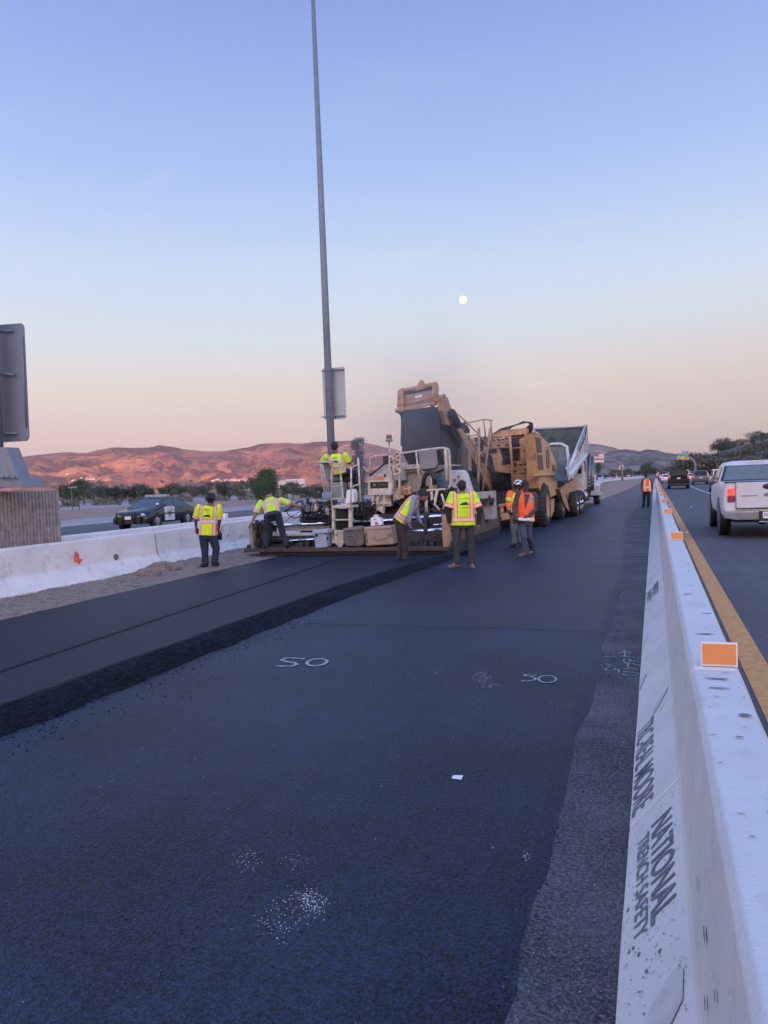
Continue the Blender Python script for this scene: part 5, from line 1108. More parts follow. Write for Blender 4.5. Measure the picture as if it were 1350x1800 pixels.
# seats
m = MB(); m.ys([(566, 810), (594, 806), (600, 823), (598, 846), (575, 846), (571, 838)], YT+.75, .12); sb = m.build('seat_back', M['grey'], pv, bevel=.05)
m = MB(); m.ys([(574, 836), (617, 832), (619, 841), (606, 848), (576, 847)], YT+.9, .5); m.build('seat_cushion', M['dark'], pv, bevel=.04)
m = MB(); m.ys([(584, 848), (599.5, 847), (601.5, 875), (583.5, 876)], YT+.7, .4); m.build('seat_pedestal', pm('grey_green_paint', (.22, .25, .23), .5), pv, bevel=.01)
m = MB(); m.ys([(561, 866.5), (582, 865), (582, 876), (561, 879)], YT+.6, .3); m.build('blue_grey_box', pm('blue_grey_paint', (.25, .3, .37), .5), pv, bevel=.01)
m = MB(); m.ys([(734.5, 793), (738, 789), (761, 787), (765, 790), (768, 815), (765, 824), (740, 826), (737, 818)], YR+.25, .14); m.build('seat_back', pm('grey_seat_cover', (.27, .265, .255), .75, bump=.01, bscale=12), pv, bevel=.05)
m = MB(); m.ys([(738, 820), (778, 817), (779, 824), (760, 832), (742, 828)], YR+.35, .5); m.ptube([(752, 828, YR+.5), (751, 836, YR+.5)], .05, 8); m.build('seat_cushion', M['grey'], pv, bevel=.04)
# controls at left of the steps
m = MB(); m.ys([(547, 886), (556, 885), (557, 899), (547, 899)], YP+.5, .2); m.ys([(571, 895), (578, 894), (578, 905), (571, 905)], YP+.5, .15); m.ys([(549, 879), (555, 878), (556, 884), (549, 885)], YP+.55, .12); m.build('control_box', M['cream'], pv, bevel=.008)
m = MB(); m.ys([(550, 866), (562, 866), (562, 876), (552, 877)], YP+.5, .12); clutter(m, (530, 880, 582, 912), YP+.7, 42, .04, .13, 8); hoses(m, (528, 878, 583, 915), YP+.5, 26, .016, 12, 4); m.ptube([(552, 915, YP+.5), (556, 900, YP+.5)], .02); m.build('valves_and_hoses', M['hose'], pv)
m = MB(); m.ptube([(533, 877, YP+.35), (539.5, 893, YP+.35)], .035, 8); m.cyl(onY(540.5, 896, YP+.33), (0, 1, 0), .055, .05, 12); m.ptube([(540, 896, YP+.3), (544, 890, YP+.3)], .02, 8); m.build('crank_handle', M['galv'], pv)
m = MB(); m.tube([onY(*p, YP+.4) for p in [(532, 893), (531, 902), (526, 909), (517, 911), (508, 906), (504, 900), (500, 897)]], .013, 6); m.tube([onY(*p, YP+.42) for p in [(533, 880), (524, 882), (516, 889), (508, 895), (500, 899)]], .022, 6); m.tube([onY(*p, YP+.42) for p in [(533, 895), (522, 902), (512, 908), (500, 918)]], .008, 6); m.build('hanging_hose', M['hose'], pv)
m = MB(); hoses(m, (618, 880, 662, 915), YP+.9, 34, .02, 12, 9); hoses(m, (690, 862, 735, 912), YR+.2, 26, .018, 10, 12); hoses(m, (640, 840, 700, 915), YR+.4, 12, .018, 10, 41); clutter(m, (612, 885, 662, 918), YP+1.3, 40, .06, .2, 10); m.build('hoses', M['hose'], pv)
# console
m = MB(); m.ys([(647, 845), (689, 842.5), (689, 846.5), (647.5, 848)], YR-.02, .3); m.ys([(647, 859), (688, 858), (689, 869), (646, 871)], YR-.03, .3); m.ys([(647, 846), (650, 846), (650, 860), (647, 860)], YR-.02, .3); m.ys([(682, 844), (690, 844), (690, 860), (682, 860)], YR, .25)
m.ys([(651, 873), (686, 871), (687, 890), (652, 892)], YR+.15, .2); m.ys([(659, 890), (674, 889), (673, 903), (664, 897), (659, 902)], YR, .15); m.ys([(690, 858), (704, 857), (704, 878), (691, 880)], YR+.15, .2); m.ys([(692, 797), (694, 797), (694, 834), (692, 834)], YR, .2)
for x in (655, 664, 676): m.ptube([(x, 872, YR-.02), (x-1, 889, YR-.02)], .03, 8)
m.ptube([(654, 885, YR-.05), (688, 884, YR-.05)], .018, 8)
m.build('control_console', M['cream'], pv, bevel=.008)
m = MB(); m.ys([(650, 848), (682, 846.5), (682, 858), (650, 859)], YR+.04, .05); con = m.build('instrument_panel', M['black'], pv)
m = MB(); m.ys([(656, 850), (660, 850), (660, 855), (656, 855)], YR+.03, .01)
for i in range(5): m.ys([(664+i*3.3, 850.5), (665.2+i*3.3, 850.5), (665.2+i*3.3, 852), (664+i*3.3, 852)], YR+.03, .01)
m.build('gauges', M['grey'], con)
m = MB(); m.ys([(652, 846), (653.5, 836), (662, 826), (676, 817), (701, 813), (704, 845), (652, 846)], YR+.3, .6); hd = m.build('side_cowl', M['white'], pv, bevel=.01)
m = MB(); m.ys([(660, 843.5), (664, 835.5), (668, 839), (671, 836), (675, 843)], YR+.27, .012); m.build('orange_decal', pm('orange_decal', (.7, .2, .05), .5, var=.3, scale=30), hd); MB().ys([(674, 834), (679, 833), (677, 839), (675.5, 839)], YR+.28, .01).build('black_decal', M['black'], hd)
m = MB(); m.ptube([(650, 836, YR+.2), (663, 826, YR+.2), (674, 817, YR+.2), (682, 806, YR+.2)], .025, 6); m.ys([(672, 800), (690, 798), (692, 815), (674, 818)], YR+.9, .3); m.build('dark_lever', M['dark'], pv)
# bolted posts
m = MB()
for (x0, x1, y0, y1) in [(684.5, 692, 799, 828), (695, 704, 793, 832), (684, 689.5, 828, 846), (700, 703, 832, 860)]: m.ys([(x0, y0+2), (x0+2, y0), (x1, y0), (x1, y1), (x0, y1)], YR+.05, .1)
m.build('bolted_post', M['cream'], pv, bevel=.01)
m = MB()
for (x, y) in [(698, 798), (700, 804), (699, 812), (701, 820), (698, 828), (687, 806), (688, 812), (687, 822)]: m.cyl(onY(x, y, YR+.03), (0, 1, 0), .022, .04, 8)
m.build('bolt_holes', M['dark'], pv)
# engine hood
YH = YP+1.9
m = MB(); m.ys([(700, 836), (733, 828), (811, 826), (817, 834), (830, 876), (832, 906), (690, 908), (690, 845)], YH, .45); hood = m.build('engine_hood', M['white'], pv, bevel=.03)
m = MB(); m.ys([(706, 818), (736, 815), (736, 822), (706, 825)], YH-.1, .6); m.ys([(700, 825), (738, 822), (738, 828), (700, 831)], YH-.15, .8); m.ys([(770, 821), (797, 816.5), (797, 818.5), (771, 823)], YH+.3, .8); m.build('vent_bar', M['cream'], hood)
m = MB()
for i in range(7): m.cyl(onY(703+i*4.6, 827.5-i*.4, YH-.17), (0, 1, 0), .022, .04, 8)
m.build('vent_hole', M['black'], hood)
m = MB()
for i, (x, y) in enumerate([(797, 842), (802, 850), (799, 858), (804, 836), (812, 862), (816, 872), (798, 868)]): m.ys([(x, y), (x+4, y-.6), (x+4, y+4.5), (x, y+5)], YH-.02, .012)
m.build('stickers', pm('faded_stickers', (.3, .16, .2), .6, var=.5, scale=3), hood)
MB().ys([(765, 836), (785, 834), (785, 857), (768, 859)], YR+.5, .5).build('teal_cabinet', M['teal'], pv, bevel=.01)
m = MB(); m.tube([onY(*p, YR+.2) for p in [(744, 857), (745, 843), (748, 834), (754, 830), (760, 832), (763, 840), (764, 852)]], .055, 10); m.ys([(738, 855), (749, 854), (750, 866), (738, 867)], YR+.2, .2); m.build('air_duct', M['hose'], pv)
m = MB(); m.ptube([(759, 836, YR+.25), (760.5, 860, YR+.25)], .05, 12); m.ys([(750, 860), (783, 858), (783, 861), (750, 863)], YR+.2, .2); m.build('exhaust_stack', M['cream'], pv)
m = MB(); m.ys([(734, 862), (800, 858), (803, 910), (734, 914)], YR+.7, .3); clutter(m, (738, 862, 800, 905), YR+.4, 60, .05, .18, 20, .3); hoses(m, (738, 862, 800, 908), YR+.2, 22, .016, 12, 21); clutter(m, (690, 868, 735, 905), YR+.5, 22, .05, .16, 31); m.build('engine_bay', M['dark'], pv)
m = MB(); m.ptube([(749, 874, YR), (750, 900, YR)], .035, 10); m.ptube([(768, 866, YR), (764, 886, YR), (773, 897, YR)], .03, 8); m.ys([(766, 862), (771, 862), (766, 882), (762, 880)], YR-.02, .03); m.ys([(756, 864), (760, 863), (761, 878), (757, 880)], YR, .04); m.ptube([(776, 868, YR), (781, 884, YR), (779, 896, YR)], .025, 8); m.build('hydraulic_ram', M['cream'], pv)
m = MB(); m.ys([(702, 855), (712, 853), (716, 862), (712, 870), (704, 868)], YR+.1, .2); clutter(m, (700, 850, 724, 874), YR+.1, 16, .03, .1, 33); m.build('pump_unit', M['tandull'], pv, bevel=.01)
# beacon
b = onY(685, 800, YR+.2); m = MB(); m.ptube([(685.5, 802, YR+.2), (684, 776, YR+.2)], .022, 8); bs = m.build('beacon_stalk', M['cream'], pv)
m = MB(); c = onY(684, 776, YR+.2); m.ring(c, (0, 0, 1), [(0.0, 0), (.085, 0), (.085, .03), (.07, .06), (.07, .075)], 20); m.build('beacon_base', M['galv'], bs); m = MB(); m.ring(c, (0, 0, 1), [(.065, .075), (.07, .085), (.068, .15), (.055, .16), (.0, .16)], 20); m.build('beacon_lens', M['redlens'], bs)
# hopper / tracks
m = MB(); m.ys([(806, 843), (838, 842), (842, 868), (812, 880)], YH+3.2, .2); m.build('hopper_inside', M['rubber'], pv)
m = MB(); m.ys([(826, 869), (866, 865), (868, 913), (829, 915)], 21.3, .5); m.ys([(828, 866), (866, 863), (866, 876), (828, 878)], 21.2, .5); hp = m.build('hopper_side', pm('grey_hopper_paint', (.42, .38, .35), .6, var=.1, dirt=((.18, .15, .13), .7), dscale=6), pv, bevel=.015)
m = MB(); m.ys([(836, 878), (846, 877), (846, 886), (836, 887)], 21.15, .05); m.ys([(848, 877), (856, 876.5), (856, 885), (848, 886)], 21.15, .05); clutter(m, (860, 872, 869, 890), 21.2, 8, .03, .1, 2); m.build('hopper_recess', M['dark'], hp)
for X_ in (-4.55, -7.6):
    m = MB(); y0, y1, zc, r_ = 18.2, 23.4, .45, .43; pts = []
    for k in range(13): a = -math.pi/2 - k*math.pi/12; pts.append((y0+r_*math.cos(a), zc+r_*math.sin(a)))
    for k in range(13): a = math.pi/2 - k*math.pi/12; pts.append((y1+r_*math.cos(a), zc+r_*math.sin(a)))
    m.slab([(X_, y, z) for y, z in pts], (-.38, 0, 0)); tr_ = m.build('crawler_track', M['rubber'], pv)
    m = MB(); n_ = 40; per = pts+[pts[0]]; tot = 0; seg_ = []
    for a, b in zip(per[:-1], per[1:]): seg_.append((tot, a, b)); tot += math.dist(a, b)
    for k in range(n_):
        s_ = tot*k/n_
        for (t0, a, b) in seg_[::-1]:
            if s_ >= t0: f = (s_-t0)/max(1e-6, math.dist(a, b)); y = a[0]+(b[0]-a[0])*f; z = a[1]+(b[1]-a[1])*f; dy, dz = (b[0]-a[0]), (b[1]-a[1]); l_ = math.hypot(dy, dz) or 1; ny, nz_2 = dz/l_, -dy/l_; break
        sgn = 1 if (ny*(y-(y0+y1)/2)+nz_2*(z-zc)) > 0 else -1; ny *= sgn; nz_2 *= sgn
        t_y, t_z = dy/l_*.03, dz/l_*.03
        m.slab([(X_+.02, y-t_y, z-t_z), (X_+.02, y+t_y, z+t_z), (X_+.02, y+t_y*.7+ny*.035, z+t_z*.7+nz_2*.035), (X_+.02, y-t_y*.7+ny*.035, z-t_z*.7+nz_2*.035)], (-.42, 0, 0))
    m.build('track_pads', M['dark'], tr_)
    m = MB(); m.box((X_+.005, y0+.1, .22), (X_+.03, y1-.1, .72)); m.build('track_frame', pm('muddy_frame', (.13, .095, .075), .9, var=.3, scale=8), tr_)
# body block beneath hood so that the machine is solid
m = MB(); m.box((-7.3, 17.9, .5), (-4.9, 23.4, 1.15)); m.build('chassis', M['dark'], pv)
MB().box((-8.3, YP+.95, .55), (-4.6, YP+1.6, .95)).build('tow_frame', M['dark'], pv)

# ---- things standing on the walkway
def onwalk(): pass
def prism(name, label, cat, px, Y, t, mat_, bevel=.02):
    P = [onY(a, b, Y) for a, b in px]; lo = min(p.z for p in P); c = sum((p for p in P), Vector())/len(P); th = thing(name, (c.x, Y+t/2, lo), label, cat); m = MB(); m.ys(px, Y, t); m.build('body', mat_, th, bevel=bevel); return th
cb = prism('cool_box', 'grey blue bucket shaped cool box on the screed walkway beside the steps', 'cool box', [(551, 937), (573, 935.5), (575, 962), (554, 964)], YP+.06, .3, pm('pale_blue_plastic', (.36, .42, .52), .5, dirt=((.2, .22, .26), .4)))
MB().ys([(548.5, 932), (576.5, 930), (576.5, 937), (549, 939)], YP+.03, .36).build('lid', pm('pale_blue_lid', (.38, .44, .54), .5), cb, bevel=.015); m = MB(); m.tube([onY(*p, YP+.02) for p in [(556, 941), (552, 945), (552, 950), (550, 956)]], .008, 5); m.cyl(onY(556.5, 941, YP+.04), (0, 1, 0), .03, .03, 10); m.ys([(569, 935), (572.5, 935), (572.5, 940), (570.5, 940)], YP+.04, .02); m.ys([(574, 944), (576, 944), (576, 949), (574, 949)], YP+.04, .02); m.build('latch', M['black'], cb)
bg_ = prism('duffel_bag', 'slumped grey brown bag on the walkway right of the machine steps', 'bag', [(602, 930), (624, 925), (640, 928), (640, 957), (632, 961), (606, 961), (602, 950)], YP+.06, .38, pm('worn_canvas', (.14, .125, .11), .9, var=.25, bump=.03, bscale=9), .05)
m = MB(); m.tube([onY(*p, YP+.03) for p in [(606, 938), (612, 942), (620, 940), (626, 946), (622, 956)]], .012, 6); m.ys([(603, 929), (636, 926.5), (636, 930), (604, 932.5)], YP+.03, .3); m.build('strap', M['grey'], bg_)
bx = prism('hard_cooler', 'flat tan cooler box lettered CANYON on the screed walkway', 'cooler', [(638.5, 927), (687, 924), (691.5, 957), (643, 960)], YP+.05, .42, pm('tan_plastic_case', (.42, .28, .2), .6, var=.1, dirt=((.25, .17, .12), .5)), .025)
m = MB(); m.ptube([(640, 931.5, YP+.04), (688, 928.5, YP+.04)], .006, 4); m.tube([onY(*p, YP+.035) for p in [(651, 947), (660, 949), (670, 949), (679, 946)]], .007, 5); m.ys([(680, 938), (688, 937.5), (688.5, 943), (681, 943.5)], YP+.035, .02); m.ys([(655, 944.5), (660, 944.3), (660, 945.6), (655, 945.8)], YP+.035, .02); m.build('latches', M['grey'], bx)
text_mesh('CANYON', .055, M['yelink'], 'lettering', onY(646.5, 956.5, YP+.035), (-.03, 0, 1), (-1, 0, -.03), bx, .004, sx_=(.26, 0), bold=.02)
pb = prism('paper_bag', 'small white printed takeaway bag standing on the tan cooler', 'bag', [(651, 911), (656.5, 908), (657, 905), (661, 905), (661.5, 909), (669, 911), (670.5, 923), (652, 925)], YP+.16, .16, M['paper'], .01)
m = MB(); m.ys([(657.5, 906.5), (659.5, 906.5), (659.5, 908.5), (657.5, 908.5)], YP+.15, .012); m.ys([(657, 912), (660, 911.5), (660, 914), (657.5, 914)], YP+.15, .012); m.ys([(659, 918), (662, 917), (665, 920), (664, 923), (659, 923)], YP+.15, .012); m.build('print', pm('red_print', (.45, .12, .12), .6), pb)
wb = prism('cloth_bundle', 'white cloth and cup bundle tucked beside the operator seat', 'bundle', [(608, 862), (618, 859), (622, 864), (621.5, 884), (612, 886), (604, 886), (607, 878)], YP+.7, .3, M['paper'], .05)
wb['label'] = 'crumpled white bag hanging beside the operator seat of the paver'; wb.name = 'white_bag'; wb['category'] = 'bag'; ORG[wb.name] = wb.location.copy()

# ================================================================= material transfer machine (tan) with rising conveyor
YC = 21.0
mt = thing('conveyor_machine', (-5.0, 29, 0), 'tan wheeled material transfer machine with a raised conveyor feeding the paver', 'machine')
XR, XL = -5.33, -6.88
m = MB(); m.ys([(699, 686), (708.5, 683.5), (710, 721), (697, 726)], YC, .12); m.ys([(758.5, 672), (767.5, 671.5), (769.5, 684), (765.5, 705), (760.5, 706)], YC-.03, .14)
m.ys([(697, 719), (768, 703), (770, 708.5), (698, 726)], YC+.02, .1); m.ys([(729, 687), (731, 680), (737, 671), (739, 667.5), (744, 669), (747, 680), (749, 683)], YC+.1, .08); m.ys([(705, 682), (707, 681), (711, 687), (708, 688)], YC-.02, .06)
m.tube([onY(702, 688.5, YC+.15), onY(768, 674.5, YC+.15)], .065, 14); m.tube([onY(699, 712, YC-.02), onY(766, 698, YC-.02)], .02, 8)
for x_, y_ in ((698, 722), (768, 703)): m.cyl(onY(x_, y_, YC), (1, 0, 0), .06, .1, 10)
hdm = m.build('conveyor_head', M['tandull'], mt, bevel=.006)
m = MB(); m.ys([(712, 694.5), (758.5, 685.5), (761, 704), (712, 716)], YC+.14, .04); fp = m.build('head_panel', pm('faded_tan_panel', (.38, .25, .19), .6, var=.1, dirt=((.2, .14, .11), .6)), hdm)
m = MB(); [m.ys([(729.5+i*3.2, 695.6-i*.6), (732+i*3.2, 695-i*.6), (732+i*3.2, 699.8-i*.6), (729.5+i*3.2, 700.4-i*.6)], YC+.12, .01) for i in range(4)]; m.build('panel_letters', M['signwhite'], fp); MB().ys([(731, 703.5), (739, 702), (737, 705), (733, 705.5)], YC+.12, .01).build('panel_emblem', M['signwhite'], fp)
m = MB(); m.tube([onY(704, 705, YC+.5), onY(764, 690, YC+.5)], .22, 18); m.build('head_drum', M['dark'], hdm)
# rubber discharge chute
m = MB(); rows = []
T = [(704, 727), (709.5, 723), (722, 720.5), (745, 716.5), (763, 714), (768, 722), (770, 735)]; Bm = [(704.5, 783), (706, 785), (717, 791.5), (741, 781), (756, 774), (772.5, 773), (773, 771)]; yo = [.5, .15, -.05, -.12, -.05, .2, .7]
for j_ in range(9):
    f = j_/8; row = []
    for k in range(7):
        row.append(onY(T[k][0]+(Bm[k][0]-T[k][0])*f + .6*math.sin(k*2+f*5), T[k][1]+(Bm[k][1]-T[k][1])*f, YC+.1+yo[k]+.04*math.sin(f*4+k)))
    rows.append(row)
inner = [[p+Vector((0, .05, 0)) for p in r] for r in rows]
m.loft(rows, closed=False); m.loft(inner[::-1], closed=False)
b0 = len(m.v); m.v += rows[-1]+inner[-1]
for k in range(6): m.f.append([b0+k, b0+k+1, b0+8+k, b0+7+k]); m.m.append(0); m.sm.append(False)
m.build('rubber_chute', M['rubber'], mt)
m = MB(); m.ys([(699, 724), (712, 722), (709, 741), (706, 735)], YC+.35, .3); hoses(m, (757, 704, 780, 735), YC+.15, 16, .022, 8, 17); m.build('head_hoses', M['hose'], mt)
# conveyor trunk: parallel side beams, belly and belt
def cx_(px, py, X): return onX(px, py, X)
m = MB(); m.xs([(791, 729), (798.5, 732), (830, 783), (846, 803), (869, 845), (889, 885), (892, 908), (881, 904), (862, 862), (838, 818), (822, 790)], XR, .1); m.xs([(776, 697), (780, 694), (787.5, 699), (793, 717), (792, 748), (785, 746), (778, 722)], XR+.02, .12)
m.xs([(779, 695), (783, 692), (784, 700), (780, 702)], XR+.03, .1); m.xs([(768, 690), (773, 694), (776, 700), (770, 702)], XR, .1); m.build('conveyor_beam', M['tandull'], mt, bevel=.01)
A = onX(797, 735, XR); Bq = onX(885, 905, XR); vec = Bq-A
m = MB(); P = [(A.y+.2, A.z+.25), (A.y+.2, A.z-.35), (Bq.y, Bq.z-.0), (Bq.y, Bq.z+.7)]
m.slab([(XR-.1, y, z) for y, z in P], (XL-XR+.1, 0, 0)); m.build('conveyor_belly', M['rubber'], mt)
m = MB(); m.xs([(776, 716), (792, 745), (822, 792), (836, 818), (836, 880), (800, 850), (773, 792), (773, 740)], XR-.25, 1.1); m.build('dust_skirt', M['rubber'], mt)
m = MB(); m.ys([(786, 789), (812, 787), (812, 828), (790, 828)], 22.6, .1); m.ys([(811, 776), (822, 790), (822, 838), (812, 842)], 22.2, .1); m.build('hopper_insert', pm('dark_plate', (.13, .12, .12), .4, .3, var=.15), mt)
m = MB(); m.xs([(817, 789), (828, 790), (829, 828), (819, 825)], XR+.05, .06); m.build('hanging_plate', M['tandull'], mt)
def rod(pts, Y, r=.02, nm='rod', mat_='tandull'): return MB().tube([onY(a, b, Y) for a, b in pts], r, 6).build(nm, M[mat_], mt)
rod([(791, 716), (819, 741), (843, 765), (860, 785)], 22.5, .022, 'guy_rod'); rod([(842, 752), (840.5, 830), (838.5, 906)], 23.5, .045, 'upright_pole'); rod([(862, 751), (856, 800), (846, 882)], 23.6, .035, 'upright_pole')
rod([(849, 737), (866, 739)], 24.5, .025, 'guard_rail'); rod([(849.5, 737), (855, 775)], 24.5, .025, 'guard_rail'); rod([(862, 738), (866, 772)], 24.5, .025, 'guard_rail'); rod([(820, 744), (849, 737.5)], 24.5, .022, 'guard_rail'); rod([(806, 743), (820, 745)], 24.2, .02, 'guard_rail'); rod([(820, 741), (825, 772)], 24, .022, 'guard_rail'); rod([(824, 767), (845, 763)], 24, .02, 'guard_rail'); rod([(815, 745), (824, 752)], 24, .016, 'guard_rail')
rod([(856, 772), (905, 764)], 25.5, .03, 'guard_rail'); rod([(843, 783), (858, 780), (895, 775)], 25.6, .02, 'guard_rail')
m = MB(); m.tube([onX(794, 725, XR+.15), onX(806, 748, XR+.15)], .11, 12); m.build('hydraulic_motor', M['dark'], mt); m = MB(); clutter(m, (812, 743, 822, 760), 23.5, 12, .04, .14, 6); clutter(m, (838, 770, 860, 785), 25, 14, .05, .2, 7); clutter(m, (848, 795, 858, 812), 24.6, 8, .05, .16, 8); hoses(m, (838, 765, 860, 800), 25, 12, .02, 8, 9); m.build('fittings', M['dark'], mt)
# main body
m = MB(); m.box((-6.6, 26.9, 1.2), (-3.95, 28.2, 3.2)); m.box((-6.6, 28.2, 1.2), (-3.95, 31.5, 2.3)); m.build('body_core', M['tandull'], mt)
YB = 26.4
m = MB(); m.ys([(857, 772), (895, 766.5), (897, 788), (858, 788)], YB, .4); m.ys([(851, 790), (873, 787), (873, 806), (852, 808)], YB-.05, .5); m.ys([(852, 809), (872, 806), (874, 829), (862, 831)], YB-.08, .5); m.ys([(872, 787), (878, 789), (888, 815), (897, 817), (897, 832), (873, 830)], YB-.05, .5); m.ys([(900, 812), (929, 809), (931, 828), (902, 836)], YB-.05, .5); m.ys([(902, 834), (931, 829), (937, 862), (905, 868)], YB, .5)
m.ys([(862, 765), (878, 757), (925, 752), (929, 757), (925, 764), (862, 768)], YB+.3, 3.0); m.build('rear_panel', M['tan'], mt, bevel=.015)
m = MB(); m.ys([(926, 771), (939.5, 764), (943, 800), (946, 862), (934, 862), (930, 815)], YB-.25, .6); m.ys([(912, 772), (926, 768), (929, 808), (915, 811)], YB-.1, .3); m.build('corner_housing', M['tan'], mt, bevel=.03)
m = MB()
for (a, b, c, d) in [((918, 762), (926, 770), (934, 769), (941, 760)), ((921, 792), (930, 798), (939, 793), (942, 786))]: m.tube([onY(*p, YB-.3) for p in (a, b, c, d)], .02, 6)
m.build('arched_bead', M['dark'], mt)
m = MB(); m.ys([(899, 771), (914, 768), (911, 785), (898, 788)], YB+.1, .2); m.ys([(880, 793), (896, 791), (900, 812), (890, 815), (884, 808)], YB-.1, .2); m.ys([(858, 789), (872, 788), (872, 795), (858, 797)], YB-.12, .2); m.ys([(866, 832), (902, 829), (903, 880), (880, 870)], YB+.3, .2); m.ys([(898, 788), (908, 787), (908, 811), (899, 812)], YB+.05, .2)
m.build('openings', M['rubber'], mt); m = MB(); clutter(m, (884, 793, 906, 815), YB-.1, 14, .04, .13, 12); clutter(m, (866, 835, 900, 870), YB+.1, 10, .05, .2, 13); hoses(m, (862, 832, 902, 880), YB-.05, 9, .02, 10, 14); m.build('inner_parts', M['dark'], mt)
m = MB()
for pts in ([(895.5, 765), (899, 800), (902, 866)], [(925, 771), (930, 815), (935, 860)]): m.ptube([(a, b, YB-.3) for a, b in pts], .05, 6)
for y in (788, 812, 824, 837, 850): f = (y-765)/100; m.ptube([(896.5+5.5*f, y, YB-.3), (926.5+8*f, y-2, YB-.3)], .022, 6)
m.build('ladder', M['tan'], mt)
m = MB()
for i in range(6): m.tube([onY(*p, YB+.2+i*.15) for p in [(866+i*5, 764-i), (880+i*4, 754-i*.8), (900+i*2, 749-i*.6), (915+i, 745-i*.8), (928+i*.5, 741.5+i*.4), (936-i, 744+i*.6), (936.5-i*2.2, 752), (933-i*1.5, 761)]], .022, 6)
m.build('roof_hoses', M['hose'], mt)
m = MB()
for (x, y) in [(861, 775), (868, 774), (876, 773), (884, 772), (891, 771), (861, 784), (876, 783), (891, 782), (906, 818), (915, 817), (924, 816), (906, 828), (924, 826), (930, 775), (936, 773), (932, 800), (939, 799), (936, 830), (942, 845), (910, 845), (920, 856), (930, 850)]: m.cyl(onY(x, y, YB-.26), (0, 1, 0), .022, .5, 6)
m.build('bolts', M['dark'], mt)
m = MB(); m.ys([(921, 778), (928, 777), (928.6, 782), (921.6, 783)], YB-.27, .02); m.ys([(926, 828), (931, 827), (931.5, 834), (926.5, 835)], YB-.27, .02); m.ys([(880, 770), (886, 769), (886, 772), (880, 773)], YB-.02, .02); m.build('warning_decals', M['paper'], mt)
m = MB()
for i in range(5): m.tube([onY(855+i*2, 800, YB-.1), onY(858+i*3, 820+i*3, YB-.3), onY(866+i*4, 842, YB-.2), onY(872+i*5, 866, YB-.1)], .02, 5)
for i in range(4): m.tube([onX(795+i*2, 728+i*2, XR+.12), onX(812+i*2, 752+i*3, XR+.14), onX(834+i*2, 786+i*3, XR+.12), onX(862+i*2, 830+i*4, XR+.12)], .016, 5)
m.build('feed_hoses', M['hose'], mt)
# right side of the body
XS = -3.62
m = MB(); m.xs([(940, 764), (951, 766.5), (962.6, 777), (978, 813.7), (979.5, 827), (976, 834), (945.5, 834)], XS, .35); side = m.build('side_panel', M['tan'], mt, bevel=.01)
m = MB(); m.xs([(946, 834), (977, 834), (980, 847), (979, 869), (963, 877), (959, 862), (955, 876), (948, 858)], XS+.02, .4); m.xs([(958, 848), (980, 846), (979, 869), (963.5, 877)], XS+.1, .1); m.xs([(961, 879), (975, 876), (974, 898), (969.5, 910), (966, 900)], XS+.03, .15); m.xs([(946, 833), (978, 832), (978, 835.5), (946, 837)], XS+.12, .15); m.build('lower_fender', M['tan'], mt, bevel=.012)
m = MB()
for (a, b, c, d, e, f_, g2, h2) in [(941.5, 767.5, 950.5, 770, 953, 796, 944.5, 795), (945, 799, 953.5, 800, 955.5, 826, 946.5, 825.5)]: m.xs([(a, b), (c, d), (e, f_), (g2, h2)], XS+.02, .03)
gr = m.build('grille', pm('grille_mesh', (.15, .09, .075), .8, var=.3, scale=60), mt)
m = MB()
for k in range(36):
    c = onX(963, 807, XS+.02); a = k/36*6.283; a2 = (k+1)/36*6.283; R1_ = .33; m.tube([c+Vector((0, math.cos(a)*R1_*1.0, math.sin(a)*R1_)), c+Vector((0, math.cos(a2)*R1_, math.sin(a2)*R1_))], .016, 4)
lg = m.build('round_logo_ring', pm('brown_logo', (.16, .1, .08), .6), side); c = onX(963, 807, XS+.02)
m = MB()
for z_, n_ in ((.07, 5), (-.02, 5), (-.1, 6)):
    for i in range(n_): m.box((XS+.035, c.y-.2+i*.4/n_, c.z+z_-.03), (XS+.04, c.y-.2+(i+.72)*.4/n_, c.z+z_+.03))
m.build('logo_rows', pm('brown_logo_ink', (.2, .13, .1), .6), side)
m = MB()
for i in range(5): m.xs([(970.5, 817+i*2.4), (976.5, 817.5+i*2.4), (976.5, 818.6+i*2.4), (970.5, 818.2+i*2.4)], XS+.01, .01)
m.build('stencilled_lines', M['dark'], side)
for (pxc, pyc, wy) in [(947, 890, 26.55), (984.5, 882, 31.2)]:
    for sx2, xw in ((1, -3.45), (-1, -6.5)):
        wr = .72; c = Vector((xw-.25*sx2, wy, wr)); m = MB(); m.ring(c, (sx2, 0, 0), [(.36, -.25), (.6, -.28), (.7, -.24), (wr, -.15), (wr, .15), (.7, .24), (.6, .28), (.4, .26), (.36, .2)], 40)
        for k in range(30): a = k/30*6.283; q_ = c+Vector((0, math.cos(a)*wr, math.sin(a)*wr)); m.tube([q_+Vector((sx2*.25, 0, 0))-Vector((0, math.cos(a), math.sin(a)))*.03, q_+Vector((0, math.cos(a+.05)*.02, 0))], .03, 4)
        wv = m.build('wheel', M['tyre'], mt); m = MB(); m.ring(c, (sx2, 0, 0), [(.42, .255), (.4, .27), (.36, .2), (.2, .12), (.18, .2), (0, .2)], 30)
        for k in range(8): a = k/8*6.283; m.cyl(c+Vector((sx2*.2, math.cos(a)*.14, math.sin(a)*.14)), (1, 0, 0), .02, .04, 6)
        m.build('rim', M['tan'], wv)
m = MB(); m.box((-6.4, 25.8, .75), (-3.75, 33.8, 1.25)); m.cyl((-5, 26.55, .72), (1, 0, 0), .15, 2.8, 12); m.cyl((-5, 31.2, .72), (1, 0, 0), .15, 2.8, 12); m.build('chassis', M['dark'], mt)
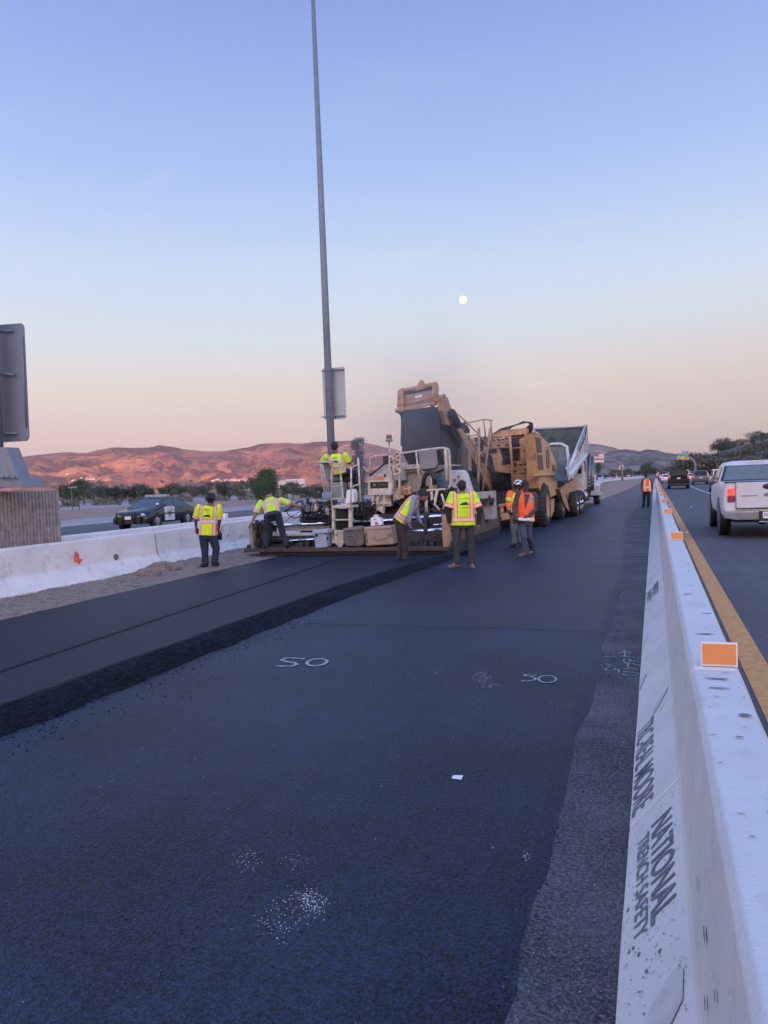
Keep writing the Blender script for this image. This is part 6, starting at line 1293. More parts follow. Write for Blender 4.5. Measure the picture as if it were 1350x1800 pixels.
m = MB(); m.ys([(868, 894), (882, 892), (884, 901), (868, 903)], 25.0, .3); m.ys([(868, 905), (896, 901), (896, 912), (866, 918)], 24.4, .6); m.ys([(864, 888), (894, 884), (896, 889), (866, 893)], 25.6, .3); m.build('pickup_shoe', M['tan'], mt, bevel=.01)
m = MB(); m.xs([(988, 858), (994, 850), (1000, 843), (1006, 842), (1013, 846), (1014, 862), (1011, 880), (1004, 872), (999, 880), (996, 868), (990, 878)], -3.4, .3); m.xs([(984, 859), (992, 862), (999, 886), (1002, 900), (996, 893), (990, 880)], -3.35, .2); m.build('hopper_wing', M['tandull'], mt, bevel=.02)
m = MB(); m.box((-6.3, 33.5, .5), (-3.6, 35.6, 1.3)); clutter(m, (988, 870, 1010, 895), 34.5, 14, .08, .3, 19); m.build('receiving_hopper', M['dark'], mt)
# ================================================================= dump truck
XT = -3.1
tk = thing('dump_truck', (-4.3, 37, 0), 'white end dump truck with its bed raised, backed up to the tan machine', 'truck')
def TX(px, py): return onX(px, py, XT)
fr = TX(1029, 748.5); rr_ = TX(1001, 835); WB = 2.42
# bed as a tilted open tray
zf, yf = fr.z, fr.y; zr, yr = TX(999, 823).z, TX(999, 823).y
q1, q2 = TX(1032.5, 797), TX(1004, 845); yfl, zfl, yrl, zrl = q1.y, q1.z, q2.y, q2.z
m = MB()
def side_(x, t): m.slab([(x, yr, zr), (x, yf, zf), (x, yfl, zfl), (x, yrl, zrl)], (t, 0, 0))
m = MB(); side_(XT, -.06); side_(XT-WB, .06); m.slab([(XT-.06, yrl, zrl), (XT-.06, yfl, zfl), (XT-.06, yfl+.03, zfl-.08), (XT-.06, yrl+.03, zrl-.08)], (-(WB-.12), 0, 0)); m.slab([(XT-.06, yf, zf), (XT-.06, yfl, zfl), (XT-.06, yfl+.08, zfl), (XT-.06, yf+.08, zf+.02)], (-(WB-.12), 0, 0))
M['bedin'] = pm('bed_interior_steel', (.17, .21, .22), .6, .1, var=.25, scale=2, dirt=((.05, .05, .05), .6)); M['twhite'] = pm('white_truck_paint', (.6, .6, .6), .4, var=.06, dirt=((.3, .28, .26), .5), dscale=2)
bed = m.build('dump_bed', M['bedin'], tk)
m = MB(); m.tube([(XT+.03, yr, zr), (XT+.03, yf, zf)], .07, 8); m.tube([(XT+.03, yf, zf), (XT-WB, yf, zf)], .06, 8); m.slab([(XT+.035, yr, zr), (XT+.035, yf, zf), (XT+.035, yfl, zfl), (XT+.035, yrl, zrl)], (-.02, 0, 0))
for k in range(9): f = k/8; y = yr+(yf-yr)*f; z = zr+(zf-zr)*f; y2 = yrl+(yfl-yrl)*f; z2 = zrl+(zfl-zrl)*f; m.slab([(XT+.075, y, z), (XT+.075, y+.12, z+.03), (XT+.075, y2+.12, z2+.03), (XT+.075, y2, z2)], (-.05, 0, 0))
m.tube([(XT-WB-.03, yr, zr), (XT-WB-.03, yf, zf)], .07, 8); m.build('bed_rail', M['twhite'], bed)
m = MB(); m.tube([onX(1032, 748, XT+.12), onX(1028, 770, XT+.12), onX(1018, 793, XT+.12)], .025, 6); m.tube([onX(1030, 752, XT+.12), onX(1015, 790, XT+.12)], .02, 6); m.build('tarp_arm', M['dark'], bed)
Yt = 32.6
m = MB(); m.ptube([(964.5, 783, Yt), (969, 780.5, Yt), (985.5, 780, Yt)], .06, 6); m.ptube([(985.5, 780, Yt), (996, 785, Yt), (1000, 812, Yt), (997, 822, Yt), (999, 846, Yt)], .075, 6); m.build('tailgate_frame', M['twhite'], bed)
m = MB(); m.ys([(966, 783), (985, 782), (995, 788), (998, 812), (993, 828), (998, 862), (975, 862), (966, 820)], Yt+.05, .2); m.build('tailgate', M['bedin'], bed)
m = MB(); m.slab([onX(996, 824, XT+.1), onX(1026, 796, XT+.1), onX(1032, 797, XT+.1), onX(1009, 838, XT+.1), onX(1000, 845, XT+.1)], (-.06, 0, 0)); m.tube([onX(1000, 836, XT+.12), onX(1030, 800, XT+.12)], .09, 14); m.build('hoist_cover', M['twhite'], tk, bevel=.02)
m = MB(); m.ys([(995, 822), (1003, 818), (1003, 845), (998, 848)], 33.5, .4); m.build('rear_post', M['twhite'], tk)
cy = TX(1031, 806).y
m = MB(); z1 = TX(1031, 806).z; y1 = cy-.4; m.loft([[(x, y, .95) for x, y in ((XT, y1-1.6), (XT, y1+2.2), (XT-2.3, y1+2.2), (XT-2.3, y1-1.6))], [(x, y, z1-.25) for x, y in ((XT, y1-1.6), (XT, y1+2.2), (XT-2.3, y1+2.2), (XT-2.3, y1-1.6))], [(x, y, z1) for x, y in ((XT-.2, y1-1.4), (XT-.2, y1+1.7), (XT-2.1, y1+1.7), (XT-2.1, y1-1.4))]], smooth=False)
cab = m.build('cab', pm('cream_white_cab', (.62, .58, .53), .4, dirt=((.35, .32, .3), .4)), tk, bevel=.06)
m = MB(); m.box((XT-.0, y1-.9, 1.9), (XT+.01, y1-.3, 2.4)); m.box((XT-.0, y1+.9, 1.8), (XT+.01, y1+1.9, 2.45)); m.build('cab_window', M['glass'], cab); MB().ys([(1017, 820), (1022, 819), (1022, 832), (1016, 833)], y1-1.63, .03).build('rear_window', M['glass'], cab)
for px in (1035.5, 1041.5): m = MB(); m.tube([onX(px, 862, XT+.12), onX(px-.3, 799 if px < 1040 else 803, XT+.12)], .085, 12); st_ = m.build('exhaust_stack', pm('dull_stack', (.2, .18, .18), .3, .8), tk)
m = MB()
for i in range(16): m.cyl(onX(1035.4 if i % 2 else 1041.4, 806+i*3.2, XT+.12), (0, 0, 1), .092, .02, 10)
m.build('stack_rings', M['chrome'], st_)
hy = TX(1053, 873).y
m = MB(); m.box((XT-2.1, y1+2.2, .9), (XT-.2, hy+1.0, 1.75)); m.build('bonnet', M['twhite'], tk, bevel=.1)
m = MB(); R2 = .68; pts = [(XT+.12, hy+R2*math.cos(math.pi*k/12), .52+R2*math.sin(math.pi*k/12)) for k in range(13)] + [(XT+.12, hy-R2-.5, .5), (XT+.12, hy-R2-.5, 1.1), (XT+.12, hy-.6, 1.32), (XT+.12, hy+.7, 1.25), (XT+.12, hy+R2+.1, .9)]; 
P_ = [(XT+.12, hy+(R2)*math.cos(math.pi*k/12), .5+R2*math.sin(math.pi*k/12)) for k in range(13)]; O_ = [(XT+.12, hy+(R2+.14)*math.cos(math.pi*k/12), .5+(R2+.14)*math.sin(math.pi*k/12)) for k in range(13)]
m = MB()
for k in range(12): m.slab([P_[k], P_[k+1], O_[k+1], O_[k]], (-.55, 0, 0))
m.box((XT-.4, hy-R2-.65, .55), (XT+.11, hy-R2+.02, 1.1)); m.build('front_fender', M['twhite'], tk, bevel=.02)
for (yy, hub) in [(hy, 1), (TX(1023, 895).y, 1), (34.6, 1), (33.2, 0)]:
    for sx2, xw in ((1, XT+.05), (-1, XT-2.35)):
        wr = .52; c = Vector((xw-.15*sx2, yy, wr)); m = MB(); m.ring(c, (sx2, 0, 0), [(.3, -.2), (.48, -.2), (wr, -.14), (wr, .1), (.48, .15), (.3, .13), (.28, .08)], 32); wv = m.build('wheel', M['tyre'], tk)
        m = MB(); m.ring(c, (sx2, 0, 0), [(.3, .12), (.27, .14), (.2, .06), (.12, .07), (.1, .16), (.0, .18)], 24); m.build('hub', M['chrome'], wv)
m = MB(); m.cyl((XT-.25, (y1-.6), .72), (0, 1, 0), .33, 2.3, 24); m.build('fuel_tank', M['chrome'], tk); m = MB()
for d_ in (-.9, 0, .9): m.cyl((XT-.25, y1-.6+d_, .72), (0, 1, 0), .34, .06, 24)
m.build('tank_strap', M['dark'], tk); m = MB(); m.box((XT-.5, y1+.8, .45), (XT+.05, y1+1.9, .62)); m.build('cab_step', M['galv'], tk)
m = MB(); m.box((XT-1.8, 33, .55), (XT-.5, hy+.8, .95)); m.cyl((XT-1.15, hy, .52), (1, 0, 0), .1, 2.2, 10); m.build('chassis', M['dark'], tk); m = MB(); m.box((XT-.05, y1-1.3, 1.0), (XT+.02, y1+.2, 1.06)); m.build('side_trim', M['dark'], tk)
# ================================================================= people
def hivis(name, base, bands, border=(.9, .13, .04), silver=(.62, .6, .6), edge=.018):
    """bands: list of (axis, centre, halfwidth, lo, hi): axis 'u' vertical tapes at |u|, 't' horizontal tape at height t, 's' sleeve tape"""
    m, t, n, l, p = newmat(name); p.inputs['Roughness'].default_value = .75
    at = n.new('ShaderNodeAttribute'); at.attribute_name = 'uts'; sp = n.new('ShaderNodeSeparateXYZ'); l.new(at.outputs['Vector'], sp.inputs[0])
    U_ = mth('ABSOLUTE', sp.outputs[0], tree=t); T_ = sp.outputs[1]; S_ = sp.outputs[2]
    nz = n.new('ShaderNodeTexNoise'); nz.inputs['Scale'].default_value = 9; c = n.new('ShaderNodeTexCoord'); l.new(c.outputs['Object'], nz.inputs[0])
    mr = n.new('ShaderNodeMapRange'); l.new(nz.outputs[0], mr.inputs[0]); mr.inputs[1].default_value = .3; mr.inputs[2].default_value = .7; mr.inputs[3].default_value = .82; mr.inputs[4].default_value = 1.15
    vm = n.new('ShaderNodeVectorMath'); vm.operation = 'SCALE'; vm.inputs[0].default_value = base; l.new(mr.outputs[0], vm.inputs['Scale']); cur = vm.outputs[0]
    issl = mth('GREATER_THAN', S_, -.5, tree=t); notsl = mth('SUBTRACT', 1.0, issl, tree=t)
    be = bs = None
    for (ax, cc, hw, lo, hi) in bands:
        v = {'u': U_, 't': T_, 's': S_}[ax]; g_ = issl if ax == 's' else notsl
        def band(h):
            b = mth('COMPARE', v, cc, h, tree=t); b = mth('MULTIPLY', b, g_, tree=t)
            if ax == 'u': b = mth('MULTIPLY', b, mth('MULTIPLY', mth('GREATER_THAN', T_, lo, tree=t), mth('LESS_THAN', T_, hi, tree=t), tree=t), tree=t)
            return b
        o1, o2 = band(hw+edge), band(hw)
        be = o1 if be is None else mth('MAXIMUM', be, o1, tree=t); bs = o2 if bs is None else mth('MAXIMUM', bs, o2, tree=t)
    if be is not None:
        for f, col in ((be, border), (bs, silver)):
            x = n.new('ShaderNodeMix'); x.data_type = 'RGBA'; l.new(f, x.inputs[0]); l.new(cur, x.inputs[6]); x.inputs[7].default_value = (*col, 1); cur = x.outputs[2]
    l.new(cur, p.inputs['Base Color'])
    b = n.new('ShaderNodeBump'); b.inputs['Distance'].default_value = .02; b.inputs['Strength'].default_value = .6; n4 = n.new('ShaderNodeTexNoise'); n4.inputs['Scale'].default_value = 7; n4.inputs['Distortion'].default_value = 1; l.new(c.outputs['Object'], n4.inputs[0]); l.new(n4.outputs[0], b.inputs['Height']); l.new(b.outputs[0], p.inputs['Normal'])
    return m
LIME = (.56, .86, .02); YEL = (.70, .84, .01); ORG_ = (.95, .13, .03)
HV = {
 'yellow': hivis('yellow_shirt', YEL, [('u', .15, .022, -1, 1), ('t', .30, .028, 0, 0), ('s', .24, .025, 0, 0)], silver=(.6, .55, .6)),
 'lime': hivis('lime_shirt', LIME, [('u', .155, .024, .10, 1), ('t', .115, .03, 0, 0), ('s', .22, .028, 0, 0)], silver=(.95, .52, .38)),
 'limefaded': hivis('faded_lime_shirt', (.5, .75, .05), [('u', .14, .022, -1, 1), ('t', .28, .025, 0, 0), ('s', .24, .025, 0, 0)], border=(.75, .3, .2), silver=(.6, .45, .38)),
 'limeseat': hivis('seated_shirt', (.58, .86, .03), [('u', .15, .02, -1, 1), ('t', .12, .022, 0, 0), ('s', .22, .025, 0, 0)], border=(.8, .25, .15), silver=(.55, .42, .4)),
 'vestlime': hivis('lime_vest', (.62, .88, .04), [('u', .13, .022, -1, 1), ('t', .1, .035, 0, 0)], silver=(.52, .42, .42), edge=.022),
 'vestorange': hivis('orange_vest', ORG_, [('t', .055, .026, 0, 0)], border=(.75, .8, .1), silver=(.8, .62, .42), edge=.012),
 'vestorangeback': hivis('orange_vest_back', ORG_, [('u', .13, .025, -1, 1), ('t', .2, .028, 0, 0)], border=(.85, .75, .15), silver=(.85, .5, .4), edge=.012),
 'yellowback': hivis('yellow_orange_shirt', (.8, .8, .04), [('u', .19, .024, -1, 1), ('t', .1, .025, 0, 0)], silver=(.7, .5, .4)),
 'orangesleeve': hivis('orange_sleeve', (.95, .16, .04), []),
}
def cloth(name, col, v=.2): return pm(name, col, .9, var=v, scale=14, bump=.02, bscale=7)
CL = {'navy': cloth('navy_trousers', (.022, .026, .045)), 'navy2': cloth('dark_blue_trousers', (.016, .02, .038)), 'brown': cloth('brown_trousers', (.045, .03, .032)), 'olive': cloth('olive_dark_trousers', (.035, .038, .036)), 'jeans': cloth('blue_jeans', (.06, .075, .12)), 'khaki': cloth('grey_khaki_trousers', (.12, .12, .12)),
      'black': cloth('black_trousers', (.012, .012, .016)), 'bluegrey': cloth('blue_grey_shirt', (.22, .26, .38)), 'charcoal': cloth('charcoal_shirt', (.055, .055, .055)), 'blacks': cloth('black_sleeve', (.02, .02, .022)), 'greyT': cloth('grey_undershirt', (.05, .05, .055))}
SK = {'tan': pm('tan_skin', (.27, .13, .08), .55, var=.08), 'brown': pm('brown_skin', (.16, .075, .05), .55, var=.08), 'dark': pm('deep_brown_skin', (.07, .037, .028), .55, var=.08)}
BOOT = {'tan': pm('tan_leather_boot', (.2, .12, .06), .7, var=.2), 'black': pm('black_boot', (.02, .018, .018), .6, var=.2), 'olive': pm('olive_boot', (.14, .12, .08), .8, var=.2), 'rust': pm('rust_leather_shoe', (.22, .1, .06), .6, var=.15)}
M['capblack'] = pm('black_cap', (.015, .015, .018), .8); M['capgrey'] = pm('dark_hat', (.03, .03, .035), .8); M['hair'] = pm('dark_hair', (.015, .012, .01), .8)
def camo():
    m, t, n, l, p = newmat('white_patterned_hard_hat'); c = n.new('ShaderNodeTexCoord'); v = n.new('ShaderNodeTexNoise'); v.inputs['Scale'].default_value = 16; v.inputs['Detail'].default_value = 3; l.new(c.outputs['Object'], v.inputs[0]); g_ = mth('GREATER_THAN', v.outputs[0], .53, tree=t); x = n.new('ShaderNodeMix'); x.data_type = 'RGBA'; l.new(g_, x.inputs[0]); x.inputs[6].default_value = (.8, .78, .8, 1); x.inputs[7].default_value = (.03, .03, .04, 1); l.new(x.outputs[2], p.inputs['Base Color']); p.inputs['Roughness'].default_value = .3; return m
M['camo'] = camo()
def remesh(mb, vox, it=4, fac=.5):
    me = mb.mesh('r'); o = bpy.data.objects.new('r', me); COL.objects.link(o)
    r = o.modifiers.new('r', 'REMESH'); r.mode = 'VOXEL'; r.voxel_size = vox; r.use_smooth_shade = True
    s = o.modifiers.new('s', 'SMOOTH'); s.factor = fac; s.iterations = it
    dg = bpy.context.evaluated_depsgraph_get(); dg.update(); res = bpy.data.meshes.new_from_object(o.evaluated_get(dg)); bpy.data.objects.remove(o); bpy.data.meshes.remove(me); return res
def capsule(m, a, b, ra, rb, seg=14):
    a, b = Vector(a), Vector(b); m.tube([a, b], [ra, rb], seg); m.ell(a, (ra, ra, ra), 12, 8); m.ell(b, (rb, rb, rb), 12, 8)
def torso(m, secs, seg=22):
    # secs: (center, right, half width, half depth) ; superellipse rings
    rings = []
    for i, (c, r, a, b) in enumerate(secs):
        ax = (secs[min(i+1, len(secs)-1)][0]-secs[max(i-1, 0)][0]).normalized(); r = (r - ax*r.dot(ax)).normalized(); f = ax.cross(r).normalized(); ring = []
        for k in range(seg):
            an = 2*math.pi*k/seg; cx2, sx2 = math.cos(an), math.sin(an); e = .8
            ring.append(c + r*a*math.copysign(abs(cx2)**e, cx2) + f*b*math.copysign(abs(sx2)**e, sx2))
        rings.append(ring)
    m.loft(rings)
def hand(m, w_, tip, palmn, r=.042, sc_=1.0, curl=.5, side=1):
    w_, tip = Vector(w_), Vector(tip); d = (tip-w_).normalized(); n = (palmn-d*palmn.dot(d)).normalized(); sd = d.cross(n)*side
    pc = w_+d*.05*sc_; capsule(m, w_, w_+d*.02, .026*sc_, .028*sc_, 10); m.ell(pc, (.043*sc_, .017*sc_, .05*sc_), 14, 10, axes=(sd, n, d))
    for i, (off, ln) in enumerate([(-.030, .066), (-.010, .078), (.010, .073), (.030, .058)]):
        p0 = pc+sd*off*sc_+d*.035*sc_; a1 = .25+curl*.4; p1 = p0+(d*math.cos(a1)+n*math.sin(a1))*ln*.45*sc_; a2 = a1+curl*1.1+.08*i; p2 = p1+(d*math.cos(a2)+n*math.sin(a2))*ln*.33*sc_; a3 = a2+curl*.9; p3 = p2+(d*math.cos(a3)+n*math.sin(a3))*ln*.25*sc_
        m.tube([p0, p1, p2, p3], [.0105*sc_, .0098*sc_, .009*sc_, .0078*sc_], 8); m.ell(p3, (.0078*sc_,)*3, 8, 6)
    t0 = pc-sd*.034*sc_-d*.015*sc_; t1 = t0-sd*.026*sc_+d*.028*sc_+n*.012*sc_; t2 = t1+d*.028*sc_+n*.016*sc_; m.tube([t0, t1, t2], [.0135*sc_, .0115*sc_, .0095*sc_], 8); m.ell(t2, (.0095*sc_,)*3, 8, 6)
def person(label, d, J, skin, top, bottom, boot, fwd, head_fwd=None, hat=None, longsleeve=None, sleeve_len=.75, vest=None, hatmat=None, curl=.5, hem=None, fit=1.0, beard=False, scale=1.0, sleeve_mat=None, depthw=.125, name='person', legwide=1.0, baggy=1.0):
    g_ = lambda k: atD(J[k][0], J[k][1], d+(J[k][2] if len(J[k]) > 2 else 0))
    P = {k: g_(k) for k in J if len(J[k]) > 1 and not k.startswith('pn')}
    foot = min((P['ankL'], P['ankR']), key=lambda v: v.z)
    base = Vector(((P['ankL'].x+P['ankR'].x)/2, (P['ankL'].y+P['ankR'].y)/2, max(0, foot.z-.09))); th = thing(name, base, label, 'person')
    s = scale; hip = (P['hipL']+P['hipR'])/2; sh = (P['shL']+P['shR'])/2; rh = (P['hipR']-P['hipL']).normalized(); rs = (P['shR']-P['shL']).normalized(); fwd = Vector(fwd).normalized(); hf = Vector(head_fwd).normalized() if head_fwd else fwd
    shw = (P['shR']-P['shL']).length/2; neck = P['neck']; head = P['head']; hup = (head-neck).normalized(); hup = (hup+Vector((0, 0, .6))).normalized() if J.get('up') is None else hup
    hf = (hf-hup*hf.dot(hup)).normalized(); hr = hf.cross(hup).normalized()
    # --- body: one continuous surface (head, neck, trunk, arms, hands, legs)
    m = MB(); c = head
    m.ell(c, (.074*s, .093*s, .112*s), 20, 16, axes=(hr, hf, hup)); m.ell(c-hup*.055*s+hf*.028*s, (.052*s, .058*s, .058*s), 14, 10, axes=(hr, hf, hup))
    m.ell(c+hf*.097*s-hup*.012*s, (.012*s, .018*s, .024*s), 10, 8, axes=(hr, hf, hup)); m.ell(c+hf*.083*s-hup*.052*s, (.024*s, .012*s, .009*s), 10, 6, axes=(hr, hf, hup)); m.ell(c+hf*.078*s-hup*.082*s, (.024*s, .02*s, .018*s), 10, 6, axes=(hr, hf, hup)); m.ell(c+hf*.078*s+hup*.03*s, (.052*s, .016*s, .01*s), 10, 6, axes=(hr, hf, hup))
    for q in (-1, 1): m.ell(c+hr*q*.075*s-hup*.005*s-hf*.005*s, (.01*s, .02*s, .032*s), 8, 8, axes=(hr, hf, hup))
    capsule(m, neck-(head-neck)*.45, c-hup*.05*s, .056*s, .052*s)
    mid = hip.lerp(sh, .5); rm = (rh+rs).normalized()
    torso(m, [(hip-(sh-hip)*.08, rh, .13*s, .09*s), (hip.lerp(sh, .35), rh, .13*s, .09*s), (hip.lerp(sh, .8), rs, shw*.85, .1*s), (sh.lerp(neck, .5), rs, .09*s, .06*s)])
    for S in 'LR':
        a, e, w_, h_ = P['sh'+S], P['el'+S], P['wr'+S], P['ha'+S]
        capsule(m, a, e, .05*s, .041*s); capsule(m, e, w_, .041*s, .027*s); pn = J.get('palm'+S); hand(m, w_, h_, Vector(J['pn'+S]) if ('pn'+S) in J else (sh-e).normalized()*.0+(hip-h_).normalized(), sc_=s, curl=curl, side=(1 if S == 'L' else -1))
        hp, k, an = P['hip'+S], P['kn'+S], P['ank'+S]; capsule(m, hp, k, .075*s, .055*s); capsule(m, k, an, .052*s, .038*s); capsule(m, an, an+(P['toe'+S]-an)*.6, .038*s, .03*s)
    for k_ in list(J):
        pass
    me = remesh(m, .0085*s, 3); me.materials.append(SK[skin]); me.transform(Matrix.Translation(-base)); bo = bpy.data.objects.new('body', me); COL.objects.link(bo); bo.parent = th; ORG[bo.name] = base
    m = MB()
    for q in (-1, 1): m.ell(c+hr*q*.032*s+hf*.082*s+hup*.008*s, (.013*s, .008*s, .008*s), 8, 6, axes=(hr, hf, hup))
    m.build('eyes', M['black'], bo)
    if beard: m = MB(); m.ell(c-hup*.065*s+hf*.045*s, (.056*s, .055*s, .05*s), 14, 10, axes=(hr, hf, hup)); m.build('beard', M['hair'], th)
    m = MB(); m.ell(c-hf*.02*s+hup*.012*s, (.079*s, .09*s, .108*s), 16, 12, axes=(hr, hf, hup)); m.build('hair', M['hair'], th)
    # --- trousers
    m = MB(); wd = J.get('hipw', (.155,))[0]*s
    torso(m, [(hip+(sh-hip).normalized()*.13*s, rh, wd*.98, depthw*s*.95), (hip, rh, wd*1.05, depthw*s*1.05), (hip-(sh-hip).normalized()*.08*s, rh, wd*.98, depthw*s)])
    for S in 'LR':
        hp, k, an = P['hip'+S], P['kn'+S], P['ank'+S]; b = baggy
        capsule(m, hp, k, .098*s*b, .075*s*b); capsule(m, k, k.lerp(an, .75), .073*s*b, .062*s*b); m.tube([k.lerp(an, .5), an+(an-k).normalized()*.02], [.064*s*b, .072*s*b], 16)
        for i in range(3): q = k.lerp(an, .5+.22*i); m.ell(q, (.071*s*b, .073*s*b, .018*s), 14, 6)
    me = remesh(m, .011*s, 3); me.materials.append(CL[bottom]); me.transform(Matrix.Translation(-base)); o = bpy.data.objects.new('trousers', me); COL.objects.link(o); o.parent = th
    # --- boots
    for S in 'LR':
        an, to = P['ank'+S], P['toe'+S]; dd = (to-an); up2 = Vector((0, 0, 1)); flat = dd.copy(); 
        m = MB(); heel = an-flat.normalized()*.05*s+Vector((0, 0, -.045*s)) if dd.length > .01 else an
        capsule(m, an+Vector((0, 0, .04*s)), an-Vector((0, 0, .03*s)), .052*s, .05*s); capsule(m, an-Vector((0, 0, .045*s))-flat.normalized()*.03*s, to, .045*s, .04*s); m.ell(an.lerp(to, .6)-Vector((0, 0, .02*s)), (.05*s, .05*s, .04*s), 12, 8)
        for v in m.v:
            lim = min(an.z-.085*s, to.z-.03*s)
            if v.z < lim: v.z = lim
        me = remesh(m, .009*s, 2); me.materials.append(BOOT[boot]); me.transform(Matrix.Translation(-base)); o = bpy.data.objects.new('boot', me); COL.objects.link(o); o.parent = th
    # --- upper garments
    hemk = J.get('hem', (0,))[0]*s; up_h = (sh-hip).normalized()
    def garment(nm, matl, grow, sleeves, slen, hem_, open_=False, tk_=.013, flare=1.12):
        m = MB(); h0 = hip - up_h*hem_; ww = J.get('tw', (.185,))[0]*s
        secs = [(h0, rh, ww*flare+grow, (.135*s)*J.get('td', (1,))[0]+grow), (h0.lerp(sh, .35), rm, ww*1.03+grow, .135*s*J.get('td', (1,))[0]+grow), (h0.lerp(sh, .75), rs, max(shw*.93, ww)+grow, .13*s+grow), (h0.lerp(sh, .93), rs, shw*.9+grow, .105*s+grow), (sh.lerp(neck, .45), rs, .1*s+grow, .075*s+grow)]
        torso(m, secs, 28)
        for S in 'LR':
            if not sleeves: continue
            a, e, w_ = P['sh'+S], P['el'+S], P['wr'+S]
            if slen <= 1: q = a.lerp(e, slen); m.tube([a, q], [.074*s+grow, .08*s+grow], 16); m.ell(a, (.074*s+grow,)*3, 14, 10)
            else: capsule(m, a, e, .07*s+grow, .055*s+grow); q = e.lerp(w_, slen-1); capsule(m, e, q, .053*s+grow, .042*s+grow)
        me = remesh(m, .011*s, 4)
        ax = sh-h0; Lx = ax.length; axn = ax/Lx; at = me.attributes.new('uts', 'FLOAT_VECTOR', 'POINT'); dat = []
        for v in me.vertices:
            p = v.co; t = (p-h0).dot(axn); f = min(1, max(0, t/Lx)); r = (rh.lerp(rs, f)).normalized(); u = (p-h0-axn*t).dot(r); sl = -1.0
            if sleeves:
                for S, sg in (('L', -1), ('R', 1)):
                    a, e = P['sh'+S], P['el'+S]; dv = e-a; k = (p-a).dot(dv)/dv.length_squared; dist = (p-(a+dv*min(max(k, 0), 1))).length
                    if k > .22 and dist < .105*s and (u*sg > ww*1.0 or k > .5 and u*sg > ww*.92): sl = k*dv.length
            dat += [u, t, sl]
        at.data.foreach_set('vector', dat); me.materials.append(matl); bv = BVHTree.FromPolygons([tuple(v.co) for v in me.vertices], [tuple(p.vertices) for p in me.polygons])
        me.transform(Matrix.Translation(-base)); o = bpy.data.objects.new(nm, me); COL.objects.link(o); o.parent = th; ORG[o.name] = base
        return o, bv, (h0, axn, Lx, rm)
    out_ = {}
    if longsleeve: garment('undershirt', CL[longsleeve], 0, True, 1.88, hemk-.02, flare=1.0)
    if top: out_['top'] = garment('shirt', HV[top] if top in HV else CL[top], .004 if not longsleeve else .014, True, sleeve_len, hemk)
    if vest: out_['top'] = garment('vest', HV[vest], .016, False, 0, hemk, flare=1.1)
    if sleeve_mat:
        for S in 'LR':
            m = MB(); capsule(m, P['sh'+S], P['el'+S], .088*s, .07*s); capsule(m, P['el'+S], P['el'+S].lerp(P['wr'+S], .8), .07*s, .055*s); m.build('sleeve', sleeve_mat, th)
    # --- hats
    hm = M[hatmat or 'capblack']
    if hat == 'cap': 
        m = MB(); n0 = 10; rings = []
        for i in range(n0): a = i/(n0-1)*math.pi/2; rings.append([c+hup*(.035*s+.088*s*math.sin(a))+hr*(.086*s*math.cos(a)*math.cos(k*.3927))+hf*(.102*s*math.cos(a)*math.sin(k*.3927)-.004*s) for k in range(16)])
        m.loft(rings); cp = m.build('cap', hm, th)
        m = MB(); rr2 = [[c+hup*(.036*s+zz)+hr*(x*.078*s)+hf*(.085*s+(1-x*x)*.088*s*k2) for x in [-1, -.7, -.35, 0, .35, .7, 1]] for k2, zz in ((0, 0.004*s), (1, -.012*s), (1, -.016*s), (0, -.002*s))]
        m.loft(rr2, closed=False); m.build('brim', hm, cp)
    elif hat == 'wide':
        m = MB(); m.ring(c+hup*.03*s, hup, [(.0, .105*s), (.05*s, .1*s), (.08*s, .07*s), (.092*s, 0), (.15*s, -.015*s), (.152*s, -.02*s), (.09*s, -.008*s)], 26); m.build('brimmed_hat', hm, th)
    elif hat == 'hard':
        m = MB(); m.ring(c+hup*.028*s, hup, [(.0, .125*s), (.04*s, .122*s), (.08*s, .1*s), (.108*s, .05*s), (.118*s, 0), (.14*s, -.008*s), (.14*s, -.013*s), (.11*s, -.006*s)], 26); hh = m.build('hard_hat', hm, th)
        m = MB(); m.ell(c+hup*.022*s+hf*.12*s, (.07*s, .055*s, .007*s), 14, 6, axes=(hr, hf, hup)); m.build('brim', hm, hh)
    elif hat == 'beanie':
        m = MB(); m.ell(c+hup*.03*s, (.088*s, .104*s, .1*s), 18, 12, axes=(hr, hf, hup)); m.build('hat', hm, th)
    return th, P, out_
def backprint(tp, lines, mat_=None, off=.08, up=.2, cam_side=True):
    o, bv, (h0, axn, Lx, rm) = tp; nrm_ = (CAM-(h0+axn*Lx*.6)).normalized(); nrm_ = (nrm_-axn*nrm_.dot(axn)).normalized(); r = axn.cross(nrm_).normalized(); 
    for (txt, x, z, cap, wd) in lines: text_mesh(txt, cap, mat_ or M['yelink'], 'back_print', h0+axn*(Lx*1.0-z)+r*x+nrm_*.25, r, axn, o, .0, sx_=(wd, 0), bold=.03, shrink=bv)
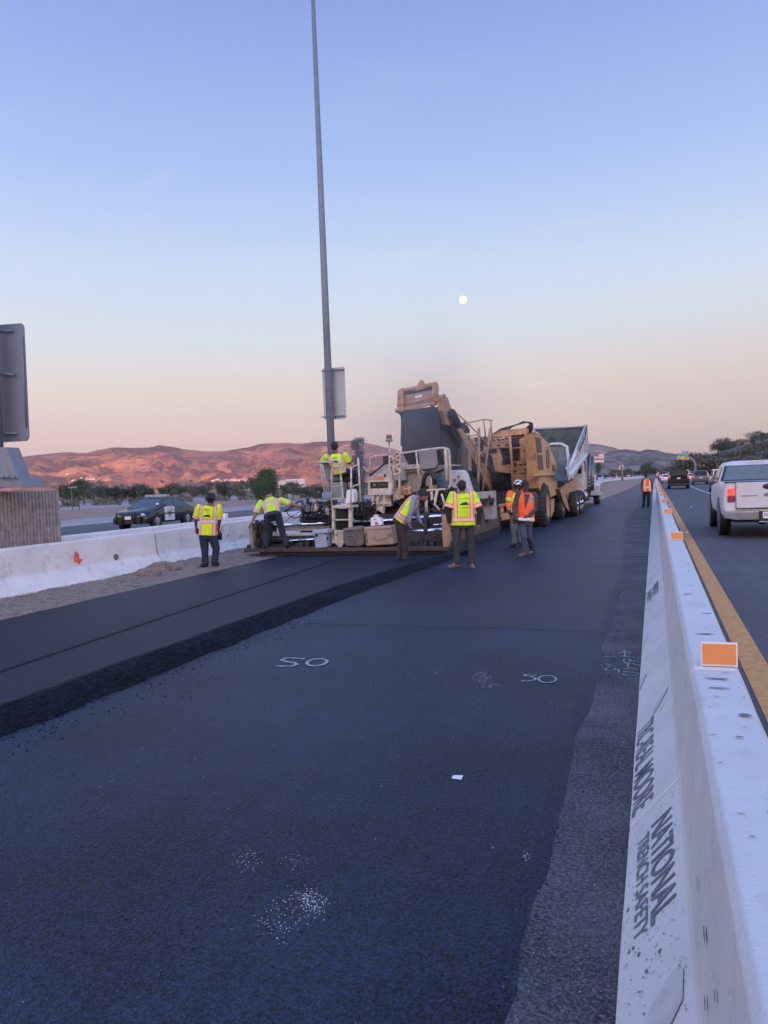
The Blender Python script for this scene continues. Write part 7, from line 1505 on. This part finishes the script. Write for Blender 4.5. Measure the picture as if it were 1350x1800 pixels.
def backlogo(tp, x, z, w_):
    o, bv, (h0, axn, Lx, rm) = tp; nrm_ = (CAM-(h0+axn*Lx*.6)).normalized(); nrm_ = (nrm_-axn*nrm_.dot(axn)).normalized(); r = axn.cross(nrm_).normalized(); c = h0+axn*(Lx-z)+r*x
    m = MB(); shp = [(-.5, -.18), (.5, -.18), (.5, -.02), (.36, .0), (.30, .16), (.1, .22), (-.02, .1), (-.2, .14), (-.28, .02), (-.5, -.02)]
    pts = []
    K = 8
    P2 = []
    for i in range(-K, K+1):
        for j_ in range(-4, 5):
            P2.append((i/K*.5, j_/4*.2))
    b0 = 0
    # small machine silhouette projected on the cloth, as a strip mesh
    vs = []
    for (a, b) in shp:
        q = c+r*a*w_+axn*b*w_+nrm_*.5; hit = bv.ray_cast(q, -nrm_); vs.append((hit[0] if hit[0] else c)+nrm_*.006)
    ctr = c+nrm_*.5; hit = bv.ray_cast(ctr, -nrm_); cc = (hit[0] if hit[0] else c)+nrm_*.008
    m.add(vs+[cc], [(i, (i+1) % len(vs), len(vs)) for i in range(len(vs))]); m.build('back_print', M['yelink'], o, fix=False)
away = f0; left_ = -r0; right_ = r0
# 1 man in yellow by the barrier
d1 = onG(368, 996, .05).dot(D_) - CAM.dot(D_)
t, P, o = person('man in yellow jacket and wide black hat standing beside the left barrier', d1, dict(head=(370.5, 877), neck=(369.5, 886), shL=(351, 892), shR=(384, 891.5), elL=(344, 912, .05), elR=(386, 914, .05), wrL=(345, 928, .15), wrR=(384, 931, .15), haL=(347, 937, .2), haR=(386, 941, .2), hipL=(358, 941), hipR=(373, 941), knL=(360, 966, .02), knR=(380, 964, .02), ankL=(361, 990, 0), ankR=(377, 989, 0), toeL=(355, 993.5, -.1), toeR=(383, 991.5, .06), hem=(.0,), tw=(.175,), hipw=(.165,)),
  'brown', 'yellow', 'navy', 'black', away, (r0*.5+f0), 'wide', None, .95, hatmat='capblack', baggy=1.12)
backprint(o['top'], [('E.N', -.10, .07, .035, .09), ('-- -----', -.12, .11, .03, .13), ('-------', -.12, .25, .03, .11)]); backlogo(o['top'], -.04, .18, .15)
m = MB(); h_ = P['haR']; m.box((h_.x-.03, h_.y-.03, h_.z-.1), (h_.x+.05, h_.y+.02, h_.z+.05)); m.tube([h_+Vector((.02, 0, .05)), h_+Vector((.09, -.02, .2))], .006, 6); r_ = m.build('handheld_radio', M['black'], loc=h_, bevel=.01); tag(r_, 'black handheld radio with aerial held by the man in yellow beside the barrier', 'radio')
m = MB(); m.ell(P['haR']+Vector((0, 0, .03)), (.045, .04, .06), 12, 8); m.ell(P['haL']+Vector((0, 0, .03)), (.045, .04, .06), 12, 8); m.build('gloves', M['black'], t)
# 2 man bending on the screed
t, P, o = person('man in faded lime shirt bending over the left end of the screed', 17.55, dict(head=(468, 872, .55), neck=(473, 872, .38), shL=(458, 884, .25), shR=(494, 880, .22), elL=(449, 905, .1), elR=(513, 886.5, .2), wrL=(441, 921, -.02), wrR=(527, 890, .2), haL=(437, 928, -.05), haR=(535, 892.5, .2), hipL=(471, 907, -.05), hipR=(488, 905, -.05), knL=(468, 934, .05), knR=(496, 934, .05), ankL=(467, 957), ankR=(503, 956), toeL=(463, 962, .12), toeR=(507, 961, .12), hem=(-.02,), tw=(.17,), td=(1,)),
  'tan', 'limefaded', 'navy', 'black', away, (f0-u0), 'beanie', None, .9, hatmat='capgrey')
# 3 seated operator
t, P, o = person('operator in lime shirt and dark hat seated on the paver', 18.6, dict(head=(588.5, 785), neck=(590, 793), shL=(574, 803), shR=(607, 800), elL=(566, 813, .2), elR=(614, 814, .1), wrL=(570, 815, .45), wrR=(620, 808, .35), haL=(575, 813, .5), haR=(624, 804, .42), hipL=(588, 830, .05), hipR=(606, 829, .05), knL=(604, 829, .5), knR=(624, 832, .4), ankL=(608, 856, .5), ankR=(627, 858, .4), toeL=(614, 861, .65), toeR=(633, 862, .5), hem=(.04,), tw=(.165,)),
  'brown', 'limeseat', 'navy', 'black', (f0+r0*.6), (f0+r0*.3), 'beanie', None, .85, hatmat='capgrey')
backprint(o['top'], [('E.N', -.09, .05, .035, .09)]); backlogo(o['top'], -.05, .14, .15)
# 4 man in lime vest bending to the right
d4 = onG(706, 990).dot(D_) - CAM.dot(D_)
t, P, o = person('man in blue grey shirt and lime vest bending over the screed edge', d4, dict(head=(744, 873.5), neck=(736.5, 874), shL=(729, 876, -.2), shR=(730, 877, .2), elL=(722, 902, -.24), elR=(733, 906, .24), wrL=(718.5, 919, -.22), wrR=(740, 919, .2), haL=(721, 927, -.2), haR=(744, 924, .16), hipL=(701, 917, -.09), hipR=(702, 916, .09), knL=(711, 949, -.08), knR=(705, 952, .08), ankL=(712, 982, -.06), ankR=(702, 984, .12), toeL=(728, 988, -.08), toeR=(708, 990, .1), hem=(.0,), tw=(.175,), pnL=(1, 0, 0), pnR=(1, 0, 0)),
  'tan', None, 'brown', 'rust', right_, (r0-u0*.8), None, 'bluegrey', vest='vestlime', beard=True, depthw=.13)
# 5 man in lime t-shirt, back
d5 = onG(815, 999).dot(D_) - CAM.dot(D_)
t, P, o = person('man in lime t-shirt over black sleeves standing with his back turned', d5, dict(head=(812, 855), neck=(812.5, 864), shL=(796, 871), shR=(831, 870.5), elL=(787, 899, -.03), elR=(843, 899, -.03), wrL=(790, 920, -.02), wrR=(842, 922, -.02), haL=(792.5, 931, 0), haR=(840, 933, 0), hipL=(805, 922), hipR=(824, 922), knL=(801, 955, -.02), knR=(828, 957), ankL=(804, 990), ankR=(829, 990), toeL=(790, 996.5, -.05), toeR=(832, 997.5, -.14), hem=(.02,), tw=(.2,), hipw=(.175,)),
  'tan', 'lime', 'olive', 'olive', away, away, 'cap', 'blacks', .78, hatmat='capblack', curl=.6)
backlogo(o['top'], .03, .16, .16); backprint(o['top'], [('--------', -.06, .075, .03, .19), ('--------', -.06, .25, .03, .19)])
m = MB(); 
for i in range(7): m.ell(P['haL']+Vector((rng.uniform(-.03, .03), -.03, -.06-.035*i)), (.012, .012, .02), 8, 6)
k_ = m.build('key_bunch', M['galv'], loc=P['haL']); tag(k_, 'small bunch of metal clips in the left hand of the lime t-shirt man', 'clips')
# 6 man behind in yellow with orange sleeves
d6 = onG(906, 962).dot(D_) - CAM.dot(D_)
t, P, o = person('man in yellow and orange shirt wearing a patterned white hard hat', d6, dict(head=(911, 854), neck=(908.5, 862), shL=(897, 868), shR=(917, 867, .1), elL=(893, 884), elR=(919, 884, .2), wrL=(894, 897, -.1), wrR=(917, 897, .1), haL=(898, 903, -.15), haR=(914, 902, .0), hipL=(903, 901), hipR=(914, 901, .05), knL=(902, 930), knR=(912, 930, .05), ankL=(904, 954, 0), ankR=(916, 953, .05), toeL=(899, 959, -.1), toeR=(922, 958, -.1), hem=(0,), tw=(.165,)),
  'dark', 'yellowback', 'khaki', 'black', (f0*.9+r0*.4), (-f0*.2+r0), 'hard', None, .8, hatmat='camo', sleeve_mat=HV['orangesleeve'])
backlogo(o['top'], .03, .14, .13)
# 7 walking man in orange vest facing us
d7 = onG(920, 977).dot(D_) - CAM.dot(D_)
t, P, o = person('man in orange vest over charcoal shirt walking towards the camera', d7, dict(head=(923, 854), neck=(924, 863), shL=(911, 869, -.0), shR=(939, 870), elL=(904, 892, -.05), elR=(941, 895, -.05), wrL=(905, 907, -.2), wrR=(929, 908, -.22), haL=(908, 914, -.24), haR=(921, 912.5, -.26), hipL=(917, 917), hipR=(929, 917), knL=(921, 944, -.16), knR=(930, 944, .05), ankL=(923, 970, -.08), ankR=(936, 966, .35), toeL=(914, 976.5, -.2), toeR=(931, 973, .25), hem=(.0,), tw=(.17,), pnL=(0, -1, .3), pnR=(0, -1, .3)),
  'dark', None, 'jeans', 'tan', -f0, (-f0*.9-r0*.75-u0*.25), 'cap', 'charcoal', vest='vestorange', hatmat='capblack', curl=.8, baggy=.93)
# open V front of the vest and label
ov_, bv, (h0, axn, Lx, rm_) = o['top']
def onvest(x, z, off=.006):
    nn = -f0; r = r0; c = h0+axn*(Lx-z)+r*x; hit = bv.ray_cast(c+nn*.6, -nn); return (hit[0] if hit[0] else c)+nn*off
def vpatch(pts, nm, mat_, off=.006, par=None):
    m = MB(); nrow = 8; a0, a1, b0, b1 = pts; V = []
    for i in range(nrow+1):
        f = i/nrow
        for j_ in range(4): g2 = j_/3; x = (a0[0]*(1-f)+a1[0]*f)*(1-g2)+(b0[0]*(1-f)+b1[0]*f)*g2; z = (a0[1]*(1-f)+a1[1]*f)*(1-g2)+(b0[1]*(1-f)+b1[1]*f)*g2; V.append(onvest(x, z, off))
    F = [(i*4+j_, i*4+j_+1, i*4+j_+5, i*4+j_+4) for i in range(nrow) for j_ in range(3)]
    m.add(V, F, smooth=True); return m.build(nm, mat_, par or t, fix=False)
vpatch([(-.07, -.06), (-.045, .30), (.075, -.06), (-.035, .30)], 'open_neck', CL['charcoal']); vpatch([(.10, .03), (.055, .17), (.155, .04), (.11, .19)], 'chest_label', pm('grey_green_label', (.3, .4, .28), .5)); vpatch([(.115, .05), (.085, .14), (.145, .055), (.115, .15)], 'label_window', M['grey'], .009)
m = MB(); h_ = P['haR']; m.box((h_.x-.1, h_.y-.03, h_.z-.03), (h_.x+.13, h_.y-.015, h_.z+.02)); m.ell(h_+Vector((.1, -.03, -.01)), (.05, .03, .035), 10, 8); m.ell(h_+Vector((-.09, -.03, 0)), (.04, .03, .03), 10, 8); pp_ = m.build('folded_paper', M['paper'], loc=h_); tag(pp_, 'folded white paper held at the waist by the man in the orange vest', 'paper')
m = MB(); m.box((P['hipL'].x-.15, P['hipL'].y-.24, P['hipL'].z-.03), (P['hipL'].x-.02, P['hipL'].y-.13, P['hipL'].z+.09)); clutter(m, (905, 909, 916, 918), P['hipL'].y-.22, 10, .01, .04, 5, .02); m.build('belt_pouch', M['black'], t)
m = MB(); m.tube([P['haL']+Vector((0, 0, 0)), onG(916, 962, .25)], .008, 6)
# 8 distant man in orange by the right barrier
d8 = onG(1134, 893).dot(D_) - CAM.dot(D_)
t, P, o = person('distant man in orange vest beside the far end of the barrier row', d8, dict(head=(1135, 836.5), neck=(1136, 840.5), shL=(1130.5, 844), shR=(1142.5, 843.5), elL=(1128, 853), elR=(1146, 852), wrL=(1128, 860, -.1), wrR=(1147, 859.5, -.1), haL=(1128, 864, -.12), haR=(1147, 863, -.12), hipL=(1133, 864), hipR=(1140, 864), knL=(1132, 877, .05), knR=(1140, 877), ankL=(1131, 889, 0), ankR=(1139.5, 889, .1), toeL=(1129, 892, .05), toeR=(1139, 892, .2), hem=(0,), tw=(.19,)),
  'tan', None, 'black', 'black', away, (f0-u0*.7), 'beanie', 'greyT', vest='vestorangeback', hatmat='capgrey', scale=1.0)
# ================================================================= smoke and haze
def haze():
    m = MB(); m.box((-6500, -4300, -4), (6500, 6200, 620)); 
    o = m.build('haze', hz, fix=True); o['kind'] = 'stuff'; tag(o, 'thin pinkish evening haze hanging over the whole valley'); return o
hz = bpy.data.materials.new('haze'); hz.use_nodes = True; t_ = hz.node_tree; t_.nodes.clear(); oo = t_.nodes.new('ShaderNodeOutputMaterial'); pv_ = t_.nodes.new('ShaderNodeVolumePrincipled'); t_.links.new(pv_.outputs[0], oo.inputs['Volume'])
pv_.inputs['Density'].default_value = .00007; pv_.inputs['Color'].default_value = (.96, .87, .8, 1); pv_.inputs['Anisotropy'].default_value = .2
haze()
m = MB(); m.ell((-6.3, 20.6, 3.4), (3.6, 3.4, 3.6), 28, 18)
for v in m.v: v += (v-Vector((-6.3, 20.6, 3.4)))*.2*noise.noise(v*.5)
sm = bpy.data.materials.new('smoke'); sm.use_nodes = True; t_ = sm.node_tree; t_.nodes.clear(); oo = t_.nodes.new('ShaderNodeOutputMaterial'); ps = t_.nodes.new('ShaderNodeVolumePrincipled'); t_.links.new(ps.outputs[0], oo.inputs['Volume'])
tc_ = t_.nodes.new('ShaderNodeTexCoord'); nz_ = t_.nodes.new('ShaderNodeTexNoise'); nz_.inputs['Scale'].default_value = .55; nz_.inputs['Detail'].default_value = 4; t_.links.new(tc_.outputs['Object'], nz_.inputs[0])
ln = t_.nodes.new('ShaderNodeVectorMath'); ln.operation = 'LENGTH'; t_.links.new(tc_.outputs['Object'], ln.inputs[0])
fall = mth('MAXIMUM', mth('SUBTRACT', 1.0, mth('DIVIDE', ln.outputs['Value'], 3.3, tree=t_), tree=t_), 0.0, tree=t_)
dn = mth('MULTIPLY', mth('MULTIPLY', fall, mth('MAXIMUM', mth('SUBTRACT', nz_.outputs[0], .32, tree=t_), 0.0, tree=t_), tree=t_), .5, tree=t_)
t_.links.new(dn, ps.inputs['Density']); ps.inputs['Color'].default_value = (.8, .8, .85, 1)
o = m.build('smoke', sm, loc=(-6.3, 20.6, 3.4)); o['kind'] = 'stuff'; tag(o, 'thin pale smoke drifting up from the hot asphalt around the paver', 'smoke')
sc.cycles.volume_max_steps = 64
